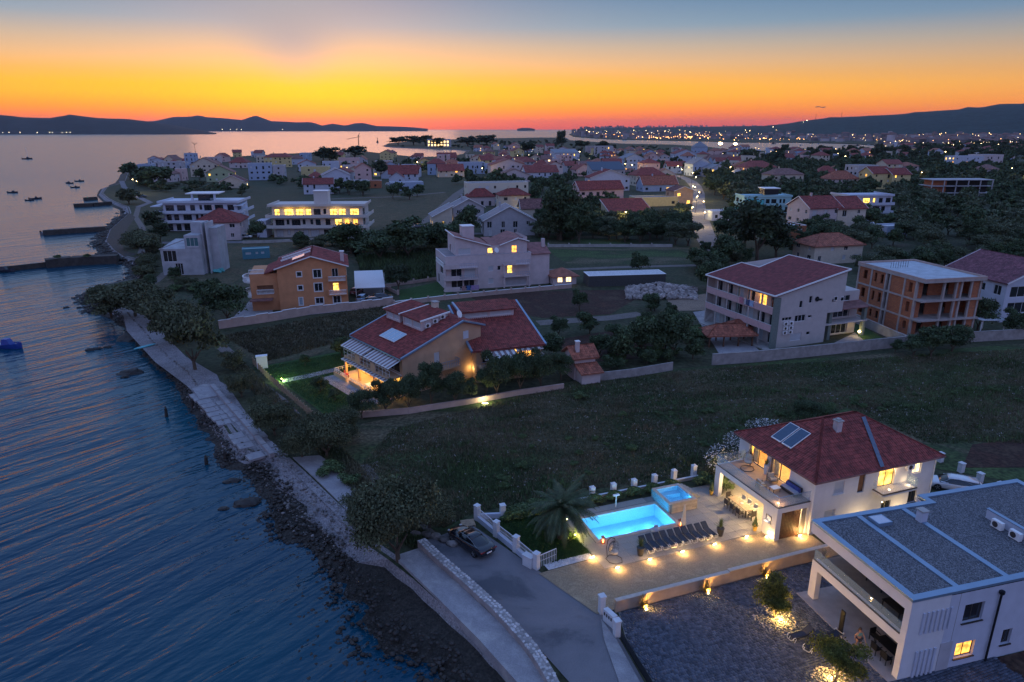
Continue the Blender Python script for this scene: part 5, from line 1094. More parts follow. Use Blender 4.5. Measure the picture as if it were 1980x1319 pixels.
def car(label, paint, L=4.9, W=1.92, Ht=1.42, fast=True, group=None, detail=True):
	t_ = thing('parked_car', label, 'car', group=group); h = L/2; w = W/2
	st = [(-h, .70, .42, .78), (-h+.10, .86, .24, .92), (-h*.72, .97, .19, .99), (-h*.3, 1.0, .18, .96), (h*.15, 1.0, .18, .93), (h*.42, .99, .18, .90), (h*.72, .96, .19, .82), (h-.18, .84, .22, .68), (h, .62, .30, .56)]
	mb = MB(); rg = []
	for x, f_, zb, zt in st:
		ww = w*f_; ring = [(0, zb), (ww*.86, zb), (ww*.98, zb+.12), (ww, (zb+zt)/2+.05), (ww*.95, zt-.07), (ww*.80, zt), (ww*.4, zt+.035), (0, zt+.045)]
		ring = [(x, y, z) for y, z in ring]+[(x, -y, z) for x_, y, z in [(0, a, b_) for a, b_ in [(q[0], q[1]) for q in ring[1:-1]][::-1]]]; rg.append(ring)
	n = len(rg[0]); 
	for r_ in rg: mb.v += r_
	for i in range(len(rg)-1):
		for j in range(n): k_ = (j+1) % n; mb.f.append((i*n+j, i*n+k_, (i+1)*n+k_, (i+1)*n+j))
	mb.f.append(tuple(range(n-1, -1, -1))); mb.f.append(tuple(range((len(rg)-1)*n, len(rg)*n)))
	o = mb.build('body', paint, t_, True); sb = o.modifiers.new('sub', 'SUBSURF'); sb.levels = sb.render_levels = 2 if detail else 1
	if fast: gs = [(-h*.86, .62, .96), (-h*.55, .70, 1.16), (-h*.18, .73, Ht-.06), (h*.10, .74, Ht-.05), (h*.24, .72, Ht-.14), (h*.50, .70, .93)]
	else: gs = [(-h*.90, .70, .95), (-h*.78, .74, Ht-.1), (-h*.3, .76, Ht-.03), (h*.10, .76, Ht-.03), (h*.26, .74, Ht-.14), (h*.56, .72, .93)]
	def hull(name, m, grow, rows, zlow=None):
		mb = MB(); base = .86
		for x, f_, zt in rows:
			yt = w*f_*.80+grow; yb = w*.90*(f_/.74)
			mb.v += [(x, yb, base if zlow is None else zt-.10), (x, yt, zt-.05+grow), (x, yt*.5, zt+grow), (x, -yt*.5, zt+grow), (x, -yt, zt-.05+grow), (x, -yb, base if zlow is None else zt-.10)] if zlow is None else [(x, yt+.02, zt-.10), (x, yt, zt-.04+grow), (x, yt*.5, zt+grow), (x, -yt*.5, zt+grow), (x, -yt, zt-.04+grow), (x, -yt-.02, zt-.10)]
		for i in range(len(rows)-1):
			for j in range(5): mb.f.append((i*6+j, (i+1)*6+j, (i+1)*6+j+1, i*6+j+1))
		mb.f.append((0, 1, 2, 3, 4, 5)); mb.f.append(tuple(range((len(rows)-1)*6+5, (len(rows)-1)*6-1, -1)))
		return mb.build(name, m, t_, True)
	hull('windows', CARG, 0, gs)
	hull('roof', paint, .02, gs[1:5] if not fast else [(-h*.34, .715, (1.16+Ht-.06)/2+.06), gs[2], gs[3]], 1)
	if detail:
		for s in (-1, 1):
			mb = MB(); y = s*w*.76; mb.path([(-h*.70, s*w*.80, .97), (-h*.4, s*w*.70, 1.20), (-h*.1, s*w*.66, Ht-.08), (h*.2, s*w*.66, Ht-.14), (h*.42, s*w*.84, .95)], .014, 5); mb.build('chrome_trim', RIM, t_)
			mb = MB(); mb.blob((h*.30, s*(w+.06), .96), .1, 2, 1, .05, (.8, 1.1, .6)); mb.build('mirror', paint, t_, True)
	for sx in (-1, 1):
		for sy in (-1, 1):
			x, y = sx*L*.305, sy*(w-.13); mb = MB(); mb.tube((0, -.12, 0), (0, .12, 0), .34, .34, 16); o = mb.build('wheel', TYRE, t_); o.location = (x, y, .34)
			mb = MB()
			for k in range(5): a = k*1.2566; mb.bar((0, 0, 0), (.23*math.cos(a), 0, .23*math.sin(a)), .05, .05)
			mb.tube((0, -.02, 0), (0, .02, 0), .07, .07, 8); mb2 = MB(); r_ = mb.build('rim', RIM, o); r_.location = (0, sy*.12, 0)
	for s in (-1, 1):
		mb = MB(); mb.blob((h-.14, s*w*.66, .66), .15, 1, 1, .02, (.9, .9, .4)); mb.build('headlight', LAMPC, t_, True)
		mb = MB(); mb.box(-h-.005, -h+.12, s*w*.66-.2, s*w*.66+.2, .72, .80); mb.build('tail_light', TAIL, t_)
	mb = MB(); mb.box(-h-.02, -h+.02, -.26, .26, .52, .64); mb.build('number_plate', TRIM, t_)
	return t_
c1 = car('glossy black fastback car parked on the road beside the lawn fence', car_paint('black_paint', (.012, .014, .022)))
a, c = at(930, 1082), at(872, 1040); d = math.atan2(c[1]-a[1], c[0]-a[0]); c1.location = ((a[0]+c[0])/2+.45, (a[1]+c[1])/2+.35, .065); c1.rotation_euler = (0, 0, d)
c2 = car('white saloon car parked on the yard behind the villa', car_paint('white_paint', (.66, .66, .68), .1), fast=False); c2.location = (*at(1842, 945), .02); c2.rotation_euler = (0, 0, R(158))
t_ = thing('pallet', 'weathered wooden pallet standing beside the first white fence post', 'pallet')
for k in range(6): box_obj('plank', WOODL, t_, -.6, .6, -.5+k*.18, -.5+k*.18+.12, .62, .65)
for k in range(3): box_obj('block', WOODL, t_, -.6+k*.55, -.5+k*.55, -.5, .52, .5, .62)
for s in ((-.55, -.45), (.5, -.45), (.5, .45), (-.55, .45)): box_obj('leg', WOODL, t_, s[0]-.05, s[0]+.05, s[1]-.05, s[1]+.05, 0, .5)
t_.location = (*at(905, 1023), 0); t_.rotation_euler = (0, 0, R(15))
ctr = U([(815, 1058), (850, 1092), (905, 1140), (965, 1195), (1025, 1262), (1062, 1319), (1088, 1380)]); fine, _ = dens(ctr, [1]*7, .6); fine = fine if len(fine) > 3 else ctr
def resamp(pts, st):
	out = [pts[0]]; acc = 0
	for a, c in zip(pts, pts[1:]):
		L = math.dist(a, c); n = max(1, round(L/st))
		for k in range(1, n+1): out.append((a[0]+(c[0]-a[0])*k/n, a[1]+(c[1]-a[1])*k/n))
	return out
def smooth(pts, it=2):
	for _ in range(it): pts = [pts[0]]+[((a[0]+2*b_[0]+c[0])/4, (a[1]+2*b_[1]+c[1])/4) for a, b_, c in zip(pts, pts[1:], pts[2:])]+[pts[-1]]
	return pts
fine = smooth(resamp(ctr, .5), 4); l_ = offs(fine, .36); r_ = offs(fine, -.36); t_ = thing('sea_wall', 'long curved wall topped with pale crazy-paved stones between the road and the concrete ledge', 'wall')
mb = MB(); zt = .78
for i in range(len(fine)-1):
	j = i+1; a, c, d, e = l_[i], l_[j], r_[j], r_[i]
	mb.poly((*a, 0), (*a, zt), (*c, zt), (*c, 0)); mb.poly((*e, 0), (*d, 0), (*d, zt), (*e, zt)); mb.poly((*a, zt), (*e, zt), (*d, zt), (*c, zt))
mb.poly((*l_[0], 0), (*r_[0], 0), (*r_[0], zt), (*l_[0], zt)); mb.build('body', mat('wall_render', (.30, .265, .255), .9, .2, 1, .2), t_)
mb = MB(); q = random.Random(3)
for i in range(len(fine)-1):
	for k in range(3):
		for h_ in range(2):
			f_ = (h_+q.uniform(.2, .8))/2; w_ = -.26+.26*k+q.uniform(-.03, .03); a = Vector(fine[i]).lerp(Vector(fine[i+1]), f_); n_ = (Vector(l_[i])-Vector(r_[i])).normalized(); p = a+n_*w_
			mb.blob((p.x, p.y, zt+.0), .13*q.uniform(.8, 1.15), q.randint(0, 999), 1, .25, (1, 1, .35))
tag(mb.build('stone', mat('cap_stone', (.42, .39, .38), .9, .2, 5, island=.5), t_), kind='stuff')
mb = MB(); p = at(822, 1040); 
for k in range(5): mb.blob((k*.9-.9, math.sin(k)*.3, .2), .45, k, 2, .15, (1.2, .8, .6))
o = mb.build('boulders', ROCKD); o.location = (*p, 0); o.rotation_euler = (0, 0, R(-20)); tag(o, 'row of low boulders at the end of the road in front of the black car', 'rocks')
def stripes(name, c1, c2, period):
	if name in _m: return _m[name]
	m = bpy.data.materials.new(name); m.use_nodes = True; T = m.node_tree; b = T.nodes['Principled BSDF']; b.inputs['Roughness'].default_value = .9
	t = N(T, 'ShaderNodeTexCoord'); s = N(T, 'ShaderNodeSeparateXYZ'); T.links.new(t.outputs['Object'], s.inputs[0])
	f = M(T, 'GREATER_THAN', M(T, 'FRACT', M(T, 'DIVIDE', s.outputs[0], period)), .5); T.links.new(mixc(T, f, c1, c2), b.inputs['Base Color']); _m[name] = m; return m
AWN = stripes('striped_awning_cloth', (.58, .56, .55), (.22, .15, .15), .8)
def awning(parent, x0, x1, y0, z0, out, drop, rz=0, loc=(0, 0, 0)):
	"""x along the wall, projecting to -y"""
	mb = MB(); mb.poly((x0, y0, z0), (x0, y0-out, z0-drop), (x1, y0-out, z0-drop), (x1, y0, z0)); n = int((x1-x0)/.275); w = (x1-x0)/n
	for k in range(n): a = x0+k*w; mb.poly((a, y0-out, z0-drop), (a+w*.5, y0-out-.01, z0-drop-.28), (a+w, y0-out, z0-drop))
	o = mb.build('awning', AWN, parent); o.location = loc; o.rotation_euler = (0, 0, rz); mb = MB(); mb.bar((x0, y0, z0+.04), (x1, y0, z0+.04), .12, .12); mb.bar((x0, y0-out, z0-drop), (x1, y0-out, z0-drop), .06, .06); mb.build('roller', TRIM, o); return o
DO = (-14.4, 84.6); DT = R(40)
dx = thing('ochre_house', 'ochre semi-detached house with long red roofs, striped awnings and a brightly lit ground terrace', 'house', (*DO, 0), DT); FOOT.append((DO[0], DO[1], DT, 13, 13.2)); FOOT.append((*loc2(DO, DT, -4, 0), DT, 5, 13.5)); FOOT.append((-5, 88, R(20), 12, 13))
W, D, H, RR = 13.0, 13.2, 5.5, 8.7; XR = 9.7
mb = MB()
wf = [(5.0, 5.9, 2.9, 5.0), (2.0, 2.9, .1, 2.2), (9.9, 10.8, 6.0, 7.1), (11.2, 12.6, 1.0, 6.2)]
zq = lambda x: H+(RR-H)*x/XR if x < XR else RR-(RR-7.6)*(x-XR)/(W-XR)
wall(mb, (0, 0), (W, 0), 0, H, [w for w in wf if w[3] <= H+.01]); 
mb.poly((0, 0, H), (W, 0, H), (W, 0, 7.6), (XR, 0, RR))
lft = [(.7, 3.6, 2.95, 5.0), (4.2, 8.2, 2.95, 5.0), (8.8, 12.5, 2.95, 5.0), (.8, 4.0, .15, 2.4), (4.6, 8.4, .15, 2.4), (9.2, 12.4, .15, 2.4)]
wall(mb, (0, D), (0, 0), 0, H, lft); wall(mb, (W, 0), (W, D), 0, 7.6); mb.poly((W, D, 0), (0, D, 0), (0, D, H), (XR, D, RR), (W, D, 7.6)); mb.build('wall', OCHRE, dx)
rfm = MB(); ov = .45; k = (RR-H)/XR; P1 = [(-ov, D+ov, H-ov*k), (-ov, -ov, H-ov*k), (XR, -ov, RR), (XR, D+ov, RR)]; k2 = (RR-7.6)/(W-XR); P2_ = [(W+ov, -ov, 7.6-ov*k2), (W+ov, D+ov, 7.6-ov*k2), (XR, D+ov, RR), (XR, -ov, RR)]
rfm.slab(P1, .18); rfm.slab(P2_, .18); rfo = rfm.build('roof', ROOFR[0], dx); tm = MB(); tiles(tm, P1, P1[0], P1[1], .26, .4); tiles(tm, P2_, P2_[0], P2_[1], .26, .4); tag(tm.build('roof_tiles', TILE, rfo), kind='stuff')
mb = MB()
for a, c in ((P1[1], P1[2]), (P1[0], P1[3]), (P2_[0], P2_[3]), (P2_[1], P2_[2])): mb.bar(Vector(a)+Vector((0, 0, .06)), Vector(c)+Vector((0, 0, .06)), .24, .24)
mb.bar((-ov-.05, -ov, H-.22), (-ov-.05, D+ov, H-.22), .14, .14); mb.build('verge_board', BLUEM, rfo)
def dormer(x0, x1, y0, y1, zb, zt, lab='dormer'):
	d = MB(); zr = lambda x: H+k*x
	wall(d, (x0, y1), (x0, y0), zr(x0), zt, [(.3, (y1-y0)/2-.15, zr(x0)+.3, zt-.12), ((y1-y0)/2+.15, y1-y0-.3, zr(x0)+.3, zt-.12)]); d.poly((x0, y0, zr(x0)), (x1, y0, zr(x1)), (x1, y0, zt+.5), (x0, y0, zt)); d.poly((x1, y1, zr(x1)), (x0, y1, zr(x0)), (x0, y1, zt), (x1, y1, zt+.5)); o = d.build(lab, PALEP, rfo)
	window(o, (x0, y1), (x0, y0), .3, (y1-y0)/2-.15, zr(x0)+.3, zt-.12, SHUT, div=2); window(o, (x0, y1), (x0, y0), (y1-y0)/2+.15, y1-y0-.3, zr(x0)+.3, zt-.12, SHUT, div=2)
	for j in range(3): ac_unit(o, (x0+.5+j*1.25, y0-.02, zr(x0+.5+j*1.25)+.35)) if y0 < 4 else None
	r = MB(); PP = [(x0-.35, y1+.3, zt-.02), (x0-.35, y0-.3, zt-.02), (x1+.2, y0-.3, zt+.55), (x1+.2, y1+.3, zt+.55)]; r.slab(PP, .12); ro = r.build('dormer_roof', ROOFR[0], o); tm = MB(); tiles(tm, PP, PP[0], PP[1], .26, .4); tag(tm.build('roof_tiles', TILE, o), kind='stuff')
	r = MB(); r.bar(Vector(PP[1])+Vector((0, 0, .05)), Vector(PP[2])+Vector((0, 0, .05)), .18, .2); r.bar(Vector(PP[0])+Vector((0, 0, .05)), Vector(PP[3])+Vector((0, 0, .05)), .18, .2); r.build('verge_board', TRIM, o)
dormer(5.2, 9.6, 3.2, 8.0, 0, 8.75); dormer(5.2, 9.6, 8.9, 12.7, 0, 8.65)
box_obj('chimney', CREAM, rfo, 9.4, 10.1, 6.1, 7.0, 8.3, 10.1); box_obj('chimney_cap', CONC, rfo, 9.3, 10.2, 6.0, 7.1, 10.1, 10.22)
SOLW = mat('pale_solar_glass', (.30, .42, .52), .2, .06, spec=.8)
for j in range(4):
	y0 = 4.3+j*1.02; f_ = lambda x, y, d=0.0: (x, y, H+x*k+.22+d); mb = MB(); mb.hexa([f_(1.4, y0), f_(3.5, y0), f_(3.5, y0+.96), f_(1.4, y0+.96), f_(1.4, y0, .09), f_(3.5, y0, .09), f_(3.5, y0+.96, .09), f_(1.4, y0+.96, .09)]); o = mb.build('solar_panel', TRIM, dx)
	mb = MB(); mb.poly(f_(1.45, y0+.05, .095), f_(3.45, y0+.05, .095), f_(3.45, y0+.91, .095), f_(1.45, y0+.91, .095)); mb.build('pane', SOLW, o)
dish(rfo, (10.3, 1.6, 8.5), .55)
FD = ((0, 0), (W, 0)); LD = ((0, D), (0, 0))
window(dx, *FD, 5.0, 5.9, 2.9, 5.0, SHUT, div=1, name='balcony_door'); window(dx, *FD, 2.0, 2.9, .1, 2.2, mat('door_pale', (.5, .42, .34), .7), div=1, name='door')
mb = MB(); mb.box(9.9, 10.8, -.05, .0, 6.0, 7.1); mb.build('window', SHUT, dx)
for w in lft: window(dx, *LD, *w, LITY if w[2] < 1 else GLASSD, FRAME if w[2] > 1 else FRAMED, dep=.2, name='sliding_door')
mb = MB(); mb.box(-1.9, -.001, .2, D-.2, 2.62, 2.85); mb.build('balcony_slab', OCHRE, dx)
for a, c in ((.2, 3.9), (5.2, 8.2), (9.6, 13.0)): rail(dx, [(-1.85, a), (-1.85, c)], 2.85, 1.0, TRIM, .9)
for a, c in ((3.9, 5.2), (8.2, 9.6)): box_obj('parapet', OCHRE, dx, -1.92, -1.75, a, c, 2.851, 3.9)
for y in (.3, 4.5, 8.9, 12.9): box_obj('column', OCHRE, dx, -1.9, -1.6, y-.15, y+.15, 0, 2.619)
mb = MB(); mb.box(-3.6, -.001, .0, D, 0, .14); mb.build('terrace_floor', mat('terrace_pink', (.42, .33, .28), .8, .1), dx)
for a, c in ((.6, 4.0), (5.0, 8.5), (9.5, 13.2)): box_obj('terrace_wall', OCHRE, dx, -3.6, -3.42, a, c, .141, .7)
rail(dx, [(-3.5, 9.5), (-3.5, 13.1), (-.3, 13.1)], .7, .5, TRIM, .6); rail(dx, [(-3.5, .6), (-3.5, 8.5)], .7, .35, TRIM, .8)
def awn_left(y0, y1, z, out, drop):
	awning(dx, 0, y1-y0, 0, z, out, drop, R(-90), (-.05, y1, 0))
awn_left(6.9, 13.3, 5.1, 2.1, .75); awn_left(-.1, 6.6, 5.1, 2.1, .75); awn_left(.2, 13.1, 2.8, 2.3, .40)
for y in (2.3, 6.6, 10.8):
	mb = MB(); mb.lathe((-.9, y, 2.5), [(.12, 0), (.12, .1)], 8); mb.build('ceiling_lamp', LAMPG, dx); point('terrace_light', (-1.2, y, 2.1), 204, (1, .55, .10), .1, dx)
mb = MB(); mb.box(4.6, 8.6, -1.1, -.001, 2.55, 2.8); mb.build('balcony_slab', OCHRE, dx); rail(dx, [(4.65, -.05), (4.65, -1.05), (8.55, -1.05), (8.55, -.05)], 2.8, .9, BLUEM, .3)
for j in range(5): box_obj('louvre', WOODL, dx, 11.25, 12.55, -.04, .02, 1.6+j*.95, 1.68+j*.95)
mb = MB(); mb.box(11.2, 12.6, .05, .1, 1.0, 6.2); mb.build('stair_window', mat('stair_dark', (.05, .035, .03), .6), dx)
point('stair_light', (10.9, -.5, 1.6), 27, (1, .7, .25), .1, dx); point('stair_light', (12.0, -.8, 4.4), 9, (1, .6, .25), .1, dx)
sheet('patio', [loc2(DO, DT, -5.6, -.3), loc2(DO, DT, -3.6, -.3), loc2(DO, DT, -3.6, 13.4), loc2(DO, DT, -5.6, 13.4)], .1, CONCG)
p = loc2(DO, DT, -2.6, 11.2); t_ = thing('garden_chair', 'red garden chair at the far end of the lit terrace', 'chair', (*p, .14), DT+R(60)); REDM = mat('red_plastic', (.40, .02, .02), .5); box_obj('seat', REDM, t_, -.3, .3, -.3, .3, .4, .47); box_obj('backrest', REDM, t_, -.3, .3, .25, .32, .47, 1.0)
for sx in (-.25, .25):
	for sy in (-.25, .25): box_obj('leg', REDM, t_, sx-.03, sx+.03, sy-.03, sy+.03, 0, .4)
p = loc2(DO, DT, -2.4, 4.6); t_ = thing('garden_table', 'white table on the lit ground terrace of the ochre house', 'table', (*p, .14), DT); box_obj('tabletop', TRIM, t_, -.5, .5, -.8, .8, .7, .76)
for s in ((-.4, -.7), (.4, -.7), (.4, .7), (-.4, .7)): box_obj('leg', TRIM, t_, s[0]-.04, s[0]+.04, s[1]-.04, s[1]+.04, 0, .7)
EO = (-4.9, 89.6); ET = R(19); W2, D2, H2, R2 = 9.6, 12.4, 4.9, 8.2
ex = thing('ochre_house', 'right-hand wing of the ochre house, its big red roof sloping down to a striped awning', 'house', (*EO, 0), ET)
mb = MB(); wall(mb, (0, 0), (W2, 0), 0, H2, [(.8, 4.0, 2.8, 4.4), (5.2, 8.8, 2.8, 4.4), (1, 4, .2, 2.2)]); wall(mb, (W2, 0), (W2, D2), 0, H2, gable=[(D2-.3, R2)]); wall(mb, (0, D2), (0, 0), 0, H2, gable=[(.3, R2)]); wall(mb, (W2, D2), (0, D2), 0, R2-.2); mb.build('wall', OCHRE, ex)
ke = (R2-H2)/D2; P3 = [(-.8, -.5, H2-.5*ke), (W2+.5, -.5, H2-.5*ke), (W2+.5, D2, R2), (-.8, D2, R2)]; mb = MB(); mb.slab(P3, .18); ro = mb.build('roof', ROOFR[0], ex); tm = MB(); tiles(tm, P3, P3[0], P3[1], .3, .42, .07); tag(tm.build('roof_tiles', TILE, ro), kind='stuff')
mb = MB(); mb.bar(P3[1], P3[2], .3, .3); mb.bar(P3[0], P3[3], .3, .3); mb.build('verge_board', BLUEM, ro); mb = MB(); mb.bar(P3[3], P3[2], .2, .22); mb.build('ridge_tiles', TILE, ro)
d = MB(); zr = lambda y: H2+ke*y; y0 = 8.0; wall(d, (.3, y0), (8.2, y0), zr(y0), zr(y0)+1.15, [(.3, 3.8, zr(y0)+.25, zr(y0)+1.0), (4.2, 7.6, zr(y0)+.25, zr(y0)+1.0)]); d.poly((8.2, y0, zr(y0)), (8.2, D2, R2), (8.2, D2, R2+.3), (8.2, y0, zr(y0)+1.15)); d.poly((.3, D2, R2), (.3, y0, zr(y0)), (.3, y0, zr(y0)+1.15), (.3, D2, R2+.3)); o = d.build('dormer', PALEP, ro)
window(o, (.3, y0), (8.2, y0), .3, 3.8, zr(y0)+.25, zr(y0)+1.0, SHUT, div=3); window(o, (.3, y0), (8.2, y0), 4.2, 7.6, zr(y0)+.25, zr(y0)+1.0, SHUT, div=3)
PP = [(-.2, y0-.4, zr(y0)+1.15), (8.6, y0-.4, zr(y0)+1.15), (8.6, D2, R2+.42), (-.2, D2, R2+.42)]; mb = MB(); mb.slab(PP, .12); mb.build('dormer_roof', ROOFR[0], o); tm = MB(); tiles(tm, PP, PP[0], PP[1], .3, .42, .07); tag(tm.build('roof_tiles', TILE, o), kind='stuff')
mb = MB(); mb.bar(PP[0], PP[3], .3, .3); mb.build('verge_board', BLUEM, o)
window(ex, (0, 0), (W2, 0), .8, 4.0, 2.8, 4.4, GLASSD, div=3); window(ex, (0, 0), (W2, 0), 5.2, 8.8, 2.8, 4.4, LITO, div=3); window(ex, (0, 0), (W2, 0), 1, 4, .2, 2.2, GLASSD, div=3)
mb = MB(); mb.box(0, W2, -2.0, -.001, 2.5, 2.7); mb.build('balcony_slab', OCHRE, ex); rail(ex, [(.05, -1.95), (W2-.05, -1.95), (W2-.05, -.05)], 2.7, .9, BLUEM, .4)
awning(ex, .5, 5.4, -.1, 4.6, 2.4, .5); awning(ex, 5.6, 9.6, -.1, 4.6, .8, .25)
sh = house('small pale outhouse with two stepped red roofs and a chimney beside the garden wall', at(1110, 735), 19, 3.2, 3.4, 3.4, 'gable_x', 1.1, PALEP, ROOFR[2], win={'l': [(1.2, 2, 2.0, 2.7, GLASSD, 1)]}, tile=TILE2, chim=False, pitch=.28, name='outhouse', cat='outhouse')
box_obj('chimney', PALEP, sh, .5, 1.0, .6, 1.1, 3.6, 5.4); box_obj('chimney_cap', TRIM, sh, .42, 1.08, .52, 1.18, 5.4, 5.5)
box_obj('lean_to', PALEP, sh, .2, 3.0, -2.2, -.02, 0, 1.6); mb = MB(); PP = [(-.1, -2.6, 1.62), (3.4, -2.6, 1.62), (3.4, 0, 2.4), (-.1, 0, 2.4)]; mb.slab(PP, .1); mb.build('lean_to_roof', ROOFR[2], sh); tm = MB(); tiles(tm, PP, PP[0], PP[1], .28, .4); tag(tm.build('roof_tiles', TILE2, sh), kind='stuff')
mb = MB(); mb.box(-.5, .5, -.35, .35, 0, 1.9); mb.box(-.55, .55, -.4, .4, 1.9, 1.98); o = mb.build('pump_cabinet', TRIM); o.location = (*at(508, 712), 0); o.rotation_euler = (0, 0, R(20)); o.scale = (1.5, 1.2, 1); tag(o, 'white metal cabinet at the lawn corner by the shore path', 'cabinet')
OO = loc2((-32.6, 132.4), R(14), -13, 0); OT = 14
S_ = .14
fw = [(3.6, 4.5, 6.6, 7.5, GLASSD, 1, S_), (6.7, 8.2, 6.2, 7.8, GLASSD, 2, S_), (3.6, 4.5, 3.9, 4.8, GLASSD, 1, S_), (6.7, 8.2, 3.5, 5.1, GLASSD, 2, S_), (3.6, 4.3, .9, 2.4, GLASSB, 1, S_), (6.7, 8.2, 1.0, 2.2, GLASSD, 2, S_), (10.2, 11.4, 6.2, 7.9, GLASSD, 2, 0), (10.2, 11.4, 3.3, 5.0, LITY, 2, 0), (10.1, 11.5, .9, 2.4, GLASSD, 2, S_)]
oh = house('orange three-storey apartment house with white window surrounds and a gabled red roof', OO, OT, 13, 12, 8.4, 'gable_y', 2.1, ORANGE, ROOFR[0], win={'f': fw, 'l': [(1, 2.2, 6, 7.4, GLASSD, 2, S_), (4, 5.2, 3.4, 4.9, GLASSD, 2, S_)], 'r': [(3, 4.2, 6, 7.4, GLASSD, 2, S_)]}, tile=TILE, pitch=.32, trim=TRIM, ov=.5, name='apartment_house')
for z in (5.6, 2.85):
	mb = MB(); mb.box(9.3, 12.9, -1.0, -.001, z-.2, z); mb.build('balcony_slab', ORANGE, oh); balusters(oh, [(9.35, -.95), (12.85, -.95)], z)
	for x in (9.25, 12.75): box_obj('pier', ORANGE, oh, x, x+.2, -1.05, -.02, z, z+.95)
box_obj('chimney', PALEP, oh, 12.0, 12.7, 3.0, 3.8, 8.4, 10.6); box_obj('chimney_cap', TRIM, oh, 11.9, 12.8, 2.9, 3.9, 10.6, 10.72)
for z in (6.0, 5.0):
	pass
wg = MB(); wall(wg, (-5.2, .9), (0, .9), 0, 7.3, [(1.2, 4.2, 3.3, 5.0)]); wall(wg, (-5.2, 10), (-5.2, .9), 0, 7.3, [(6, 8, .3, 2.2)]); wg.poly((-5.2, .9, 7.3), (0, .9, 7.3), (0, 10, 7.3), (-5.2, 10, 7.3)); wg.build('wing', ORANGE, oh)
mb = MB(); mb.slab([(-2.4, .4, 7.35), (.3, .4, 8.4), (.3, 10, 8.4), (-2.4, 10, 7.35)], .15); w_ = mb.build('wing_roof', ROOFR[0], oh); tm = MB(); tiles(tm, [(-2.4, 10, 7.35), (-2.4, .4, 7.35), (.3, .4, 8.4), (.3, 10, 8.4)], (-2.4, 10, 7.35), (-2.4, .4, 7.35), .32, .42); tag(tm.build('roof_tiles', TILE, w_), kind='stuff')
mb = MB(); mb.box(-4.0, -1.0, 1.25, 1.3, 3.3, 5.0); mb.build('arch_recess', mat('arch_dark', (.20, .09, .05), .9), oh); balusters(oh, [(-4.1, .8), (-1.0, .8)], 3.3)
for z in (5.75, 2.9):
	mb = MB(); pts = [(-5.2-1.5*math.sin(math.pi*t/8), 3.5-2.6*math.cos(math.pi*t/8)) for t in range(9)]; mb.prism(pts, z-.2, z); mb.build('round_balcony', TRIM, oh); balusters(oh, pts, z, .85)
balusters(oh, [(-5.2, .95), (-2.5, .95)], 7.3-.0, .8)
t_ = MB(); t_.box(-5.4, -1.2, -1.3, .85, 2.35, 2.5); t_.build('porch_roof', TILE3, oh)
for j in range(2):
	mb = MB(); k3 = 2.1/6.5; f_ = lambda x, y, d=0.0: (x, y, 8.4+x*k3+.25+d); y0 = 1.2+j*1.35; mb.hexa([f_(2.9, y0), f_(5.2, y0), f_(5.2, y0+1.3), f_(2.9, y0+1.3), f_(2.9, y0, .1), f_(5.2, y0, .1), f_(5.2, y0+1.3, .1), f_(2.9, y0+1.3, .1)]); mb.build('solar_panel', SOLW, oh)
for y in (5.2, 8.4):
	mb = MB(); mb.bar((.5, y, 8.7+.2), (6.3, y, 10.65), .3, .3); mb.build('roof_step', TRIM, oh)
WALLP = mat('pink_wall', (.44, .32, .28), .9, .12, 1)
def wallrun(label, px, h, m, t=.25, seg=2.6, posts=False, stepz=.0, cap=True, name='boundary_wall', ph=.35):
	c = U(px); t_ = thing(name, label, 'wall'); pts = resamp(c, seg)
	for i, (a, c_) in enumerate(zip(pts, pts[1:])):
		if math.dist(a, c_) < .05: continue
		dz = stepz*((i % 2)*.5); d = (Vector(c_)-Vector(a)).normalized()*.004
		mb = MB(); mb.bar((a[0]+d.x, a[1]+d.y, (h+dz)/2), (c_[0]-d.x, c_[1]-d.y, (h+dz)/2), t, h+dz); mb.build('wall_section', m, t_)
		if cap: mb = MB(); mb.bar((a[0], a[1], h+dz+.04), (c_[0], c_[1], h+dz+.04), t+.1, .06); mb.build('coping', TRIM if cap == 1 else m, t_)
		if posts: mb = MB(); mb.box(a[0]-.2, a[0]+.2, a[1]-.2, a[1]+.2, 0, h+ph); mb.build('pier', m, t_)
	return t_
wallrun('pink stepped boundary wall in front of the orange apartment house', [(424, 636), (520, 622), (600, 608), (700, 598), (760, 590)], 1.5, WALLP, .3, 2.4, stepz=.3)
wallrun('pale boundary wall with short piers in front of the balcony block', [(762, 592), (860, 580), (960, 570), (1070, 560), (1105, 557)], .9, WALLP, .25, 3.2, posts=True)
wallrun('long grey block wall between the dark field and the three-storey guesthouse', [(1376, 706), (1460, 700), (1560, 690), (1700, 675), (1800, 665), (1990, 655)], 1.7, mat('grey_block_wall', (.30, .275, .265), .9, .2, 1.2, .3), .25, 2.2, cap=2)
wallrun('low grey wall left of the gazebo behind the dark field', [(1150, 738), (1220, 730), (1300, 716)], 1.3, _m['grey_block_wall'], .2, 2.5, cap=0)
wallrun('pale wall along the dark field below the ochre house', [(690, 808), (790, 800), (900, 783), (1000, 765), (1090, 752)], .7, WALLP, .22, 2.5, cap=2, posts=False)
wallrun('pale sloping wall between the guesthouse lawn and the unfinished brick building', [(1640, 618), (1690, 640), (1760, 672)], 1.6, CONC, .25, 2.5, cap=0)
wallrun('low wall beside the bay road in front of the white modern buildings', [(470, 471), (520, 470), (700, 460)], .9, CONC, .25, 4, cap=0)
wallrun('short pale wall with piers beyond the covered car park', [(770, 570), (740, 556), (800, 548), (855, 540)], .7, WALLP, .2, 4, cap=0, posts=True)
wallrun('far field wall behind the balcony block', [(1060, 478), (1180, 478), (1300, 478)], .9, CONC, .2, 6, cap=0, posts=True)
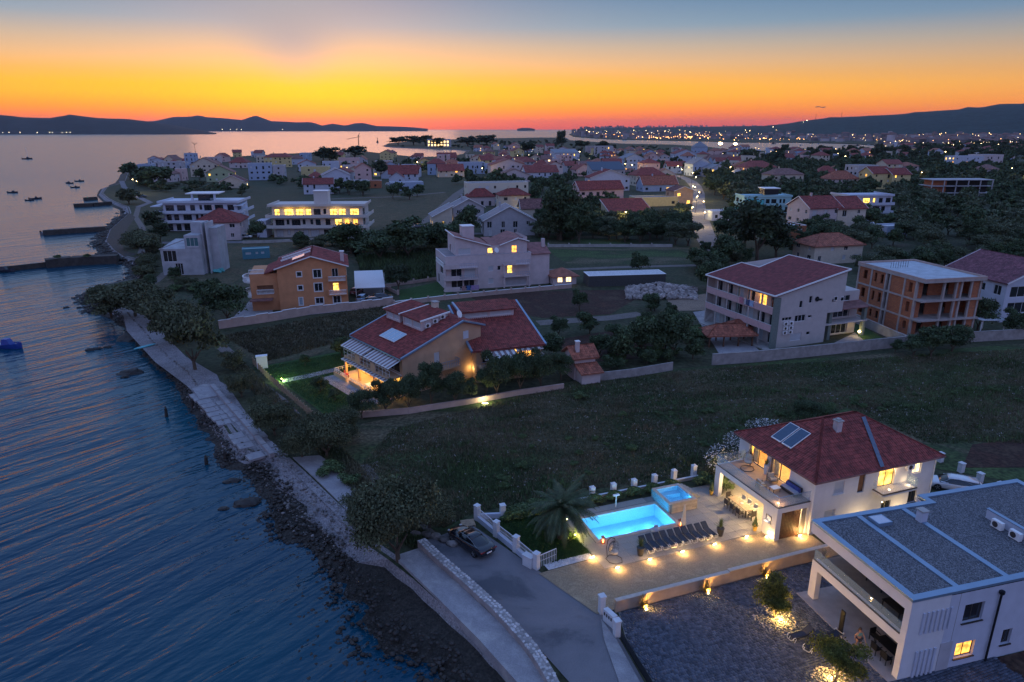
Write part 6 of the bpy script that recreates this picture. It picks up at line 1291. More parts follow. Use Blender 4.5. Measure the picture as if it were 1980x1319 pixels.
c = resamp(U([(490, 705), (520, 735), (560, 770), (600, 805), (640, 840)]), 1.0); t_ = thing('picket_fence', 'brown picket fence between the shore path and the lawn of the ochre house', 'fence')
for a, c_ in zip(c, c[1:]):
	mb = MB(); mb.bar((*a, .25), (*c_, .25), .05, .08); mb.bar((*a, .75), (*c_, .75), .05, .08); mb.box(a[0]-.06, a[0]+.06, a[1]-.06, a[1]+.06, 0, 1.1)
	for k4 in range(1, 4): x, y = a[0]+(c_[0]-a[0])*k4/4, a[1]+(c_[1]-a[1])*k4/4; mb.box(x-.04, x+.04, y-.02, y+.02, .1, .95)
	mb.build('fence_panel', WOODL, t_)
t_ = thing('carport', 'white sloping carport roof beside the orange house', 'carport', (*at(716, 575), 0), R(10)); mb = MB(); mb.slab([(-3.0, -1, 2.3), (3.2, -1, 2.3), (2.6, 15, 2.8), (-3.8, 15, 2.8)], .1); mb.build('roof', mat('pale_sheet_roof', (.55, .58, .62), .5, .05), t_)
for x in (-2.8, 2.9):
	for y in (-.6, 7, 14.5): box_obj('post', TRIM, t_, x-.07, x+.07, y-.07, y+.07, 0, 2.25)
cp = car('pale blue hatchback parked in front of the carport', car_paint('sky_blue_paint', (.30, .42, .55), .2), 4.0, 1.75, 1.5, False, detail=False); cp.location = (*at(702, 582), .06); cp.rotation_euler = (0, 0, R(78))
for i, (u, v, c_, l, rz) in enumerate(((724, 588, (.02, .02, .025), 'black car at the near end under the white carport', 10), (690, 568, (.30, .10, .12), 'dark red car left of the white carport', 80), (740, 580, (.03, .035, .045), 'dark car further back under the white carport', 20),
	(475, 461, (.5, .5, .5), 'silver car parked right of the hip-roofed house by the bay road', 5), (492, 458, (.03, .03, .035), 'dark car parked beside the silver car by the bay road', 5), (755, 452, (.55, .55, .55), 'white car on the verge by the tall hedge', 10), (775, 452, (.03, .03, .035), 'black car with a pale roof edge on the verge', 5), (790, 450, (.6, .6, .6), 'white van-like car at the right end of the verge', 5), (262, 376, (.3, .3, .32), 'grey car on the headland road', 60), (276, 382, (.08, .08, .09), 'dark car on the headland road', 60), (1368, 416, (.5, .5, .5), 'white car parked at the lit street corner', 80), (812, 441, (.1, .1, .12), 'dark car near the lit gabled house', 15), (752, 358, (.7, .7, .7), 'white van beside the long grey barn', 5))):
	c3 = car(l, car_paint('paint_%d' % i, c_, .2), 4.3, 1.8, 1.48, False, detail=False); c3.location = (*at(u, v), .06); c3.rotation_euler = (0, 0, R(rz))
BT = 17; BO = loc2((4.3, 152.1), R(BT), -19.6, 0)
pk = house('pale pink four-level balcony block with a butterfly roof and laundry on its balconies', BO, BT, 19.6, 11, 7.4, 'flat', 0, PALEP, ROOFG, win={'f': [(1.2, 3.8, .3, 2.2, BLACKIN, 2), (4.0, 6.4, .2, 2.3, BLACKIN, 2), (1.2, 3.6, 2.9, 4.9, GLASSD, 2), (4.2, 6.6, 2.7, 4.9, SHUT, 4), (9.6, 10.8, 1.0, 2.2, SHUT, 1), (9.6, 10.8, 3.8, 5.0, SHUT, 1), (11.7, 12.5, 3.9, 4.9, GLASSD, 1), (14.0, 15.2, 2.9, 4.9, LITY, 2), (13.6, 18.5, .2, 2.2, GREYP, 1)], 'l': [(2, 4, .3, 2.3, GLASSD, 2), (5, 8, 3, 5, GLASSD, 2)]}, parapet=.1, trim=PALEP, name='apartment_house')
up = MB(); wall(up, (2.6, 1.2), (19.0, 1.2), 7.45, 9.3, [(.6, 3.4, 7.6, 9.0), (7.2, 8.4, 7.6, 8.8), (12.8, 14.0, 7.5, 9.1)]); wall(up, (19.0, 1.2), (19.0, 9.5), 7.45, 10.2); wall(up, (2.6, 9.5), (2.6, 1.2), 7.45, 10.2, [(2, 3.5, 7.6, 9.2)]); wall(up, (19, 9.5), (2.6, 9.5), 7.45, 9.3)
up.poly((2.6, 1.2, 9.3), (10, 1.2, 9.3), (2.6, 1.2, 11.6)); up.poly((13, 1.2, 9.3), (19, 1.2, 9.3), (19, 1.2, 10.9)); up.poly((2.6, 9.5, 10.2), (2.6, 1.2, 10.2), (2.6, 1.2, 11.6), (2.6, 9.5, 11.6)); up.poly((19.0, 1.2, 10.2), (19.0, 9.5, 10.2), (19.0, 9.5, 10.9), (19, 1.2, 10.9)); up.build('penthouse', PALEP, pk)
mb = MB(); mb.slab([(2.2, .8, 11.7), (10.5, .8, 9.25), (10.5, 10, 9.6), (2.2, 10, 11.9)], .15); mb.slab([(12.5, .8, 9.25), (16.8, .8, 10.7), (16.8, 10, 11.2), (12.5, 10, 9.6)], .15); mb.slab([(10.5, 1.4, 9.3), (12.5, 1.4, 9.3), (12.5, 10, 9.9), (10.5, 10, 9.9)], .15); mb.slab([(16.8, .8, 10.7), (19.4, .8, 9.9), (19.4, 10, 10.4), (16.8, 10, 11.2)], .15); pr = mb.build('roof', mat('rose_roof', (.26, .11, .10), .8, .3, .9), pk)
mb = MB(); mb.bar((2.2, .8, 11.75), (10.5, .8, 9.3), .2, .2); mb.bar((12.5, .8, 9.3), (16.8, .8, 10.75), .2, .2); mb.bar((16.8, .8, 10.75), (19.4, .8, 9.95), .2, .2); mb.bar((2.2, .8, 11.75), (2.2, 10, 11.95), .2, .2); mb.build('verge_board', TRIM, pr)
box_obj('lift_tower', PALEP, pk, 5.0, 7.6, 4.5, 7.5, 9.9, 13.2); box_obj('tower_cap', TRIM, pk, 4.9, 7.7, 4.4, 7.6, 13.2, 13.35)
window(pk, (2.6, 1.2), (19, 1.2), .6, 3.4, 7.6, 9.0, SHUT, div=4); window(pk, (2.6, 1.2), (19, 1.2), 7.2, 8.4, 7.6, 8.8, LITY); window(pk, (2.6, 1.2), (19, 1.2), 12.8, 14.0, 7.5, 9.1, LITO)
for z, x0, x1 in ((0.2, -.6, 7.0), (2.65, -.6, 7.0), (5.2, -.6, 7.0), (2.65, 12.9, 18.9), (5.3, 12.9, 18.9)):
	mb = MB(); mb.box(x0, x1, -1.4, -.001, z-.22, z); mb.build('balcony_slab', PALEP, pk); box_obj('balcony_front', PALEP, pk, x0, x0+(x1-x0)*.45, -1.4, -1.28, z+.001, z+.8); rail(pk, [(x0+(x1-x0)*.45, -1.34), (x1, -1.34)], z, .85, BLUEM, .5)
for z in (5.25,): balusters(pk, [(-.5, -.2), (-.5, 8)], z, .9)
for x in (-.55, 7.0, 12.95, 18.8): box_obj('column', PALEP, pk, x-.12, x+.12, -1.26, -1.02, 0, 5.0)
for i, (x, c_) in enumerate(((4.3, (.05, .12, .3)), (5.3, (.32, .22, .42)), (6.2, (.34, .24, .40)), (3.2, (.35, .2, .2)))): box_obj('laundry', mat('laundry_%d' % i, c_, .9), pk, x, x+.85, -1.48, -1.44, .2, 1.2)
dish(pk, (11.6, .6, 7.6), .6); box_obj('wing', PALEP, pk, 19.61, 24.2, .6, 10, 0, 7.2)
mb = MB(); mb.slab([(19.6, .2, 7.1), (24.4, .2, 7.1), (24.4, 5.3, 8.9), (19.6, 5.3, 8.9)], .15); mb.slab([(24.4, 10.3, 7.1), (19.6, 10.3, 7.1), (19.6, 5.3, 8.9), (24.4, 5.3, 8.9)], .15); mb.build('wing_roof', _m['rose_roof'], pk); box_obj('chimney', PALEP, pk, 23.2, 23.9, 3, 3.7, 7.5, 10); FOOT.append((pk.location[0], pk.location[1], R(BT), 25, 11))
house('small pavilion with a hipped red roof lit from beneath, right of the balcony block', at(1070, 552), 15, 5.5, 5, 2.3, 'hip', 1.2, PALEP, ROOFR[2], win={'f': [(1, 2.2, .6, 1.9, LITW, 2), (3, 4.3, .6, 1.9, LITW, 2)]}, name='pavilion', cat='pavilion', ov=.6)
house('long low barn with a white flat roof beyond the ploughed field', at(1138, 555), 8, 18, 5, 2.4, 'flat', 0, mat('dark_shed', (.06, .06, .06), .9), mat('white_roof', (.55, .55, .58), .6), win={}, parapet=.05, name='barn', cat='barn')
GO_ = (41.5, 104.8); GT = R(21)
gh = thing('guesthouse', 'tall pale guesthouse with a maroon shed roof and three rows of pink-fronted balconies', 'building', (*GO_, 0), GT); FOOT.append((*GO_, GT, 21, 17.5))
ZE, ZP = 8.9, 12.0; LX = 14.4; DY = 17.2; slope = (ZP-ZE)/LX
gm = mat('warm_grey_plaster', (.50, .45, .43), .9, .06, 1); mb = MB()
gw = [(.7, 1.3, 7.0, 8.3), (5.1, 5.8, 6.4, 7.6), (7.0, 7.7, 7.0, 8.2), (1.9, 3.9, 4.5, 5.1), (4.5, 6.7, 4.1, 5.2), (7.2, 8.0, 4.5, 5.0), (4.0, 6.3, .9, 2.2), (7.3, 8.1, 1.6, 2.2), (9.0, 9.8, 7.2, 7.6)]
wall(mb, (1.6, 0), (11.2, 0), 0, ZE, [(a-1.6 if a > 1.6 else .05, b_-1.6, c_, d_) for a, b_, c_, d_ in gw if b_ > 1.7 and b_ < 11]); mb.poly((1.6, 0, ZE), (LX, 0, ZE), (LX, 0, ZP), (1.6, 0, ZE+1.6*slope)); mb.poly((0, 0, ZE-.3), (1.6, 0, ZE-.3), (1.6, 0, ZE+1.6*slope), (0, 0, ZE)); wall(mb, (0, .0), (1.6, 0), 0, ZE-.3, [(.6, 1.3, 6.9, 8.3)])
wall(mb, (11.2, -.002), (LX, -.002), 5.0, ZE, [(.7, 1.5, 6.8, 7.3)]); wall(mb, (LX, 0), (LX, 13.5), 5.0, ZP); wall(mb, (11.2, 0), (11.2, 13.5), 0, 5.0); mb.poly((11.2, 0, 5.0), (LX, 0, 5.0), (LX, 13.5, 5.0), (11.2, 13.5, 5.0))
wall(mb, (1.6, DY), (1.6, 0), 0, ZE, [(k_*2.85+.4, k_*2.85+2.2, z_, z_+2.0) for k_ in range(6) for z_ in (.3, 3.2, 6.1)]); mb.poly((LX, 13.5, 0), (0, DY, 0), (0, DY, ZE), (LX*.55, DY, ZE+LX*.55*slope), (LX, 13.5, ZP)); mb.build('wall', gm, gh)
for k_ in range(6):
	for z_ in (.3, 3.2, 6.1): window(gh, (1.6, DY), (1.6, 0), k_*2.85+.4, k_*2.85+2.2, z_, z_+2.0, (SHUT if (k_*3+int(z_)) % 4 == 0 else GLASSD) if not (z_ > 6 and k_ == 4) else LITO, div=2, name='balcony_door')
for a, b_, c_, d_ in gw[1:8]:
	if b_ > 1.7: window(gh, (0, 0), (LX, 0), a, b_, c_, d_, SHUT if (a == 4.0) else GLASSD, div=max(1, int((b_-a)/.6)))
window(gh, (0, 0), (LX, 0), .6, 1.3, 6.9, 8.3, WOODL if False else SHUT, div=1)
PG = [(-.35, DY+.3, ZE-.35*slope), (-.35, -.35, ZE-.35*slope), (LX+.3, -.35, ZP+.3*slope), (LX+.3, 13.8, ZP+.3*slope), (7.4, 12.8, ZE+7.4*slope), (7.4, DY+.3, ZE+7.4*slope)]
mb = MB(); mb.slab(PG, .2); o = mb.build('roof', mat('maroon_roof', (.155, .035, .035), .75, .2, .6), gh)
tm = MB(); tiles(tm, [PG[0], PG[1], (7.4, -.35, PG[5][2]), PG[5]], PG[0], PG[1], .33, .5, .04); tiles(tm, [(7.4, 12.9, PG[5][2]), (7.4, -.35, PG[5][2]), PG[2], PG[3]], (7.4, 12.9, PG[5][2]), (7.4, -.35, PG[5][2]), .33, .5, .04); tag(tm.build('roof_tiles', mat('maroon_tile', (.20, .04, .04), .75, .2, 1, island=.25), o), kind='stuff')
mb = MB()
for i in range(6): mb.bar(Vector(PG[i])+Vector((0, 0, .05)), Vector(PG[(i+1) % 6])+Vector((0, 0, .05)), .16, .22)
mb.build('verge_board', TRIM, o)
PF = mat('pink_balcony_front', (.56, .36, .36), .9, .06)
for z_ in (2.95, 5.85):
	box_obj('balcony_slab', gm, gh, .0, 1.59, .05, DY, z_-.18, z_)
	for k_ in range(6): box_obj('balcony_front', PF, gh, -.08, .06, .15+k_*2.85, .15+k_*2.85+2.78, z_-.1, z_+.95)
	mb = MB(); mb.bar((-.01, .1, z_+1.02), (-.01, DY, z_+1.02), .1, .06); mb.build('handrail', TRIM, gh)
GRN = mat('grey_green_paint', (.16, .19, .17), .8, .1)
for k_ in range(7): box_obj('column', GRN if k_ in (0, 3) else gm, gh, -.05+.0, .14, .02+k_*2.85-.06*(k_ > 0), .18+k_*2.85, .2, ZE-.45)
box_obj('plinth', CONC, gh, -1.2, 1.6, -.2, DY, 0, .2)
mb = MB(); mb.box(-.12, 1.0, -.30, -.003, 0, 8.5); mb.build('corner_pier', GRN, gh)
for z_ in (2.6, 3.35, 4.1):
	for x in (2.2, 3.3): ac_unit(gh, (x, -.03, z_-.3))
mb = MB(); mb.lathe((0, 0, 0), [(.42, 0), (.42, .06), (.30, .06)], 16); o = mb.build('round_window', GLASSD, gh); o.location = (9.2-.6, -.02, 7.6); o.rotation_euler = (R(90), 0, 0)
for x, z_ in ((12.2, 7.0), (13.6, 6.8)): window(gh, (0, 0), (LX, 0), x, x+.75, z_, z_+.7, GLASSD, div=1, dep=-.02)
mb = MB(); wall(mb, (LX+.01, 2.5), (20.5, 2.5), 0, 7.6, [(.6, 4.0, 5.9, 6.9), (.8, 4.4, 3.1, 4.9), (.8, 4.4, .2, 2.2)]); wall(mb, (20.5, 2.5), (20.5, 12), 0, 7.6); mb.poly((LX, 2.5, 7.6), (20.5, 2.5, 7.6), (20.5, 12, 7.9), (LX, 12, 7.9)); mb.build('rear_wing', gm, gh)
for z_ in ((5.9, 6.9), (3.1, 4.9), (.2, 2.2)): window(gh, (LX, 2.5), (20.5, 2.5), .8, 4.2, z_[0], z_[1], GLASSD, div=3)
mb = MB(); mb.slab([(11.4, .1, 5.25), (20.8, .1, 5.25), (20.8, 2.6, 5.9), (11.4, 2.6, 5.9)], .12); mb.build('canopy', TILE3, gh); box_obj('column', GRN, gh, 12.4, 13.0, .5, 1.1, 0, 5.1); box_obj('column', GRN, gh, 19.8, 20.4, .3, .9, 0, 5.1); box_obj('balcony_slab', gm, gh, 11.25, 20.6, .2, 2.49, 2.7, 2.9)
for i, x in enumerate((-.15, -.15, -.15, -.15)):
	box_obj('laundry', mat('towel_%d' % i, ((.3, .42, .6), (.45, .45, .5), (.5, .2, .25), (.05, .08, .2))[i], .9), gh, x-.03, x, 4.6+i*1.3-(1.5 if i == 3 else 0)*2, 5.5+i*1.3-(3 if i == 3 else 0), 5.95, 6.95)
point('balcony_lamp', (.8, 5.4, 8.2), 24, (1, .5, .15), .1, gh)
p = at(1660, 652); t_ = thing('garden_lamp', 'bright garden lamp by the lawn at the guesthouse corner', 'lamp', (*p, 0)); mb = MB(); mb.tube((0, 0, 0), (0, 0, .9), .04); mb.build('post', DARKM, t_); mb = MB(); mb.blob((0, 0, 1.0), .22, 1, 2, 0); mb.build('globe', emit('globe_lamp', (1, .78, .35), 14, 'NONE'), t_); point('glow', (0, 0, 1.05), 240, (1, .72, .28), .22, t_)
t_ = thing('gazebo', 'open gazebo with a red hipped roof in front of the guesthouse balconies', 'gazebo', (*at(1370, 672), 0), R(5)); 
roof(t_, 'hip', 7.5, 3.6, 2.3, 1.1, ROOFR[2], .5, TILE2, .3)
for x in (.1, 2.5, 5, 7.3):
	for y in (.1, 3.4): box_obj('post', WOOD, t_, x-.1, x+.1, y-.1, y+.1, 0, 2.2)
rf2 = roof(t_, 'hip', 3.2, 2.8, 2.2, .9, ROOFR[2], .4, TILE2, .3); rf2.location = (5.2, 3.8, 0); FOOT.append((*at(1370, 672), 0, 8, 4))
m = bpy.data.materials.new('hollow_brick'); m.use_nodes = True; T = m.node_tree; b = T.nodes['Principled BSDF']; b.inputs['Roughness'].default_value = .95; t = N(T, 'ShaderNodeTexCoord'); mp = N(T, 'ShaderNodeMapping'); mp.inputs['Rotation'].default_value = (R(90), 0, R(0)); bk = N(T, 'ShaderNodeTexBrick')
cmb = N(T, 'ShaderNodeCombineXYZ'); sp = N(T, 'ShaderNodeSeparateXYZ'); T.links.new(t.outputs['Object'], sp.inputs[0]); T.links.new(M(T, 'ADD', sp.outputs[0], sp.outputs[1]), cmb.inputs[0]); T.links.new(sp.outputs[2], cmb.inputs[1]); T.links.new(cmb.outputs[0], bk.inputs[0])
bk.inputs['Scale'].default_value = 1.0; bk.inputs['Brick Width'].default_value = .5; bk.inputs['Row Height'].default_value = .25; bk.inputs['Mortar Size'].default_value = .022; bk.inputs['Color1'].default_value = (.50, .17, .07, 1); bk.inputs['Color2'].default_value = (.38, .12, .055, 1); bk.inputs['Mortar'].default_value = (.20, .12, .09, 1); T.links.new(bk.outputs[0], b.inputs['Base Color']); BRK = m
KO = (67.9, 110.0); KT = R(12); bk_ = thing('brick_building', 'unfinished three-storey building of orange hollow bricks with bare concrete floors and columns', 'building', (*KO, 0), KT); FOOT.append((*KO, KT, 12, 16.5))
WX, DYk, HK = 11.6, 15.8, 10.1; fh = HK/3; CF = mat('frame_concrete', (.40, .345, .32), .9, .15, 1, .2)
fl_ = MB()
for i in range(3):
	z_ = (i+1)*fh
	if i < 2: box_obj('floor_slab', CF, bk_, -.15, WX+.15, -.2, DYk, z_-.28, z_)
box_obj('floor_slab', CF, bk_, -.25, WX+.25, -.35, DYk+.1, HK-.35, HK); box_obj('floor_slab', CF, bk_, -.3, WX, 0, DYk, 0, .35)
mb = MB()
for a in ((-.25, WX+.25, -.35, -.1), (-.25, WX+.25, DYk-.15, DYk+.1), (-.25, 0, -.1, DYk-.15), (WX, WX+.25, -.1, DYk-.15)): mb.box(a[0], a[1], a[2], a[3], HK, HK+.35)
mb.build('parapet', WALLP, bk_); box_obj('roof', mat('pale_screed', (.42, .46, .50), .8, .15, .8), bk_, 0, WX, -.1, DYk-.15, HK+.001, HK+.05)
ys = [.0, 1.6, 4.2, 7.6, 8.4, 11.2, 13.2, 15.6]
for i in range(3):
	z0, z1 = i*fh+.351*(i == 0), (i+1)*fh-.28-.07*(i == 2)
	for y in (1.4, 4.0, 7.4, 8.4, 12.0, 15.4): box_obj('column', CF, bk_, -.12, .28, y, y+.35, z0, z1)
	for a, c_, win_ in ((1.75, 4.0, (.7, 1.5)), (4.35, 7.4, None), (8.75, 12.0, (.5, 1.2)), (12.35, 15.4, (1.0, 2.0))):
		mb = MB(); ops = [(c_-a-w1, c_-a-w0, z0+.9, z1-.5) for w0, w1 in ([win_] if win_ else [])]
		if a > 8 and a < 9: ops.append((.5, 1.1, z0+.9, z1-.5))
		wall(mb, (0, c_), (0, a), z0, z1, ops, .25); o = mb.build('brick_infill', BRK, bk_)
	for x in (0.2, 4.2, 6.6, 7.6, 9.6, 11.3): box_obj('column', CF, bk_, x-.16, x+.16, .15+(1.6 if x < 3 else 0), .5+(1.6 if x < 3 else 0), z0, z1)
	mb = MB(); wall(mb, (.3, 3.2), (WX, 3.2), z0, z1, [(2.2, 3.6, z0, z1-.5), (6.4, 7.8, z0, z1-.5)], .2); wall(mb, (9.9, .25), (11.1, .25), z0, z1); wall(mb, (6.8, .4), (7.5, .4), z0, z1); wall(mb, (.3, 1.7), (1.4, 1.7), z0, z1); wall(mb, (WX, .2), (WX, DYk-.2), z0, z1, [(4, 6, z0+.9, z1-.4)]); wall(mb, (WX, DYk-.2), (0, DYk-.2), z0, z1); mb.build('brick_infill', BRK, bk_)
mb = MB()
for k_ in range(8): a = (2+.35*k_, 9.0, HK+.05); mb.tube((2.2+.5*k_, 10.5, HK), (2.1+.5*k_, 10.4, HK+1.3*random.uniform(.8, 1.1)), .03, n=4)
mb.build('starter_bars', DARKM, bk_)
house('white apartment house with a big plum-coloured gable roof at the right edge', (89.6, 120.9), 12, 16, 14, 7.5, 'gable_y', 3.3, WHITE2, mat('plum_roof', (.16, .06, .08), .8, .25, .8), win={'l': [(1, 2.4, 5, 6.4, GLASSD, 2), (4, 5.2, 5, 6.4, SHUT, 2), (8, 9.6, 5, 6.4, GLASSD, 2), (11.4, 13, 4.8, 6.6, GLASSD, 2), (1, 2.4, 2, 3.4, GLASSD, 2), (4.5, 5.7, 2, 3.4, SHUT, 2), (8, 9.6, 2, 3.4, GLASSD, 2), (11.4, 13, 1.8, 3.6, GLASSD, 2)], 'f': [(1, 6, 4.6, 6.6, GLASSD, 3), (1, 6, 1.6, 3.6, GLASSD, 3), (8, 12, 4.6, 6.6, GLASSD, 3), (8, 12, 1.6, 3.6, GLASSD, 3)]}, tile=mat('plum_tile', (.19, .07, .085), .8, .25, 1, island=.3), pitch=.35, ov=.5, trim=TRIM, name='apartment_house')
t_ = thing('canopy', 'pale flat canopy on thin posts between the brick building and the right-hand apartment house', 'canopy', (*at(1900, 650), 0), R(10)); mb = MB(); mb.slab([(-.8, 0, 2.9), (4.6, 0, 2.6), (4.2, 4.5, 2.9), (-2, 4.5, 3.1)], .12); mb.build('roof', _m['pale_sheet_roof'], t_)
for x, y in ((-.4, .3), (4.2, .3), (3.8, 4.2), (-1.6, 4.2)): box_obj('post', TRIM, t_, x-.07, x+.07, y-.07, y+.07, 0, 2.5)

mb = MB(); q = random.Random(5)
for k_ in range(760):
	u, v = q.uniform(1212, 1345), q.uniform(556, 580); p = at(u, v); hgt = max(0, 1-abs(u-1275)/72)*max(0, 1-abs(v-567)/15)*3.0; mb.blob((p[0], p[1], hgt*.75+.1), q.uniform(.18, .62), k_, 1, .38, (1.2, 1, .8))
tag(mb.build('rubble', mat('pale_rubble', (.30, .25, .23), .9, .25, 2, island=.4)), 'heap of pale broken rock beside the cleared yard', 'rubble', kind='stuff')
def fpx(a, c):      # front facade from two base pixels -> origin, angle (deg), width
	p, q = at(*a), at(*c); return p, math.degrees(math.atan2(q[1]-p[1], q[0]-p[0])), math.dist(p, q)
o, th, W = (-84.5, 163.0), 4, 11.0
ch_ = thing('concrete_house', 'unfinished bare concrete house with a stepped tower and sloping side wall above the shore', 'house', (*o, 0), R(th)); FOOT.append((*o, R(th), 16, 12))
RAWC = mat('raw_concrete', (.40, .40, .42), .9, .18, .5, .3, 6)
mb = MB(); wall(mb, (0, 0), (9.5, 0), 0, 6.4, [(.5, 3.6, 3.3, 6.0), (3.0, 4.8, .1, 2.9)]); wall(mb, (9.5, 0), (9.5, 10), 0, 9.8, [(2, 5, .2, 3), (2.4, 4.4, 6.6, 8.8)]); mb.poly((0, 10, 0), (0, 0, 0), (0, 0, 6.4), (0, 10, 7.5)); wall(mb, (9.5, 10), (0, 10), 0, 7); mb.poly((0, 0, 6.4), (5.8, 0, 6.4), (5.8, 10, 7.4), (0, 10, 7.4)); mb.build('wall', RAWC, ch_)
mb = MB(); wall(mb, (5.8, .3), (9.5, .3), 6.4, 9.6, [(.4, 3.2, 6.9, 9.0)]); wall(mb, (5.8, 8), (5.8, .3), 6.4, 9.6); mb.poly((5.8, .3, 9.6), (9.5, .3, 9.6), (9.5, 8, 9.6), (5.8, 8, 9.6)); mb.build('upper_storey', RAWC, ch_)
window(ch_, (5.8, .3), (9.5, .3), .4, 3.2, 6.9, 9.0, mat('teal_glass', (.06, .16, .17), .1, .1), div=3); window(ch_, (0, 0), (9.5, 0), .5, 3.6, 3.3, 6.0, BLACKIN, RAWC and FRAME, div=3); window(ch_, (0, 0), (9.5, 0), 3.0, 4.8, .1, 2.9, BLACKIN, FRAME, div=3)
box_obj('tower', RAWC, ch_, 6.2, 9.5, 4.2, 7.5, 9.61, 12.2)
for x in (9.52, 10.6): box_obj('fin_wall', RAWC, ch_, x, x+.35, 1.5, 6.5, 0, 12.4)
box_obj('stair_wall', RAWC, ch_, 10.96, 12.8, 3, 9, 0, 11.0); mb = MB(); mb.slab([(-.2, -.2, 6.5), (5.9, -.2, 8.7), (5.9, .1, 8.7), (-.2, .1, 6.5)], .25); mb.build('sloping_beam', RAWC, ch_)
TARP = mat('turquoise_tarp', (.08, .35, .33), .6, .2)
mb = MB(); p = at(418, 527); mb.blob((0, 0, .3), 1.1, 3, 2, .3, (1.3, .7, .6)); mb.blob((1, .6, .5), .8, 5, 2, .3, (1, .7, .7)); q_ = mb.build('tarpaulin', TARP); q_.location = (*p, 0); tag(q_, 'crumpled turquoise tarpaulin at the foot of the bare concrete house', 'tarpaulin')
house('blue prefabricated cabin with small windows in the meadow', *fpx((470, 502), (523, 499))[:2], 7.0, 3.5, 2.6, 'flat', 0, mat('cabin_blue', (.07, .22, .28), .7, .1), mat('cabin_roof', (.08, .26, .30), .6), win={'f': [(.8, 2.2, 1.3, 1.9, SHUT, 2), (3.4, 4.0, 1.3, 1.9, SHUT, 1), (4.8, 5.6, 1.3, 1.9, SHUT, 1)]}, parapet=.1, trim=_m['cabin_blue'], name='cabin', cat='cabin')
def modern(label, o, th, W, D, H, floors, wm, terr=1.4, win=None, litp=.2, top=None, seed=1, deck=True):
	rr = random.Random(seed); t_ = thing('apartment_block', label, 'building', (*o, 0), R(th)); FOOT.append((*o, R(th), W, D)); fh = H/floors; mb = MB(); ops = []; wins = []
	for f_ in range(floors):
		x = .8
		while x < W-2.2:
			w = rr.choice((.9, 1.6, 2.2, 2.8)); w = min(w, W-.6-x); g = win[f_](x/W, rr) if win else (LITY if rr.random() < litp else GLASSD); low = .15 if w > 1.2 else .8
			ops.append((x, x+w, f_*fh+low, f_*fh+2.45)); wins.append(g); x += w+rr.uniform(.6, 1.6)
	wall(mb, (0, 0), (W, 0), 0, H, ops); so = [(1, D*.4, f_*fh+.3, f_*fh+2.4) for f_ in range(floors)]; wall(mb, (0, D), (0, 0), 0, H, so); wall(mb, (W, 0), (W, D), 0, H, so); wall(mb, (W, D), (0, D), 0, H); mb.build('wall', wm, t_)
	for op, g in zip(ops, wins): window(t_, (0, 0), (W, 0), *op, g, FRAMED, div=max(1, int((op[1]-op[0])/.8)))
	for op in so: window(t_, (0, D), (0, 0), *op, GLASSD, FRAMED, div=3); window(t_, (W, 0), (W, D), *op, GLASSD, FRAMED, div=3)
	for f_ in range(1, floors+1):
		e = terr*(1 if f_ < floors else .6); z = f_*fh+(.0 if f_ < floors else .25); box_obj('roof_slab' if f_ == floors else 'terrace_slab', wm, t_, -e, W+e, -e, D+.2, z-.25, z)
		if f_ < floors and deck: box_obj('parapet', wm, t_, -e, W+e, -e, -e+.14, z+.001, z+.75); box_obj('parapet', wm, t_, -e, -e+.14, -e+.141, D, z+.001, z+.75); box_obj('parapet', wm, t_, W+e-.14, W+e, -e+.141, D, z+.001, z+.75)
	z = H+.25; mb = MB(); e = terr*.6
	for a in ((-e, W+e, -e, -e+.2), (-e, -e+.2, -e+.2, D), (W+e-.2, W+e, -e+.2, D)): mb.box(*a, z+.001, z+.5)
	mb.build('roof_parapet', wm, t_)
	return t_
o, th, W = fpx((332, 452), (462, 437)); 
mA = modern('bright white terraced apartment block with slanting balcony ends near the shore', at(322, 447), 6, 24.5, 14, 9.6, 3, mat('bluish_white', (.56, .60, .68), .8, .05), 2.2, seed=3, win=[lambda a, r: GLASSD]*3)
for x in (9, 16.5): box_obj('pergola_post', _m['bluish_white'], mA, x, x+.6, 2, 2.6, 9.86, 12.4)
box_obj('pavilion', GLASSD, mA, 11, 15, 3, 8, 9.86, 12.3); box_obj('pergola_roof', TRIM, mA, 7.5, 18.5, 1, 9, 12.41, 12.7)
for x in (-2.0, 25.3):
	mb = MB(); mb.slab([(x-1.8, -1.4, 5.9), (x+1.8, -1.4, 5.9), (x+.3, 10, 6.4), (x-.3, 10, 6.4)], .3); mb.slab([(x-1.6, -1.4, 8.7), (x+1.6, -1.4, 8.7), (x+.3, 10, 9.0), (x-.3, 10, 9.0)], .25); mb.build('slanted_balcony', _m['bluish_white'], mA)
warm_w = [lambda a, r: SHUT if a < .5 else GLASSD, lambda a, r: (LITO if a > .72 else LITY) if a > .6 else GLASSD, lambda a, r: LITY if (a < .4 or a > .58) else GLASSD]
mB = modern('cream terraced apartment block with brightly lit windows on its top two floors', at(531, 459), 3, 29, 13, 10.0, 3, mat('warm_white', (.58, .54, .50), .8, .05), 1.8, seed=5, win=warm_w)
box_obj('lift_tower', _m['warm_white'], mB, 13.5, 18, 1, 5, 10.26, 14.6); box_obj('tower_cap', TRIM, mB, 13.3, 18.2, .8, 5.2, 14.6, 14.8)
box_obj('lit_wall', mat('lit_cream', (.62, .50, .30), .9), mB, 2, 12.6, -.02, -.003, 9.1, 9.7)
for x in (5.5, 10, 21): point('balcony_lamp', (x, -1.4, 8.3), 90, (1, .62, .16), .2, mB)
point('balcony_lamp', (24, -1.4, 5.3), 66, (1, .6, .16), .2, mB)
box_obj('side_block', WHITE2, mB, -5.5, -2.4, 0, 6, 0, 5.4)
for x in (-1.2, 29.6): rail(mB, [(x, -1.0), (x, 12)], 9.3, .8, TRIM, 1.5)
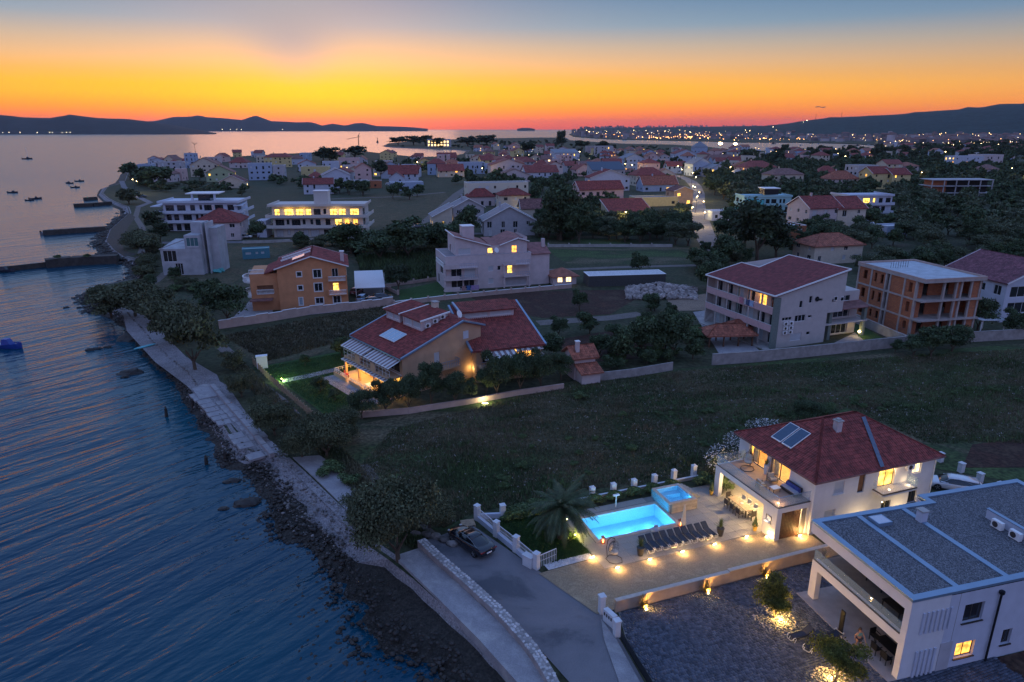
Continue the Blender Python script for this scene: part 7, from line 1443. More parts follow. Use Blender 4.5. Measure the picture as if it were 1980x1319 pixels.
LISTH = [
 ('pale house with a dark red hip roof in front of the bright white apartment block', (378, 466), (466, 464), 13, 6.0, 'hip', 3.4, PALEP, ROOFR[0], 2, .0),
 ('blue-white three-storey house at the seaward end of the headland', (268, 346), (297, 345), 9, 9.6, 'flat', 0, BLUEP, ROOFG, 3, .05),
 ('grey-pink gabled house behind the headland trees', (288, 352), (336, 352), 10, 5.6, 'gable_y', 4, PALEP, ROOFR[1], 2, 0),
 ('long pale terrace house behind the grey-pink gable', (300, 335), (356, 334), 8, 8.2, 'flat', 0, GREYP, ROOFG, 3, .05),
 ('narrow pink block beside the grey-pink gabled house', (338, 350), (353, 350), 9, 7.5, 'flat', 0, PINKP, ROOFG, 2, .1),
 ('slim turquoise-grey tower house rising above the headland roofs', (359, 325), (377, 325), 7, 12.5, 'flat', 0, BLUEP, ROOFG, 4, 0),
 ('wide beige house with a red-brown roof and a lit porch on the headland', (370, 342), (424, 341), 11, 8.8, 'gable_y', 5, CREAM, ROOFR[1], 3, .12),
 ('yellow-green gabled house in the middle of the headland', (400, 352), (454, 351), 11, 6.2, 'gable_y', 4.5, GREENP, ROOFR[1], 2, .2),
 ('tan gabled house below the yellow-green one', (425, 364), (474, 362), 9, 4.0, 'gable_y', 3.5, CREAM, ROOFR[1], 1, .2),
 ('small house with a red hip roof against the sea', (444, 325), (478, 325), 9, 5.2, 'hip', 4.2, PALEP, ROOFR[0], 2, 0),
 ('wide grey-blue three-storey block with rows of small windows', (482, 349), (528, 348), 11, 10.8, 'flat', 0, BLUEP, ROOFG, 3, .0),
 ('narrower lavender block joined to the right of the grey-blue block', (529.5, 348), (549, 347), 10, 9.4, 'flat', 0, GREYP, ROOFG, 3, .0),
 ('yellow house with a flat red roof behind the grey-blue block', (512, 324), (565, 323), 10, 9.4, 'hip', 2.8, YELLOWP, ROOFR[0], 3, .0),
 ('small light blue house behind the yellow one', (580, 311), (598, 311), 9, 8.0, 'flat', 0, BLUEP, ROOFG, 2, 0),
 ('white gabled house left of the mustard block', (577, 332), (611, 331), 9, 6.2, 'gable_y', 3.2, WHITE2, ROOFR[0], 2, 0),
 ('mustard yellow two-storey block in the second row', (583, 343), (633, 341), 9, 7.2, 'flat', 0, YELLOWP, ROOFG, 2, .05),
 ('white flat-roofed house above the mustard block', (623, 330), (652, 329), 8, 7.0, 'flat', 0, WHITE2, ROOFG, 2, 0),
 ('white gabled house with grey roof behind the lit apartment block', (625, 364), (677, 362), 12, 7.6, 'gable_y', 3.8, WHITE2, ROOFG, 2, 0),
 ('salmon block with a row of tall columns by the pines', (656, 326), (695, 325), 10, 8.6, 'flat', 0, PINKP, ROOFR[0], 2, .05),
 ('small tan house right of the salmon block', (670, 341), (702, 340), 8, 4.2, 'gable_y', 3.2, CREAM, ROOFR[1], 1, 0),
 ('low white building with a flat roof at the edge of the dry meadow', (681, 365), (711, 364), 7, 4.3, 'flat', 0, WHITE2, ROOFG, 1, 0),
 ('low bare brick building joined to the white one at the meadow edge', (713, 364), (736, 363), 7, 3.9, 'flat', 0, BRK, ROOFG, 1, 0),
 ('house with a plain red roof directly behind the lit apartment block', (588, 376), (645, 374), 10, 5.6, 'gable_x', 2.6, WHITE2, ROOFR[0], 2, 0),
 ('long low grey barn with a pale roof behind the dry meadow', (757, 369), (818, 367), 9, 4.2, 'flat', 0, BLUEP, _m['white_roof'], 1, 0),
 ('white gabled house with a red roof right of the tall cedar', (752, 350), (804, 348), 10, 5.0, 'gable_x', 5.4, WHITE2, ROOFR[0], 2, 0),
 ('tiny white gabled annexe in front of the red-roofed house by the cedar', (754, 354), (779, 353), 7, 4.0, 'gable_y', 3, WHITE2, ROOFR[0], 1, 0),
 ('tan house with a dark red roof left of the street glow', (848, 343), (897, 342), 10, 4.8, 'gable_x', 4.4, CREAM, ROOFR[0], 2, .1),
 ('pale blue two-storey house right of the tan one', (890, 337), (937, 336), 9, 8.4, 'flat', 0, BLUEP, ROOFG, 2, .05),
 ('dark red-roofed house with a small turret at the head of the bay', (846, 317), (878, 316), 10, 6.5, 'gable_x', 4.5, PINKP, ROOFR[0], 2, .05),
 ('large pale pink gabled house in the town centre', (950, 343), (1016, 342), 13, 8.8, 'gable_y', 4.2, PALEP, ROOFR[0], 3, .05),
 ('low wide gable-fronted house in front of the large pink one', (962, 352), (1023, 350), 9, 4.0, 'gable_y', 4.6, PALEP, ROOFR[1], 1, .0),
 ('white house with a broad bright red roof in the town centre', (1017, 351), (1075, 349), 13, 6.2, 'gable_x', 4.2, WHITE2, ROOFR[0], 2, .1),
 ('long cream modern house with a flat roof and dark corner window', (906, 397), (1022, 394), 10, 9.6, 'flat', 0, mat('cream_white', (.62, .58, .48), .8, .05), ROOFG, 3, .0),
 ('left dark red hip roof in front of the long cream house', (906, 399), (957, 398), 8, 4.6, 'hip', 3.0, PALEP, ROOFR[0], 1, 0),
 ('right dark red hip roof house in front of the long cream house', (968, 407), (1023, 405), 9, 6.6, 'hip', 2.4, CREAM, ROOFR[0], 2, 0),
 ('dark gabled house with a tall chimney next to the big tree', (1008, 425), (1068, 424), 8, 4.6, 'gable_x', 3.0, CREAM, ROOFR[1], 1, .1),
 ('grey-purple gabled house with an arched window behind the balcony block', (936, 457), (1034, 455), 11, 5.2, 'gable_y', 4.4, GREYP, ROOFG, 2, 0),
 ('gabled house with a lit yellow terrace beside the field track', (838, 441), (874, 439), 9, 4.2, 'mono_x', 3.4, CREAM, ROOFG, 1, 1.0),
 ('grey gabled house joined to the lit terrace house', (877, 436), (934, 433), 9, 6.6, 'gable_y', 3.0, GREYP, ROOFG, 2, 0),
 ('wide pale pink house with a plain red roof and light shutters', (1120, 396), (1202, 393), 11, 7.0, 'gable_x', 3.4, PINKP, ROOFR[0], 2, 0),
 ('white gabled house behind the wide pink house', (1141, 370), (1214, 368), 10, 7.6, 'gable_y', 4.2, WHITE2, ROOFR[0], 2, .1),
 ('house with a dark blue sheet roof behind the white gable', (1145, 350), (1203, 348), 10, 7.4, 'mono_y', 4.6, GREYP, mat('dark_blue_roof', (.03, .05, .09), .4, .1), 2, 0),
 ('pink gabled house left of the dark blue roof', (1114, 341), (1142, 340), 10, 5.0, 'gable_y', 4.0, PINKP, ROOFR[0], 2, 0),
 ('long white apartment building with a slanting lit roof edge', (1073, 316), (1118, 315), 12, 10.5, 'mono_y', 3, WHITE2, ROOFG, 3, .1),
 ('pale multi-storey building with balconies behind the pines', (1150, 303), (1185, 303), 14, 12.5, 'flat', 0, GREYP, ROOFG, 4, .05),
 ('bluish three-storey house with a white gable and a street lamp', (1207, 331), (1242, 330), 11, 10.2, 'gable_y', 4.0, BLUEP, ROOFG, 3, .1),
 ('house with a wide red hip roof beside the street glow', (1229, 360), (1281, 358), 12, 6.8, 'hip', 4.2, CREAM, ROOFR[0], 2, .1),
 ('small upper house with a red roof above the wide hip roof', (1244, 335), (1271, 334), 9, 8.0, 'hip', 3, PINKP, ROOFR[0], 2, .1),
 ('blue-walled house with an orange-red roof by the street', (1243, 371), (1306, 369), 10, 4.2, 'gable_x', 4.2, BLUEP, ROOFR[2], 1, .05),
 ('small ochre gabled house at the street corner', (1302, 398), (1334, 396), 8, 6.8, 'gable_y', 1.8, OCHRE, ROOFR[1], 2, .25),
 ('long low pool house with a white parapet and a turquoise end', (1228, 400), (1310, 398), 8, 3.8, 'flat', 0, YELLOWP, ROOFG, 1, 0),
 ('house with a vast maroon roof and an orange-lit porch', (1190, 440), (1270, 437), 15, 2.8, 'mono_y', 5.6, mat('lit_cream2', (.5, .4, .25), .9), ROOFR[0], 1, .0),
 ('white gabled two-storey house with an orange wall lamp', (1339, 341), (1371, 340), 11, 9.0, 'gable_y', 4.4, BLUEP, ROOFG, 2, .1),
 ('smaller white house joined to the right of the lamp-lit gable', (1372, 343), (1403, 342), 10, 6.4, 'gable_y', 2.8, WHITE2, ROOFG, 2, .3),
 ('pink house with a bright lit veranda among the olive trees', (1439, 340), (1489, 338), 12, 6.5, 'hip', 4.2, PINKP, ROOFR[0], 2, .4),
 ('small grey gabled cottage left of the lit pink house', (1418, 345), (1438, 344), 7, 3.6, 'gable_y', 2.2, GREYP, ROOFG, 1, 0),
 ('beige house with a brown hip roof and side arcade in the olive grove', (1493, 362), (1546, 360), 12, 7.6, 'hip', 3.2, CREAM, ROOFR[1], 2, 0),
 ('pink low house beyond the street with a long roof', (1378, 319), (1411, 318), 10, 6.0, 'gable_x', 3.6, PINKP, ROOFR[1], 2, .05),
 ('white gabled house near the channel shore', (1305, 312), (1336, 311), 12, 8.2, 'gable_y', 4.6, WHITE2, ROOFR[0], 2, .1),
 ('tall house with a dark pyramid roof at the channel', (1341, 301), (1367, 301), 12, 11.5, 'hip', 6.4, BLUEP, ROOFG, 3, .05),
 ('red-roofed house with roof windows in the olive grove', (1606, 365), (1650, 363), 11, 5.8, 'hip', 4.2, PALEP, ROOFR[2], 2, 0),
 ('yellow apartment house with two red roofs', (1684, 366), (1719, 365), 12, 9.2, 'gable_x', 3.4, YELLOWP, ROOFR[0], 3, .15),
 ('right half of the yellow apartment house with two red roofs', (1722, 366), (1755, 365), 11, 8.6, 'gable_x', 3.2, YELLOWP, ROOFR[0], 3, .1),
 ('grey four-storey block left of the yellow apartment house', (1655, 360), (1692, 359), 12, 12.0, 'flat', 0, GREYP, ROOFG, 4, .1),
 ('small white flat-roofed shed among the olive trees', (1713, 457), (1753, 455), 6, 2.9, 'flat', 0, BLUEP, _m['white_roof'], 1, 0),
 ('white modern villa near the right edge of the town', (1851, 325), (1895, 324), 12, 9.8, 'flat', 0, WHITE2, ROOFG, 3, .3),
 ('brick and white block right of the white modern villa', (1897, 324), (1932, 323), 12, 10.8, 'flat', 0, PALEP, ROOFG, 3, .1),
 ('white garage with a lit gable by the street', (1376, 427), (1420, 424), 6, 3.2, 'flat', 0, WHITE2, _m['white_roof'], 1, 0),
 ('big two-part house with two red roofs and dark arched balconies', (1560, 456), (1612, 452), 12, 9.2, 'gable_x', 3.2, PALEP, ROOFR[0], 3, 0),
 ('right part of the big two-part house with two red roofs', (1614, 454), (1668, 452), 12, 8.8, 'gable_x', 3.2, CREAM, ROOFR[0], 3, 0),
 ('half-built brick annexe with a pale slab roof beside the pines', (1505, 476), (1552, 473), 8, 5.6, 'flat', 0, BRK, _m['white_roof'], 2, 0),
 ('small cottage with a red roof and a dazzling yellow porch', (1572, 512), (1660, 506), 9, 5.0, 'hip', 2.4, CREAM, ROOFR[2], 2, .0),
 ('tiny lit shed right of the big two-part house', (1666, 458), (1692, 457), 5, 2.8, 'gable_x', 1.5, PALEP, ROOFG, 1, 1),
]
for i, (lab, a, c, D, H_, kind, rise, wm, rm, fl_, lit) in enumerate(LISTH):
	o, th, W = fpx(a, c); Y = o[1]; near = Y < 260
	tl = {ROOFR[0].name: TILE, ROOFR[2].name: TILE2, ROOFR[1].name: TILE3}.get(rm.name) if Y < 420 else None
	house(lab, o, max(-4, min(14, th if abs(th) < 30 else 6))+random.uniform(-2, 3)*(Y > 300), W, D*(1 if Y < 500 else 1.3), H_, kind, rise, wm, rm, 'houses of the seaside town', None, .5, tl, fl_, lit, i, simple=not near, chim=(i % 2 == 0 and kind != 'flat'), pitch=.5, parapet=.4, trim=TRIM if Y < 420 else None)
o, th, W = fpx((1636, 428), (1704, 424))
modern('white modern block with warm lit windows and a turquoise strip, behind the two red roofs', o, 8, W, 12, 9.3, 3, WHITE2, .8, seed=9, win=[lambda a, r: LITO if a < .4 else GLASSD, lambda a, r: LITY if a < .5 else GLASSD, lambda a, r: LITY if a < .6 else GLASSD])
tq = modern('turquoise-lit stepped modern house with a long white wing', at(1437, 412), 2, 20, 11, 6.6, 2, mat('turquoise_white', (.30, .52, .58), .85, .05), .5, seed=12, win=[lambda a, r: GLASSD]*2)
box_obj('bay', TURQ, tq, .5, 3.5, -1.6, -.6, 0, 6.0); box_obj('bay', TURQ, tq, 5, 8, -1.2, -.6, 0, 5.4); box_obj('penthouse', DARKM, tq, 9, 15, 2, 8, 7.4, 9.8); box_obj('penthouse_roof', TRIM, tq, 8.5, 15.6, 1.5, 8.4, 9.81, 10.1); box_obj('pool_wall', TURQ, tq, -9, -.7, -1.6, -1.3, 0, 2.4)
point('bay_light', (4.3, -2.4, 1.5), 60, (.2, .85, 1), .3, tq); point('bay_light', (-3, -2.6, 1.5), 30, (.3, .9, 1), .3, tq)
o, th, W = fpx((1795, 385), (1876, 380)); ft = thing('unfinished_house', 'unfinished concrete house frame at the far edge of the olive grove', 'building', (*o, 0), R(2)); FOOT.append((*o, R(2), W, 10))
for z in (3.2, 6.6, 9.6): box_obj('floor_slab', RAWC, ft, (-5 if z < 4 else 0), W-(0 if z < 4 else 1.5), -1, 10, z-.35, z)
for x in np.linspace(.2, W-1.8, 6):
	box_obj('column', RAWC, ft, x-.2, x+.2, -.8, -.4, 0, 2.84); box_obj('column', RAWC, ft, x-.2, x+.2, -.8, -.4, 3.21, 6.24); box_obj('column', RAWC, ft, x-.2, x+.2, -.8, -.4, 6.61, 9.24)
box_obj('infill', BRK, ft, 2, 9, 1.5, 9, 3.2, 9.2); box_obj('infill', BLACKIN, ft, 9.1, W-3, 1.5, 9, 3.2, 9.2)
for (u, v, z, W_, c_) in ((1632, 500, 3.6, 120, (1, .62, .12)), (1186, 436, 2.2, 80, (1, .55, .10)), (1190, 425, 3, 70, (1, .5, .08)), (855, 439, 2.5, 70, (1, .65, .15)), (1010, 407, 2, 60, (1, .75, .3)), (463, 462, 2.5, 60, (1, .6, .15)), (1367, 340, 6, 160, (1, .55, .12)), (1480, 338, 5, 140, (1, .7, .3)), (1350, 383, 3, 80, (1, .8, .35)), (1342, 372, 3, 60, (1, .8, .35)), (1358, 402, 3, 80, (1, .8, .35)), (1360, 425, 3, 90, (1, .75, .3))):
	p = at(u, v); t_ = thing('porch_light', 'lit porch lamp glowing on a house wall in the town', 'lamp', (*p, 0), 0, 'lit porch lamps'); mb = MB(); mb.tube((0, -1.3, 0), (0, -1.3, z-.2), .04, .04, 5); mb.build('pole', DARKM, t_)
	mb = MB(); mb.blob((0, -1.3, z), .22, 1, 1, 0); mb.build('bulb', emit('bulb', (1, .72, .3), 16, 'NONE'), t_); point('glow', (0, -1.5, z), W_*3, c_, .25, t_)
TOWN = []
rr = random.Random(21); wl_ = [WHITE2, CREAM, PINKP, PALEP, GREYP, BLUEP, YELLOWP, WHITE2]; wn_ = ['white', 'cream', 'pink', 'pale pink', 'grey', 'bluish', 'yellow', 'white']; rn_ = ['dark red', 'brown', 'orange-red']
land_t = [Vector((p[0], p[1], 0)) for p in land]
def inside(poly, x, y):
	c = False; j = len(poly)-1
	for i in range(len(poly)):
		a, b_ = poly[i], poly[j]
		if (a[1] > y) != (b_[1] > y) and x < (b_[0]-a[0])*(y-a[1])/(b_[1]-a[1])+a[0]: c = not c
		j = i
	return c
zones = [((240, 560), (303, 332), 16), ((560, 905), (300, 352), 26), ((905, 1090), (292, 345), 44), ((1090, 1440), (294, 345), 74), ((1440, 1700), (299, 314), 34), ((1700, 1985), (276, 312), 62), ((1560, 1980), (312, 350), 8), ((860, 1090), (284, 294), 10)]
cnt = 0
for (u0, u1), (v0, v1), n in zones:
	k_ = 0; tries = 0
	while k_ < n and tries < 900:
		tries += 1; u = rr.uniform(u0, u1); v = v0+(v1-v0)*rr.random(); p = at(u, v)
		if not inside(land, p[0], p[1]+25) or not inside(land, *p): continue
		W = rr.uniform(9, 15)
		if any(taken(p[0]+dx_, p[1]+dy_, 3) for dx_ in (0, W*.5, W) for dy_ in (0, 6, 12)): continue
		wi = rr.randrange(8); ri = rr.choice((0, 0, 0, 1, 2)); kind = rr.choice(('hip', 'hip', 'gable_x', 'gable_y', 'flat')); fl_ = rr.choice((1, 2, 2, 3)); Hh = fl_*2.9+.2
		rel = 'towards the harbour' if u > 1700 else 'near the channel' if v < 300 else 'in the middle of the town'
		lab = '%s %s-storey house with a %s roof %s' % (wn_[wi], ('one', 'two', 'three')[fl_-1], ('flat grey' if kind == 'flat' else rn_[ri]+(' hip' if kind == 'hip' else ' gabled')), rel)
		house(lab, p, rr.uniform(-12, 22), W, rr.uniform(9, 13), Hh, kind, rr.uniform(2.4, 3.6), wl_[wi], ROOFG if kind == 'flat' else ROOFR[ri], 'small houses: '+lab, None, .5, None, fl_, .10, cnt, simple=True, auto='f', shut=.15); k_ += 1; cnt += 1
def crown_mesh(name, n, rx, rz, leaf, lobes, m, seed, base=.0, flat=.0, conic=0.0, vert=.3, inner=.25):
	"""leaf quads spread through lumpy lobes; crown spans z 0..2*rz roughly"""
	g = np.random.default_rng(seed); lc = []; 
	for k in range(lobes):
		a = g.random()*6.283; f = g.random()**.5; z = g.uniform(-.55, .75); s = (1-conic*(z+.6)/1.4); lc.append((math.cos(a)*f*.62*rx*s, math.sin(a)*f*.62*rx*s, rz+z*rz, g.uniform(.30, .52)*rx*s))
	lc = np.array(lc); idx = g.integers(0, lobes, n); L = lc[idx]; d = g.normal(size=(n, 3)); d /= np.linalg.norm(d, axis=1)[:, None]; d[:, 2] = np.where(d[:, 2] < -.35, -d[:, 2]*.5, d[:, 2]); r = L[:, 3]*(g.random(n)**inner)*g.uniform(.75, 1.2, n)
	P = L[:, :3]+d*r[:, None]*np.array([1, 1, .85*rz/rx*1.2 if flat == 0 else flat]); P[:, 2] = np.maximum(P[:, 2], base)
	u = g.normal(size=(n, 3)); u /= np.linalg.norm(u, axis=1)[:, None]; w = np.cross(u, d+g.normal(size=(n, 3))*.5); w /= np.linalg.norm(w, axis=1)[:, None]+1e-6
	s = leaf*g.uniform(.5, 1.3, n)[:, None]; sw = s*.55
	V = np.stack([P-u*s, P+w*sw, P+u*s, P-w*sw], 1).reshape(-1, 3); F = np.arange(4*n).reshape(-1, 4); return np_mesh(name, V, F, m)
def trunk_mesh(h, r, n=3, seed=0, spread=1.0, m=None):
	g = random.Random(seed); mb = MB(); top = Vector((g.uniform(-.1, .1)*h, g.uniform(-.1, .1)*h, h)); mb.tube((0, 0, -.1), top*.55, r, r*.75, 7, False)
	for k in range(n): a = 6.283*k/n+g.random(); e = Vector((math.cos(a)*spread*h*.45, math.sin(a)*spread*h*.45, h*1.15)); mb.tube(top*.5, e, r*.6, r*.22, 5, False)
	return mb.mesh('trunk', m or BARK)
def make_tree(name, label, crown, trunk, ch, cat='tree', group=None):
	t_ = thing(name, label, cat, group=group); t_.empty_display_size = .5
	if trunk: link('trunk', trunk, t_)
	o = link('crown', crown, t_); o.location = (0, 0, ch); return t_
PINE = mat('pine_needles', (.030, .046, .018), .8, .4, .8, island=.4)
PROTO = {}
def proto(kind, lod):
	k = (kind, lod)
	if k in PROTO: return PROTO[k]
	n = {0: 17000, 1: 5200, 2: 1000}[lod]; lf = {0: .042, 1: .075, 2: .16}[lod]; out = []
	for s in range(3 if lod else 2):
		if kind == 'broad': c = crown_mesh('crown', n, 1.0, .85, lf, 14, LEAFD, s*7+1); t_ = trunk_mesh(.55, .07, seed=s); h = .25
		elif kind == 'olive': c = crown_mesh('crown', int(n*.8), 1.0, .62, lf, 10, LEAFO, s*7+2); t_ = trunk_mesh(.45, .09, seed=s); h = .28
		elif kind == 'tamarisk': c = crown_mesh('crown', int(n*1.6), 1.0, .72, lf*.8, 18, LEAFT, s*7+3, vert=.8, inner=.45); t_ = trunk_mesh(.4, .06, 5, s, 1.3); h = .05
		elif kind == 'cypress': c = crown_mesh('crown', int(n*.6), .32, 1.6, lf*.7, 14, LEAFD, s*7+4, conic=.6, flat=2.2); t_ = trunk_mesh(.3, .05, 2, s, .2); h = .1
		elif kind == 'pine': c = crown_mesh('crown', int(n*1.1), 1.0, .9, lf, 22, PINE, s*7+5, inner=.5); t_ = trunk_mesh(.9, .07, 4, s, .7); h = .3
		elif kind == 'umbrella': c = crown_mesh('crown', n, 1.0, .42, lf, 16, PINE, s*7+6); t_ = trunk_mesh(1.0, .05, 5, s, .8); h = .85
		else: c = crown_mesh('crown', int(n*.5), 1.0, .5, lf, 8, LEAF, s*7+8); t_ = None; h = 0
		out.append((c, t_, h))
	PROTO[k] = out; return out
KN = {'broad': 'broadleaf_tree', 'olive': 'olive_tree', 'tamarisk': 'tamarisk', 'cypress': 'cypress_tree', 'pine': 'pine_tree', 'umbrella': 'umbrella_pine', 'bush': 'shrub'}
def plant(kind, x, y, r, label, hs=1.0, group=None, z=0.0, lod=None, i=0, matl=None):
	d = math.hypot(x, y); lod = (0 if d < 95 and r > 1.6 else 1 if d < 260 else 2) if lod is None else lod; P_ = proto(kind, lod); c, t_, h = P_[i % len(P_)]
	o = thing(KN[kind], label, 'shrub' if kind == 'bush' else 'tree', (x, y, z), random.random()*6.28, group); 
	if t_: link('trunk', t_, o)
	k = link('crown', c, o); k.location = (0, 0, h); o.scale = (r, r, r*hs); return o
def T_(kind, u, v, wpx, label, hs=1.0, i=0, group=None, lod=None):
	x, y = at(u, v); r = wpx/2*(y*_C+CAM_H*_S)/FOC; return plant(kind, x, y, r, label, hs, group, i=i, lod=lod)
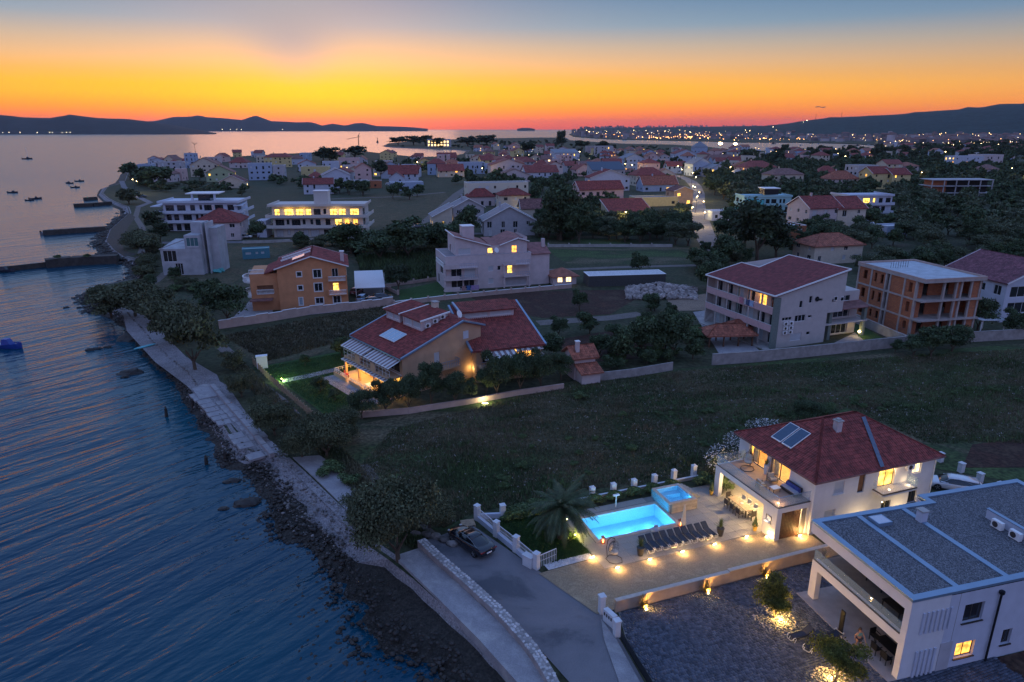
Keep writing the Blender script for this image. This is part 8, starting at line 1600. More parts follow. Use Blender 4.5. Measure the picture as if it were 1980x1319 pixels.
spec = [
 ('tamarisk', 770, 1085, 185, 'large feathery tamarisk at the end of the road beside the black car', 1.25), ('tamarisk', 700, 1020, 90, 'lower tamarisk left of the large one at the road end', 1.0), ('tamarisk', 830, 1020, 110, 'bushy growth right behind the large tamarisk', .8),
 ('tamarisk', 378, 715, 128, 'big rounded tree on the shingle beach nearest the bay', 1.35), ('tamarisk', 335, 665, 100, 'tree left of the big rounded beach tree', 1.2), ('tamarisk', 215, 612, 90, 'leftmost shore bush hanging over the water', .9), ('tamarisk', 262, 612, 105, 'wide shore bush second from the left', .9), ('tamarisk', 305, 625, 90, 'shore bush between the overhanging ones and the beach trees', 1.0), ('tamarisk', 198, 588, 60, 'small bush at the water edge furthest left', .9),
 ('tamarisk', 468, 768, 62, 'small tamarisk beside the shore path above the kerb wall', 1.1), ('tamarisk', 450, 715, 50, 'small shrub beside the footpath near the picket fence', 1.0), ('tamarisk', 532, 842, 95, 'spreading shrub halfway along the kerb wall', 1.0), ('tamarisk', 505, 800, 50, 'low shrub above the spreading one along the shore walk', 1.0), ('tamarisk', 585, 885, 90, 'dense shrub at the end of the kerb wall', 1.1), ('tamarisk', 632, 885, 110, 'wide dark shrub below the corner of the garden', 1.1), ('tamarisk', 662, 850, 80, 'shrub at the near corner of the picket fence', 1.0), ('bush', 640, 920, 60, 'low bush beside the second concrete path', .8), ('bush', 680, 935, 50, 'low bush between path and weedy field', .8),
 ('broad', 442, 625, 84, 'dark round tree left of the orange house wall', 1.0), ('broad', 405, 598, 60, 'dark tree between the shore and the orange house', 1.0), ('broad', 620, 758, 36, 'small round tree on the lawn of the ochre house', 1.0), ('broad', 648, 775, 26, 'smaller shrub on the lawn below the round tree', 1.0), ('broad', 590, 708, 26, 'small tree by the upper lawn hedge', .9), ('broad', 662, 690, 44, 'dark bush at the left corner of the ochre house', 1.0),
 ('broad', 700, 810, 60, 'dark tree at the left end of the hedge below the ochre house', 1.1), ('broad', 745, 800, 62, 'second dark tree in the hedge below the ochre house', 1.2), ('broad', 790, 795, 60, 'third dark tree in the hedge below the ochre house', 1.3), ('broad', 835, 785, 66, 'tall dark tree in front of the ochre gable wall', 1.4), ('broad', 880, 782, 56, 'dark tree left of the up-lit trunk', 1.3), ('broad', 960, 768, 70, 'dark tree right of the up-lit trunk', 1.35), ('broad', 1005, 760, 66, 'dark tree below the big striped awning', 1.35), ('broad', 1045, 750, 60, 'dark tree in front of the right wing terrace', 1.3), ('broad', 1085, 735, 50, 'dark tree left of the little outhouse', 1.2),
 ('broad', 940, 765, 46, 'small tree with a floodlit pale trunk by the garden wall', 1.3), ('broad', 912, 775, 34, 'slender floodlit tree left of the brightest trunk', 1.3),
 ('broad', 1195, 700, 70, 'dense tree behind the outhouse', 1.1), ('broad', 1245, 690, 76, 'broad tree in the kitchen garden left of the gazebo', 1.1), ('broad', 1300, 690, 80, 'dense dark tree left of the gazebo roof', 1.1), ('broad', 1340, 695, 46, 'tree touching the gazebo roof', 1.0), ('broad', 1160, 690, 50, 'tree between the outhouse and the stone track', 1.0), ('broad', 1080, 650, 44, 'round bush on the pale garden track', .9), ('broad', 1140, 645, 50, 'round tree at the edge of the ploughed plot', .9), ('broad', 1060, 700, 60, 'dark growth behind the right wing', 1.0), ('bush', 1275, 655, 70, 'long green hedge left of the guesthouse yard', .9), ('bush', 1310, 635, 60, 'upper end of the green hedge by the guesthouse yard', .9), ('bush', 1340, 660, 70, 'middle of the green hedge by the guesthouse yard', .9),
 ('broad', 1120, 600, 40, 'tree on the dark soil beyond the ochre house', 1.0), ('broad', 1370, 560, 60, 'dark bush left of the guesthouse', 1.0), ('broad', 1405, 520, 70, 'dark tree behind the guesthouse roof', 1.0), ('broad', 1235, 530, 46, 'round tree on the long barn roofline', .9),
 ('pine', 1465, 510, 120, 'large dark pine left of the half-built brick annexe', .95), ('pine', 1440, 480, 80, 'second pine behind the large one', .9), ('pine', 1500, 500, 80, 'pine right of the large one by the annexe', .8), ('broad', 1410, 470, 70, 'dark tree by the street left of the pines', 1.0),
 ('broad', 1085, 465, 90, 'huge round dark tree right of the purple gabled house', 1.25), ('broad', 1120, 470, 70, 'dark tree leaning against the huge round one', 1.1), ('broad', 900, 455, 60, 'round tree in front of the lit gabled house', 1.0), ('broad', 885, 470, 50, 'dark bush below the lit gabled house', .9),
 ('broad', 1800, 690, 70, 'dark shrub in front of the brick building', .9), ('broad', 1840, 680, 60, 'dark shrub between brick building and canopy', .9), ('broad', 1765, 690, 50, 'dark shrub at the brick building corner', .9), ('broad', 1960, 650, 60, 'dark shrub at the right edge by the canopy', .9), ('broad', 1730, 683, 22, 'small young tree at the lawn end wall', 1.3), ('broad', 1890, 640, 60, 'dark tree between the two right-hand buildings', 1.2),
 ('broad', 1560, 820, 60, 'dark shrub in the field above the villa roof', .9), ('bush', 1590, 800, 50, 'low bush beside the dark shrub above the villa', .8), ('bush', 1120, 770, 40, 'low bush in the field near the outhouse', .7), ('bush', 1000, 990, 60, 'low hedge left of the palm tree', .7), ('bush', 1030, 985, 50, 'low hedge behind the palm tree', .7), ('bush', 1390, 945, 60, 'shrub lit by the patio at the far corner', 1.1), ('bush', 1360, 940, 46, 'shrub beside the last white boundary post', 1.0),
 ('pine', 770, 565, 56, 'round tree on the small lawn beside the carport', .9), ('broad', 735, 505, 90, 'dark bush mass behind the carport', .7), ('broad', 790, 500, 110, 'long dark hedge in the middle field', .7), ('broad', 680, 490, 90, 'dark hedge behind the orange house', .7), ('broad', 840, 490, 70, 'dark bush left of the balcony block', .9),
 ('pine', 300, 450, 40, 'dark pine in front of the white terraced block', 1.0), ('pine', 310, 470, 46, 'dark pine next to the concrete house', .8), ('tamarisk', 285, 500, 80, 'broad bush between the bay and the concrete house', .8), ('tamarisk', 265, 480, 60, 'bush at the bay path', .8), ('tamarisk', 250, 395, 50, 'dark bush on the headland bay', .9), ('broad', 500, 468, 40, 'dark tree between the hip roof and the cream block', 1.1), ('broad', 340, 545, 30, 'small bush below the concrete house', 1.0), ('broad', 290, 560, 30, 'small bush on the sandy track', 1.0),
 ('pine', 737, 345, 34, 'tall cedar standing above the roofs beside the bay', 1.0), ('pine', 640, 318, 44, 'dark pines left of the salmon block', .7), ('pine', 685, 308, 56, 'dark pines behind the salmon block', .42), ('pine', 625, 312, 40, 'dark pine left of the pine group', .6), ('pine', 1085, 290, 22, 'tallest pine on the skyline by the channel', 1.55), ('umbrella', 1125, 296, 34, 'umbrella pine right of the tallest pine', .8), ('umbrella', 1165, 296, 32, 'umbrella pine over the multi-storey building', .8), ('pine', 1680, 305, 16, 'dark cypress by the harbour', .9), ('cypress', 1670, 305, 20, 'slender cypress by the harbour', .6), ('pine', 1020, 300, 34, 'dark pine group on the skyline left of the tallest pine', .75),
 ('broad', 252, 348, 44, 'dark headland tree at the seaward end', .75), ('broad', 275, 358, 60, 'dark headland tree left of the grey-pink gable', .6), ('broad', 310, 362, 60, 'dark headland hedge below the grey-pink gable', .7), ('broad', 387, 352, 26, 'dark round tree between two headland houses', 1.0), ('pine', 845, 285, 34, 'tree cluster beside the lit shore building', .5), ('pine', 770, 281, 40, 'tree cluster on the spit across the bay', .40), ('pine', 800, 281, 40, 'second tree cluster on the spit', .42), ('pine', 822, 282, 34, 'third tree cluster on the spit', .55), ('pine', 905, 283, 46, 'dark trees behind the bay head', .40), ('pine', 940, 281, 50, 'dark trees right of the bay head', .36),
]
for i, (k, u, v, w, lab, hs) in enumerate(spec): T_(k, u, v, w, lab, hs, i)
OLE = mat('oleander_leaf', (.05, .07, .03), .7, .4, 1, island=.4); FLW = mat('white_blossom', (.78, .76, .76), .8, .1, island=.2)
for i, (u, v, r, l) in enumerate(((1400, 918, 2.3, 'large white-flowering oleander left of the villa'), (1432, 892, 2.0, 'white-flowering oleander behind the villa corner'), (1475, 866, 2.1, 'white-flowering oleander behind the villa roof, furthest back'))):
	x, y = at(u, v); o = thing('oleander', l, 'shrub', (x, y, 0), i); c = link('crown', crown_mesh('crown', 5000, r, r*.8, .12, 12, OLE, 60+i), o); f_ = link('blossom', crown_mesh('blossom', 2000, r*1.05, r*.84, .085, 12, FLW, 60+i, inner=.06), o)
px_, py_ = at(1085, 1042); o = thing('palm_tree', 'tall date palm with a shaggy trunk on the lawn beside the pool', 'palm', (px_, py_, .09)); mb = MB()
for k in range(32):
	z = k*.085; mb.lathe((.02*math.sin(k), 0, z), [(.30-.003*k, 0), (.40-.003*k, .07), (.28-.003*k, .085)], 9)
mb.build('trunk', mat('palm_bark', (.11, .075, .045), .9, .4, 6, island=.4), o)
PALMF = mat('palm_frond', (.055, .080, .032), .65, .4, 1.5, island=.35); rr = random.Random(8)
def frond(L, a, el, droop):
	mb = MB(); n = 16; pts = []; d = Vector((math.cos(a), math.sin(a), 0)); s = Vector((-math.sin(a), math.cos(a), 0))
	for k in range(n+1): t = k/n; ang = el-droop*t; pts.append((pts[-1]+(d*math.cos(ang)+Vector((0, 0, 1))*math.sin(ang))*L/n) if pts else Vector((0, 0, 0)))
	for k in range(1, n):
		p = pts[k]; tan = (pts[k+1]-pts[k-1]).normalized(); ln = .62*math.sin(math.pi*(k/n)**.7)*L/3.2+.1
		for sd in (-1, 1):
			for j in range(2): q = p+tan*(L/n*.5*j); tip = q+(s*sd*.8+tan*.75-Vector((0, 0, .25+.25*rr.random()))).normalized()*ln; w = tan*.045; mb.poly(q-w, tip, q+w)
	mb.path([tuple(p) for p in pts[::2]], .018, 4); return mb
for k in range(92):
	el = rr.uniform(-.35, 1.4); b_ = frond(rr.uniform(2.9, 3.8), rr.random()*6.283, el, rr.uniform(1.0, 1.7)).build('frond', PALMF, o); b_.location = (0, 0, 2.75+.2*rr.random())
walkp = at(1098, 1040)
q = thing('garden_spot', 'small garden spotlight shining on the shrub beside the palm', 'lamp', (*at(1112, 1040), .1)); mb = MB(); mb.tube((0, 0, 0), (0, 0, .2), .06); mb.build('housing', DARKM, q); mb = MB(); mb.lathe((0, 0, .2), [(.07, 0), (.06, .03)], 8); mb.build('lens', emit('green_lens', (1, .85, .2), 20, 'NONE'), q); point('glow', (0, 0, .45), 60, (.95, .85, .15), .05, q)
q = thing('garden_spot', 'small spotlight fixed high on the palm trunk', 'lamp', (px_+.45, py_-.1, 2.0)); mb = MB(); mb.blob((0, 0, 0), .07, 1, 1, 0); mb.build('lens', emit('green_lens', (1, .85, .2), 20, 'NONE'), q); point('glow', (.1, -.15, 0), 22.5, (1, .85, .3), .05, q)
t_ = thing('cycad', 'bright green cycad lit by the garden spotlight', 'plant', (*at(1103, 1048), .1)); link('leaves', spiky(40, .8, .7, 31, mat('cycad_leaf', (.12, .16, .03), .6, .3), .05), t_)
q = thing('tree_spot', 'ground floodlight below the pale trunk by the garden wall', 'lamp', (*at(938, 782), 0)); mb = MB(); mb.box(-.4, .4, -.12, .12, 0, .12); mb.build('housing', DARKM, q); mb = MB(); mb.box(-.38, .38, -.1, .1, .121, .15); mb.build('lens', emit('flood_lens', (1, .9, .5), 8, 'NONE'), q); point('glow', (0, .1, .5), 105, (1, .85, .4), .15, q)
q = thing('tree_spot', 'greenish lawn lamp beside the garden path by the shore fence', 'lamp', (*at(545, 738), 0)); mb = MB(); mb.tube((0, 0, 0), (0, 0, .4), .04); mb.build('post', DARKM, q); mb = MB(); mb.blob((0, 0, .45), .07, 1, 1, 0); mb.build('lens', emit('green_lens', (1, .85, .2), 20, 'NONE'), q); point('glow', (0, 0, .6), 165, (.55, .95, .3), .08, q)
LITL = translucent(mat('lit_leaf', (.13, .145, .030), .7, .4, 2, island=.45), .5)
for i, (u, v, uw, l, lp) in enumerate(((1497, 1198, 1.35, 'round garden tree lit from below in the middle of the paved yard', (1509, 1204)), (1612, 1325, 1.5, 'round garden tree lit from below at the bottom edge of the paved yard', (1609, 1316)))):
	x, y = at(u, v); o = thing('garden_tree', l, 'tree', (x, y, .08), i*2)
	mb = MB()
	for k in range(5): a = k*1.256; mb.path([(0, 0, 0), (math.cos(a)*.12, math.sin(a)*.12, .5), (math.cos(a)*.45, math.sin(a)*.45, 1.15)], .035, 5)
	mb.build('trunk', mat('pale_bark', (.25, .19, .12), .9, .2, 4), o); c = link('crown', crown_mesh('crown', 6500, uw*1.3, uw*.85, .085, 14, LITL, 70+i), o); c.location = (0, 0, .85)
	q = thing('ground_lamp', ['bright ground lamp at the foot of the middle yard tree', 'bright ground lamp at the foot of the lower yard tree'][i], 'lamp', (*at(*lp), .09)); mb = MB(); mb.tube((0, 0, 0), (0, 0, .16), .07); mb.build('housing', DARKM, q); mb = MB(); mb.lathe((0, 0, .16), [(.08, 0), (.06, .04)], 8); mb.build('lens', LAMPG, q); point('glow', (0, 0, .42), 190, (1, .56, .12), .05, q)
	mb = MB(); g = random.Random(i)
	for k in range(240): a = g.random()*6.28; r_ = g.random()**.5*1.5; mb.blob((x+math.cos(a)*r_, y+math.sin(a)*r_, .10), g.uniform(.04, .09), k, 1, .3)
	tag(mb.build('gravel_ring', STONE), ['pale gravel ring round the middle yard tree', 'pale gravel ring round the lower yard tree'][i], 'gravel', kind='stuff')
rr = random.Random(77); grove = []; far_bits = []
def zone(px, n, kinds, r0, r1, label, group, hs=(.8, 1.1), key='near'):
	poly = U(px); xs = [p[0] for p in poly]; ys = [p[1] for p in poly]; out = []; tr = 0
	while len(out) < n and tr < n*14:
		tr += 1; x, y = rr.uniform(min(xs), max(xs)), rr.uniform(min(ys), max(ys))
		if not inside(poly, x, y) or taken(x, y, .8*r0) or (kinds != ['bush'] and on_lane(x, y, r0)): continue
		if not inside(land, x, y): continue
		out.append((x, y, rr.uniform(r0, r1), rr.choice(kinds), rr.uniform(*hs), label, group))
	grove.extend(out)
zone([(1395, 398), (1420, 345), (1500, 340), (1600, 345), (1700, 372), (1990, 372), (2150, 380), (2150, 520), (1985, 500), (1690, 480), (1680, 500), (1540, 520), (1530, 480), (1560, 410), (1440, 415)], 620, ['olive', 'olive', 'broad'], 2.6, 4.2, 'dark olive tree in the grove right of the street', 'olive trees of the right-hand grove')
zone([(1395, 398), (1345, 340), (1440, 318), (1700, 312), (1990, 318), (1990, 372), (1700, 372), (1600, 345), (1420, 350)], 420, ['olive', 'broad'], 3.0, 5.0, 'dark tree of the olive grove behind the far houses', 'trees of the upper grove')
zone([(1040, 470), (1040, 410), (1110, 400), (1190, 405), (1190, 440), (1275, 440), (1345, 405), (1350, 430), (1360, 455), (1385, 490), (1370, 480), (1200, 470)], 120, ['broad', 'olive'], 2.6, 4.6, 'dark tree in the belt beside the maroon-roofed house', 'trees beside the maroon-roofed house')
zone([(560, 478), (700, 470), (860, 462), (880, 490), (700, 498)], 46, ['broad', 'tamarisk'], 1.8, 3.4, 'dark bush of the long hedge across the middle fields', 'bushes of the middle hedge', (.6, .9))
zone([(1190, 640), (1250, 600), (1290, 600), (1345, 650), (1320, 700), (1160, 720)], 34, ['broad', 'bush'], 1.0, 2.0, 'garden shrub in the kitchen garden', 'shrubs of the kitchen garden', (.7, 1))
zone([(640, 372), (760, 366), (830, 372), (905, 345), (1010, 352), (1110, 352), (1110, 400), (1024, 400), (905, 400), (860, 385), (640, 392)], 70, ['broad'], 2.4, 4.2, 'dark tree between the houses left of the street', 'trees between the houses left of the street')
zone([(240, 352), (330, 352), (480, 366), (480, 380), (300, 378), (250, 365)], 44, ['broad', 'tamarisk'], 2.0, 3.6, 'dark headland bush below the first row of houses', 'bushes of the headland', (.6, .9))
zone([(500, 352), (640, 345), (680, 350), (640, 372), (560, 366)], 26, ['broad'], 2.2, 3.8, 'dark bush between the field and the second row', 'bushes behind the field', (.7, .9))
zone([(560, 340), (700, 318), (900, 312), (1100, 300), (1340, 300), (1345, 352), (1100, 352), (900, 345), (740, 345)], 260, ['broad', 'broad', 'cypress'], 2.6, 4.4, 'dark town tree among the red roofs', 'trees among the town roofs', (.7, 1.0))
zone([(744, 284), (800, 279), (900, 275), (1092, 273), (1150, 281), (1300, 288), (1430, 300), (1340, 302), (1100, 296), (905, 292)], 160, ['pine', 'broad'], 3, 4.6, 'dark pine of the shoreline wood by the channel', 'pines along the channel shore', (.5, .8))
zone([(1430, 300), (1560, 301), (1700, 294), (1990, 275), (1990, 318), (1700, 312), (1440, 318)], 430, ['broad', 'pine'], 3.5, 6.5, 'dark tree among the harbour town roofs', 'trees among the harbour town roofs', (.8, 1.1))
zone([(1340, 500), (1395, 470), (1450, 520), (1390, 560), (1350, 530)], 20, ['broad', 'olive'], 1.6, 3.0, 'dark shrub beside the gravel lane', 'shrubs beside the gravel lane', (.8, 1))
zone([(1660, 520), (1985, 505), (1985, 530), (1900, 510), (1680, 540)], 34, ['olive', 'broad'], 2.0, 3.4, 'dark shrub behind the brick building', 'shrubs behind the brick building')
zone([(300, 520), (440, 560), (470, 600), (400, 610), (330, 600), (280, 570)], 22, ['tamarisk', 'bush'], 1.0, 2.2, 'low shrub on the rough ground below the concrete house', 'shrubs on the rough ground', (.6, .9))
zone([(250, 470), (300, 470), (300, 530), (275, 545), (268, 500)], 22, ['tamarisk'], 1.4, 2.8, 'shrub between the bay beach and its path', 'shrubs beside the bay path', (.6, .9))
zone([(1000, 850), (1380, 760), (1700, 740), (1980, 720), (1980, 800), (1800, 800), (1560, 800), (1380, 860), (1200, 930), (950, 960)], 60, ['bush'], .35, .8, 'small weed clump standing in the dark field', 'weed clumps in the dark field', (.7, 1))
grove.sort(key=lambda g_: math.hypot(g_[0], g_[1])/g_[2]); indiv = grove[:1100]; kc = {}; rest = []
LM = [(at(u, v), n) for u, v, n in ((1187, 440, 'maroon-roofed house'), (1120, 396, 'wide pink house'), (985, 440, 'purple gabled house'), (840, 441, 'lit gabled house'), (960, 400, 'long cream house'), (1230, 398, 'low pool house'), (1437, 412, 'turquoise-lit house'), (1600, 454, 'house with two red roofs'), (1700, 425, 'white lit block'), (1733, 457, 'small white shed'), (1615, 510, 'cottage with the yellow porch'), (1835, 382, 'unfinished concrete frame'), (1720, 366, 'yellow apartment house'), (1627, 365, 'red roof with roof windows'), (1520, 361, 'brown hip-roofed house'), (1464, 339, 'lit pink house'), (1355, 341, 'lamp-lit white gable'), (1870, 325, 'white modern villa'), (1045, 350, 'broad red roof in the centre'), (1255, 360, 'wide red hip roof'), (870, 343, 'tan house at the bay'), (777, 349, 'red roof by the cedar'), (787, 368, 'long grey barn'), (651, 363, 'white grey-roofed gable'), (500, 349, 'grey-blue block'), (425, 352, 'yellow-green gable'), (312, 352, 'grey-pink gable'), (390, 447, 'white terraced block'), (620, 459, 'cream lit block'), (360, 532, 'concrete house'), (580, 600, 'orange house'), (960, 555, 'balcony block'), (1500, 670, 'guesthouse'), (1780, 650, 'brick building'), (1140, 735, 'red-roofed outhouse'), (1600, 980, 'white villa'), (1210, 1000, 'swimming pool'), (1370, 672, 'red gazebo'), (1167, 303, 'multi-storey building'), (1354, 301, 'dark pyramid roof'), (1100, 316, 'long white apartment building'), (1320, 312, 'white gable at the channel'), (1900, 655, 'pale canopy'), (1340, 575, 'rubble heap'), (830, 285, 'lit hotel on the spit'))]
SZ = lambda r: 'small ' if r < 1.6 else 'large ' if r > 4.4 else ''
for i, (x, y, r, k, hs, l, gp) in enumerate(grove):
	(q, nq) = min(((math.hypot(a[0]-x, a[1]-y), (a, n)) for a, n in LM), key=lambda t: t[0])[1]; ddx, ddy = x-q[0], y-q[1]
	wh = ('right of' if ddx > 0 else 'left of') if abs(ddx) > abs(ddy) else ('behind' if ddy > 0 else 'in front of'); far_ = 'some way ' if math.hypot(ddx, ddy) > 45 else ''
	l = 'dark %s%s %s%s the %s' % (SZ(r), KN[k].replace('_', ' '), far_, wh, nq); gp = KN[k].replace('_', ' ')+' group: '+l
	nm = KN[k]; kc[nm] = kc.get(nm, 0)+1
	if kc[nm] <= 280: plant(k, x, y, r, l, hs, gp, i=i)
	else: rest.append((x, y, r, k, hs))
if rest:
	VV, FF, off = [], [], 0; base = {}
	for k in ('broad', 'olive', 'pine', 'cypress', 'tamarisk', 'bush'):
		c = crown_mesh('far_'+k, 260, 1.0, .75, .34, 11, LEAFD, 300+len(k)); a = np.zeros(len(c.vertices)*3, np.float32); c.vertices.foreach_get('co', a); base[k] = a.reshape(-1, 3); bpy.data.meshes.remove(c)
	for (x, y, r, k, hs) in rest:
		b_ = base[k]; t = rr.random()*6.28; ca, sa = math.cos(t), math.sin(t); v = np.stack([(b_[:, 0]*ca-b_[:, 1]*sa)*r+x, (b_[:, 0]*sa+b_[:, 1]*ca)*r+y, b_[:, 2]*r*hs+r*.2], 1); VV.append(v); FF.append(np.arange(len(v)).reshape(-1, 4)+off); off += len(v)
	tag(link('distant_trees', np_mesh('distant_trees', np.concatenate(VV), np.concatenate(FF), LEAFD)), 'mass of small dark trees beyond the nearest groves', 'trees', kind='stuff')
def tufts(name, px, n, h0, h1, m, label, seed, near_bias=1.6, skip=None, poly=None, z=0.03, w=.5, clus=0):
	g = np.random.default_rng(seed); poly = poly or U(px); xs = [p[0] for p in poly]; ys = [p[1] for p in poly]; P = []
	cc = []
	while len(cc) < clus:
		x = g.uniform(min(xs), max(xs)); y = min(ys)+(max(ys)-min(ys))*g.random()**near_bias
		if inside(poly, x, y): cc.append((x, y, g.uniform(.8, 4), g.uniform(.3, .9)))
	while len(P) < n:
		x = g.uniform(min(xs), max(xs)); y = min(ys)+(max(ys)-min(ys))*g.random()**near_bias
		if cc: c_ = cc[g.integers(0, clus)]; a_, b_ = g.normal()*c_[2], g.normal()*c_[3]; x, y = c_[0]+a_*.94-b_*.34, c_[1]+a_*.34+b_*.94
		if inside(poly, x, y) and not taken(x, y, .3): P.append((x, y))
	P = np.array(P); K = 3; a = g.random((n, K))*6.283; h = g.uniform(h0, h1, (n, K))*(.6+.8*g.random((n, 1))); lean = g.uniform(.1, .7, (n, K)); base = P[:, None, :]+g.normal(size=(n, K, 2))*.12
	dx = np.cos(a); dy = np.sin(a); ww = h*w*.35
	V0 = np.stack([base[..., 0]-dy*ww, base[..., 1]+dx*ww, np.full_like(a, z)], -1); V1 = np.stack([base[..., 0]+dy*ww, base[..., 1]-dx*ww, np.full_like(a, z)], -1); V2 = np.stack([base[..., 0]+dx*lean*h, base[..., 1]+dy*lean*h, z+h], -1)
	V = np.stack([V0, V1, V2], 2).reshape(-1, 3); F = np.arange(len(V)).reshape(-1, 3); return tag(link(name, np_mesh(name, V, F, m)), label, 'grass', kind='stuff')
FIELDPX = [(700, 900), (760, 830), (1120, 740), (1350, 715), (1980, 675), (2050, 700), (2050, 860), (1880, 855), (1800, 860), (1640, 790), (1440, 850), (1380, 920), (1160, 945), (1000, 975), (920, 990), (860, 1020), (790, 1005), (730, 950)]
TUF = mat('weed_blades', (.050, .072, .026), .85, .55, .09, island=.5, col2=(.15, .125, .07), sharp=.09, detail=7); TUFG = mat('lawn_blades', (.035, .085, .018), .8, .3, 1, island=.3)
tufts('field_grass', FIELDPX, 120000, .06, .22, TUF, 'rough dark grass and weeds of the wide field', 1, 1.5)
tufts('field_grass', [(430, 650), (560, 625), (740, 590), (820, 612), (700, 650), (515, 700)], 9000, .15, .35, mat('dry_blades', (.07, .06, .03), .9, .4, .2, island=.5), 'dry grass of the meadow above the lawn', 2)
tufts('shore_grass', [(700, 905), (760, 990), (830, 1035), (800, 1060), (740, 1030), (700, 980), (640, 900), (590, 850), (470, 740), (440, 690), (470, 700), (560, 790), (650, 860)], 9000, .12, .4, TUF, 'scrubby grass between the shore paths and the field', 3)
tufts('tall_weeds', FIELDPX, 9000, .15, .42, mat('straw_blades', (.17, .13, .08), .85, .4, .2, island=.5, col2=(.11, .09, .05)), 'clumps of tall pale weeds and straw in the dark field', 11, 1.3, w=.28, clus=90)
tufts('tall_weeds', FIELDPX, 6000, .15, .45, mat('green_weeds', (.07, .11, .035), .85, .4, .2, island=.5), 'clumps of tall green weeds in the dark field', 12, 1.2, w=.35, clus=70)
tufts('flower_heads', FIELDPX, 1500, .05, .12, mat('pale_flower', (.34, .32, .30), .9, .2, island=.3), 'scattered pale wildflowers in the dark field', 5, 1.3, w=1.6, z=.2)
tufts('lawn_grass', None, 16000, .04, .09, TUFG, 'short lawn grass between the palm and the white fence', 6, 1.0, poly=[(fp[0][0]+.6, fp[0][1]), (p[0]+.3, p[1]-.2) if False else vl(-24, 11.6), vl(-20, 11.6), vl(-19.6, 10.3), vl(-19.2, 4.0), (fp[3][0]+.9, fp[3][1]+.5)], z=.09, w=1.0)
tufts('garden_lawn', [(495, 713), (678, 680), (700, 702), (735, 778), (642, 808), (548, 740)], 16000, .05, .12, TUFG, 'short grass of the shore garden lawn', 7, 1.0, w=1.0)
tufts('corn_rows', [(690, 500), (860, 480), (865, 540), (760, 548), (700, 530)], 5200, .6, 1.4, mat('crop_blades', (.045, .07, .022), .85, .4, .3, island=.4), 'tall crop in the plot behind the orange house', 8, 1.0, w=.4)
mb_h = crown_mesh('hedge', 5200, 1, .5, .1, 10, LEAF, 91); a = np.zeros(len(mb_h.vertices)*3, np.float32); mb_h.vertices.foreach_get('co', a); hb = a.reshape(-1, 3); bpy.data.meshes.remove(mb_h)
for i in range(9):
	o = thing('hedge_shrub', 'clipped green shrub in the low hedge behind the pool', 'shrub', (*vl(-23.4+i*2.1, 11.2), .05), VT, 'hedge shrubs behind the pool'); 
	if i == 0: hm = np_mesh('crown', hb*np.array([1.15, .6, .8]), np.arange(len(hb)).reshape(-1, 4), LEAF)
	link('crown', hm, o)
def street_lamp(u, v, h, lab, W=120, c=(1, .70, .28), r=.3, lampr=None):
	x, y = at(u, v); t_ = thing('street_lamp', lab, 'street lamp', (x, y, 0), 0, 'street lamps of the town'); mb = MB(); mb.tube((0, 0, 0), (0, 0, h), .09, .05, 6); mb.tube((0, 0, h), (0, -.9, h+.15), .04, .04, 5); mb.build('post', DARKM, t_)
	mb = MB(); mb.blob((0, -1.0, h+.1), lampr or max(.2, y*.00065), 1, 1, 0, (1, 1, .6)); mb.build('lamp_head', emit('street_glow', (1, .74, .32), 18, 'NONE'), t_)
	if W: point('glow', (0, -1.0, h-.4), W*3*1.5, c, r, t_)
for i, (u, v, W, l) in enumerate(((1337, 356, 500, 'street lamp at the top of the lit street'), (1343, 366, 450, 'street lamp on the bend of the lit street'), (1337, 388, 900, 'street lamp outside the small ochre gable'), (1345, 412, 900, 'street lamp beside the pool house'), (1335, 438, 900, 'street lamp in the trees at the street corner'), (1207, 450, 180, 'street lamp by the maroon-roofed house'), (1208, 334, 400, 'street lamp at the bluish three-storey house'), (1250, 318, 500, 'street lamp above the roofs near the centre'), (1285, 340, 900, 'brightest orange street lamp in the town centre'), (1309, 340, 400, 'street lamp right of the orange glow'), (1316, 348, 300, 'street lamp over the crossing'), (1410, 342, 500, 'orange street lamp among the olive trees'), (1221, 337, 400, 'street lamp beside the white porch'),
	(1777, 355, 400, 'street lamp in the grove near the concrete frame'), (1975, 360, 400, 'street lamp at the right edge of the picture'), (1951, 345, 0, 'small far lamp near the right edge'), (860, 332, 300, 'lamp beside the tan house at the bay'), (933, 345, 400, 'greenish lamp among the trees by the pale blue house'), (854, 318, 200, 'lamp at the head of the bay'), (808, 330, 200, 'lamp left of the bay houses'), (262, 372, 200, 'first headland road lamp'), (270, 376, 200, 'second headland road lamp'), (1170, 345, 200, 'lamp by the pink gable'), (1392, 285, 5000, 'brilliant floodlight beside the channel'), (1421, 286, 3000, 'second floodlight beside the channel'), (1632, 316, 200, 'lamp in the upper grove'), (1745, 300, 300, 'lamp among the harbour roofs'), (1825, 305, 300, 'lamp near the white modern villa'), (1120, 305, 200, 'lamp below the umbrella pine'))):
	street_lamp(u, v, 7.0, l, W, r=.4, lampr=(4.5 if 'brilliant' in l else 3.6 if 'second flood' in l else None))
g = random.Random(5)
def lights(name, zones, label, m, size):
	mb = MB()
	for (u0, u1, v0, v1, n, h) in zones:
		for _ in range(n):
			u = g.uniform(u0, u1); v = v0+(v1-v0)*g.random(); x, y = at(u, v); 
			if not inside(land, x, y): continue
			r = y*size*g.choice((.6, .8, 1, 1, 1.5)); mb.blob((x, y, h*g.uniform(.5, 1.3)), r, 1, 1, 0)
	tag(mb.build(name, m), label, 'lights', kind='stuff')
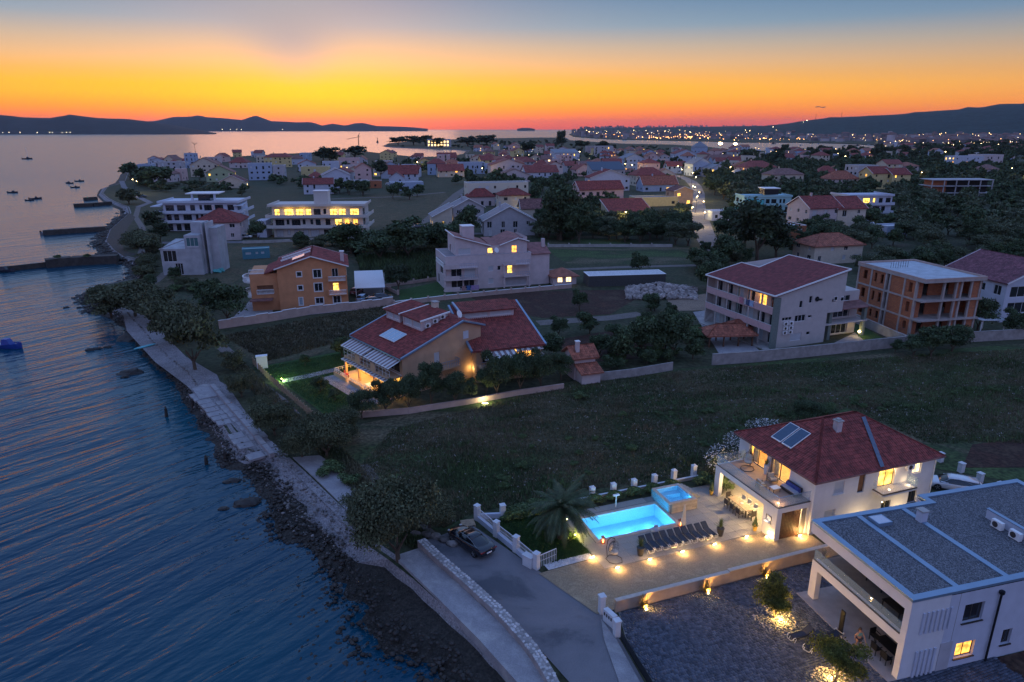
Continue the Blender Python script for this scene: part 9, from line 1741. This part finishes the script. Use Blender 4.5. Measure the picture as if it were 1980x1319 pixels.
lights('town_lights', [(1560, 1980, 266, 274, 90, 14), (1700, 1980, 272, 292, 90, 9), (1440, 1700, 294, 312, 30, 7), (1105, 1540, 256, 272, 70, 22), (1540, 1980, 262, 270, 50, 16)], 'warm pinprick lamps of the harbour town', emit('warm_pinpricks', (1, .62, .25), 9, 'NONE'), .00028)
lights('town_lights', [(1640, 1980, 268, 290, 40, 10), (1120, 1540, 256, 272, 36, 20), (900, 1440, 296, 330, 46, 6)], 'pale pinprick lamps of the harbour town', emit('pale_pinpricks', (1, .80, .50), 6, 'NONE'), .00026)
lights('shore_lights', [(1230, 1340, 269, 271, 40, 8), (1150, 1400, 266, 271, 50, 12), (1300, 1560, 272, 275, 50, 7), (1690, 1980, 276, 282, 46, 8)], 'string of orange lamps along the far shore', emit('orange_pinpricks', (1, .42, .12), 9, 'NONE'), .00036)
lights('island_lights', [(0, 180, 257, 258.6, 9, 10), (1480, 1570, 262, 263, 6, 60)], 'few lamps at the foot of the dark islands', emit('pale_pinpricks', (1, .88, .66), 7, 'NONE'), .0005)
mb = MB()
for u in (12, 24, 48, 60, 80, 112, 135, 140, 158, 166, 173): x, y = at(u, 258.4); mb.blob(((u-990)/FOC*4450*1.0, 4450, 12), 1.6, 1, 1, 0)
for u in (455, 470, 482, 490, 566): mb.blob(((u-990)/FOC*9900, 9900, 25), 3, 1, 1, 0)
tag(mb.build('island_lights', _m['pale_pinpricks']), 'small lamps along the dark island shore', 'lights', kind='stuff')
mb = MB(); mc = MB(); g = random.Random(9)
for (u0, u1, v0, v1, n, s) in ((1104, 1560, 257, 269, 520, 1.0), (1560, 1990, 263, 274, 460, 1.0), (1700, 1990, 273, 283, 170, .9), (1108, 1500, 250.8, 256, 200, 1.6)):
	for _ in range(n):
		u = g.uniform(u0, u1); v = v0+(v1-v0)*g.random(); x, y = at(u, v)
		if not inside(land, x, y): continue
		w, d_, h_ = g.uniform(10, 22)*s, g.uniform(10, 16)*s, g.uniform(6, 15)*s*(1.7 if g.random() < .1 else 1); zz = 20*max(0, (y-3500)/3000); mb.box(x, x+w, y, y+d_, 0, h_+zz)
		if g.random() < .6: mc.hexa([(x-.5, y-.5, h_+zz), (x+w+.5, y-.5, h_+zz), (x+w+.5, y+d_+.5, h_+zz), (x-.5, y+d_+.5, h_+zz), (x+2, y+d_*.4, h_+zz+3), (x+w-2, y+d_*.4, h_+zz+3), (x+w-2, y+d_*.6, h_+zz+3), (x+2, y+d_*.6, h_+zz+3)])
tag(mb.build('distant_town', mat('far_walls', (.26, .23, .24), .9, .5, .02, island=.6)), 'mass of small buildings of the far town across the channel', 'town', kind='stuff'); tag(mc.build('distant_roofs', ROOFR[1]), 'brown roofs of the far town across the channel', 'roofs', kind='stuff')
p0 = at(826, 285); sp_ = thing('shore_hotel', 'brightly lit low hotel among the trees on the spit across the bay', 'building', (*p0, 0), 0); box_obj('wall', GREYP, sp_, 0, 45, 0, 14, 0, 15)
for r_ in range(2):
	for k in range(7): mb = MB(); mb.box(2+k*6, 5+k*6, -.2, -.01, 2.5+r_*6, 6+r_*6); mb.build('window', emit('hotel_lit', (1, .66, .25), 2.2, 'NONE'), sp_)
for (u, v, Y, hgt, l) in ((365, 224, 11000, 70, 'radio mast on the island ridge'), (1627, 227, 4300, 30, 'lattice mast on the wooded hill'), (1577, 231, 4300, 30, 'thin mast on the left shoulder of the wooded hill')):
	z = zat(0, Y, v); x = (u-990)/FOC*(Y*_C+(CAM_H-z)*_S); t_ = thing('radio_mast', l, 'mast', (x, Y, z-12)); mb = MB(); mb.tube((0, 0, 0), (0, 0, hgt+12), 2.2 if Y > 5000 else 1.2, .8, 5); mb.build('mast', DARKM, t_)
p = at(381, 318); t_ = thing('street_mast', 'tall lamp mast with a bent arm rising above the headland roofs', 'mast', (*p, 0)); mb = MB(); mb.tube((0, 0, 0), (0, 0, 21), .25, .15, 6); mb.build('post', DARKM, t_); mb = MB(); mb.bar((0, 0, 19), (-2.5, 0, 21.5), .3); mb.bar((0, 0, 19), (2.8, 0, 20.5), .3); mb.build('arm', DARKM, t_)
p = at(695, 300); t_ = thing('tower_crane', 'thin construction crane against the sea behind the pines', 'crane', (*p, 0)); mb = MB(); mb.tube((0, 0, 0), (0, 0, 26), .5, .5, 4); mb.build('mast', DARKM, t_); mb = MB(); mb.bar((-16, 0, 20.5), (3, 0, 24), .5); mb.bar((0, 0, 24), (2, 0, 28), .4); mb.build('jib', DARKM, t_)
c_ = bpy.data.materials.new('cloud_grey'); c_.use_nodes = True; c_.node_tree.nodes['Principled BSDF'].inputs['Base Color'].default_value = (.12, .10, .11, 1); mb = MB()
for k in range(6): mb.blob((k*28-70, 0, 6*math.sin(k*1.3)), 16+5*math.sin(k*2), k, 2, .2, (1.3, .8, .35))
o = mb.build('cloud', c_); z = zat(0, 12000, 207); o.location = ((1587-990)/FOC*(12000*_C+(CAM_H-z)*_S), 12000, z); o['kind'] = 'structure'
def boat(u, v, L, lab, mat_=None, rz=0, canopy=False, mast=0, name='motor_boat', cat='boat'):
	x, y = at(u, v, SEA); t_ = thing(name, lab, cat, (x, y, SEA), R(rz)); w = L*.17; mb = MB(); st = [(-L/2, w*.85, .7), (-L*.2, w, .65), (L*.15, w*.95, .75), (L*.38, w*.55, .9), (L*.5, .03, 1.05)]; s_ = L/5
	for xx, ww, zt in st: mb.v += [(xx, -ww, zt*s_*.8), (xx, -ww*.6, -.25), (xx, ww*.6, -.25), (xx, ww, zt*s_*.8)]
	for i in range(4):
		for j in range(3): mb.f.append((i*4+j, i*4+j+1, i*4+4+j+1, i*4+4+j))
	mb.f.append((0, 1, 2, 3)); mb.build('hull', mat_ or mat('dark_hull', (.03, .035, .05), .4), t_)
	mb = MB(); z = .45*s_; mb.poly(*[(xx, -ww*.88, z) for xx, ww, zt in st]+[(xx, ww*.88, z) for xx, ww, zt in st[::-1]]); mb.build('deck', mat('boat_deck', (.35, .34, .33), .7), t_)
	mb = MB(); mb.hexa([(-L*.05, -w*.6, z), (L*.22, -w*.5, z), (L*.22, w*.5, z), (-L*.05, w*.6, z), (-L*.02, -w*.5, z+.8*s_), (L*.12, -w*.4, z+.8*s_), (L*.12, w*.4, z+.8*s_), (-L*.02, w*.5, z+.8*s_)]); mb.build('cabin', mat_ or _m['dark_hull'], t_)
	mb = MB(); mb.box(-L/2-.35, -L/2+.05, -.2, .2, 0, .9*s_); mb.build('outboard', DARKM, t_)
	if mast: mb = MB(); mb.tube((L*.05, 0, z), (L*.05, 0, mast), .17, .10, 6); mb.bar((L*.05, 0, 1.9), (-L*.42, 0, 2.0), .12); mb.path([(L*.05, 0, mast), (L*.48, 0, .9)], .02, 4); mb.build('mast', TRIM, t_)
	return t_
boat(53, 308, 11, 'sailing yacht with a bare mast anchored far out on the left', rz=10, mast=13, name='sailing_boat')
for i, (u, v, L, l) in enumerate(((134, 355, 5.5, 'left boat of the three moored near the headland'), (154, 351, 5.5, 'upper right boat of the three moored near the headland'), (146, 363, 5, 'lowest boat of the three moored near the headland'), (25, 373, 5.5, 'lone moored boat furthest left'), (69, 385, 5.5, 'right boat of the moored pair'), (58, 388, 4, 'small left boat of the moored pair'), (6, 526, 6, 'small dark boat at the left frame edge beside the long pier'))): boat(u, v, L, 'dark '+l, rz=[170, 20, 10, 5, 30, 10, 0][i])
boat(100, 453, 7, 'grey boat moored beside the middle pier', mat('grey_hull', (.3, .3, .32), .5), rz=3)
BLUEH = mat('blue_hull', (.02, .06, .30), .4); t_ = boat(12, 672, 6.2, 'bright blue boat moored close in at the left edge', BLUEH, rz=-8)
t_ = thing('marker_buoy', 'small sea marker far out near the crane', 'buoy', (*at(730, 276, SEA), SEA)); mb = MB(); mb.lathe((0, 0, 0), [(3, 0), (2.4, 4), (.8, 6), (.6, 10), (1.2, 11), (.3, 13)], 8); mb.build('body', DARKM, t_)
for i in range(14):
	u = 1500+i*16+random.uniform(-5, 5); v = random.uniform(277, 289)
	if not inside(land, *at(u, v)): boat(u, v, random.uniform(9, 14), 'boat moored in the channel off the harbour town', mat('pale_hull', (.4, .4, .42), .5) if i % 2 else None, rz=random.uniform(0, 180), mast=0)['group'] = 'boats moored in the channel'
mb = MB(); n = 10
for s in (1, -1): pass
pr = [(-1.7+3.4*k/n, .40*math.sin(math.pi*k/n)**.55) for k in range(n+1)]; mb.prism([(a, b_) for a, b_ in pr]+[(a, -b_) for a, b_ in pr[::-1][1:-1]], 0, .12); o = mb.build('paddle_board', mat('turquoise_board', (.08, .42, .50), .4)); o.location = (*at(280, 672, 0), .12); o.rotation_euler = (0, R(-3), R(46)); tag(o, 'turquoise paddle board lying on the shingle at the water edge', 'board')
PIERM = mat('dark_pier_stone', (.06, .052, .045), .9, .3, 1, .4, 4)
def pier(px, w, lab, z=.45):
	c = U(px, SEA); t_ = thing('pier', lab, 'pier'); pts = resamp(c, 3.0); q = random.Random(len(px))
	for i, (a, b_) in enumerate(zip(pts, pts[1:])):
		mb = MB(); mb.bar((*a, (SEA-1+z)/2-.0), (*b_, (SEA-1+z)/2), w*q.uniform(.92, 1.05), z-SEA+1+q.uniform(-.06, .06)); mb.build('block', PIERM, t_)
	return t_
pier([(90, 517), (140, 512), (230, 508)], 3.2, 'broad old stone pier with scrub on it reaching into the bay', 1.0); pier([(0, 526), (40, 522), (90, 516)], .7, 'narrow pipe-like jetty running out from the old stone pier', .1)
pier([(84, 455), (140, 451), (205, 447)], 2.2, 'second stone pier in the bay', .5); pier([(143, 401), (180, 399), (215, 396)], 2.2, 'third stone pier near the headland', .4); pier([(163, 388), (188, 386)], 1.6, 'shortest stone jetty near the headland', .3)
for (u, v) in ((111, 504), (168, 502)):
	x, y = at(u, v, .5); plant('bush', x, y, 1.2, 'small bush growing on the old stone pier', 1.0, 'bushes on the old pier', z=.9, lod=1)
for i, (u, v, l) in enumerate(((1350, 377, 'left of two people standing on the lit street'), (1356, 377, 'right of two people standing on the lit street'))):
	person(l, (*at(u, v), .05), R(20*i), (0, 0, 0, 0), _m['black_shirt'], (_m['black_shirt'], True), HAIR, 1.1, False, .1)
m = bpy.data.materials.new('haze'); m.use_nodes = True; T = m.node_tree; T.nodes.clear(); o_ = N(T, 'ShaderNodeOutputMaterial'); v_ = N(T, 'ShaderNodeVolumePrincipled')
v_.inputs['Density'].default_value = 2.1e-5; v_.inputs['Color'].default_value = (.80, .86, .96, 1); v_.inputs['Anisotropy'].default_value = .2; T.links.new(v_.outputs[0], o_.inputs['Volume'])
mb = MB(); mb.box(-28000, 28000, -250, 28000, -3, 345); o = mb.build('haze', m); o['kind'] = 'stuff'
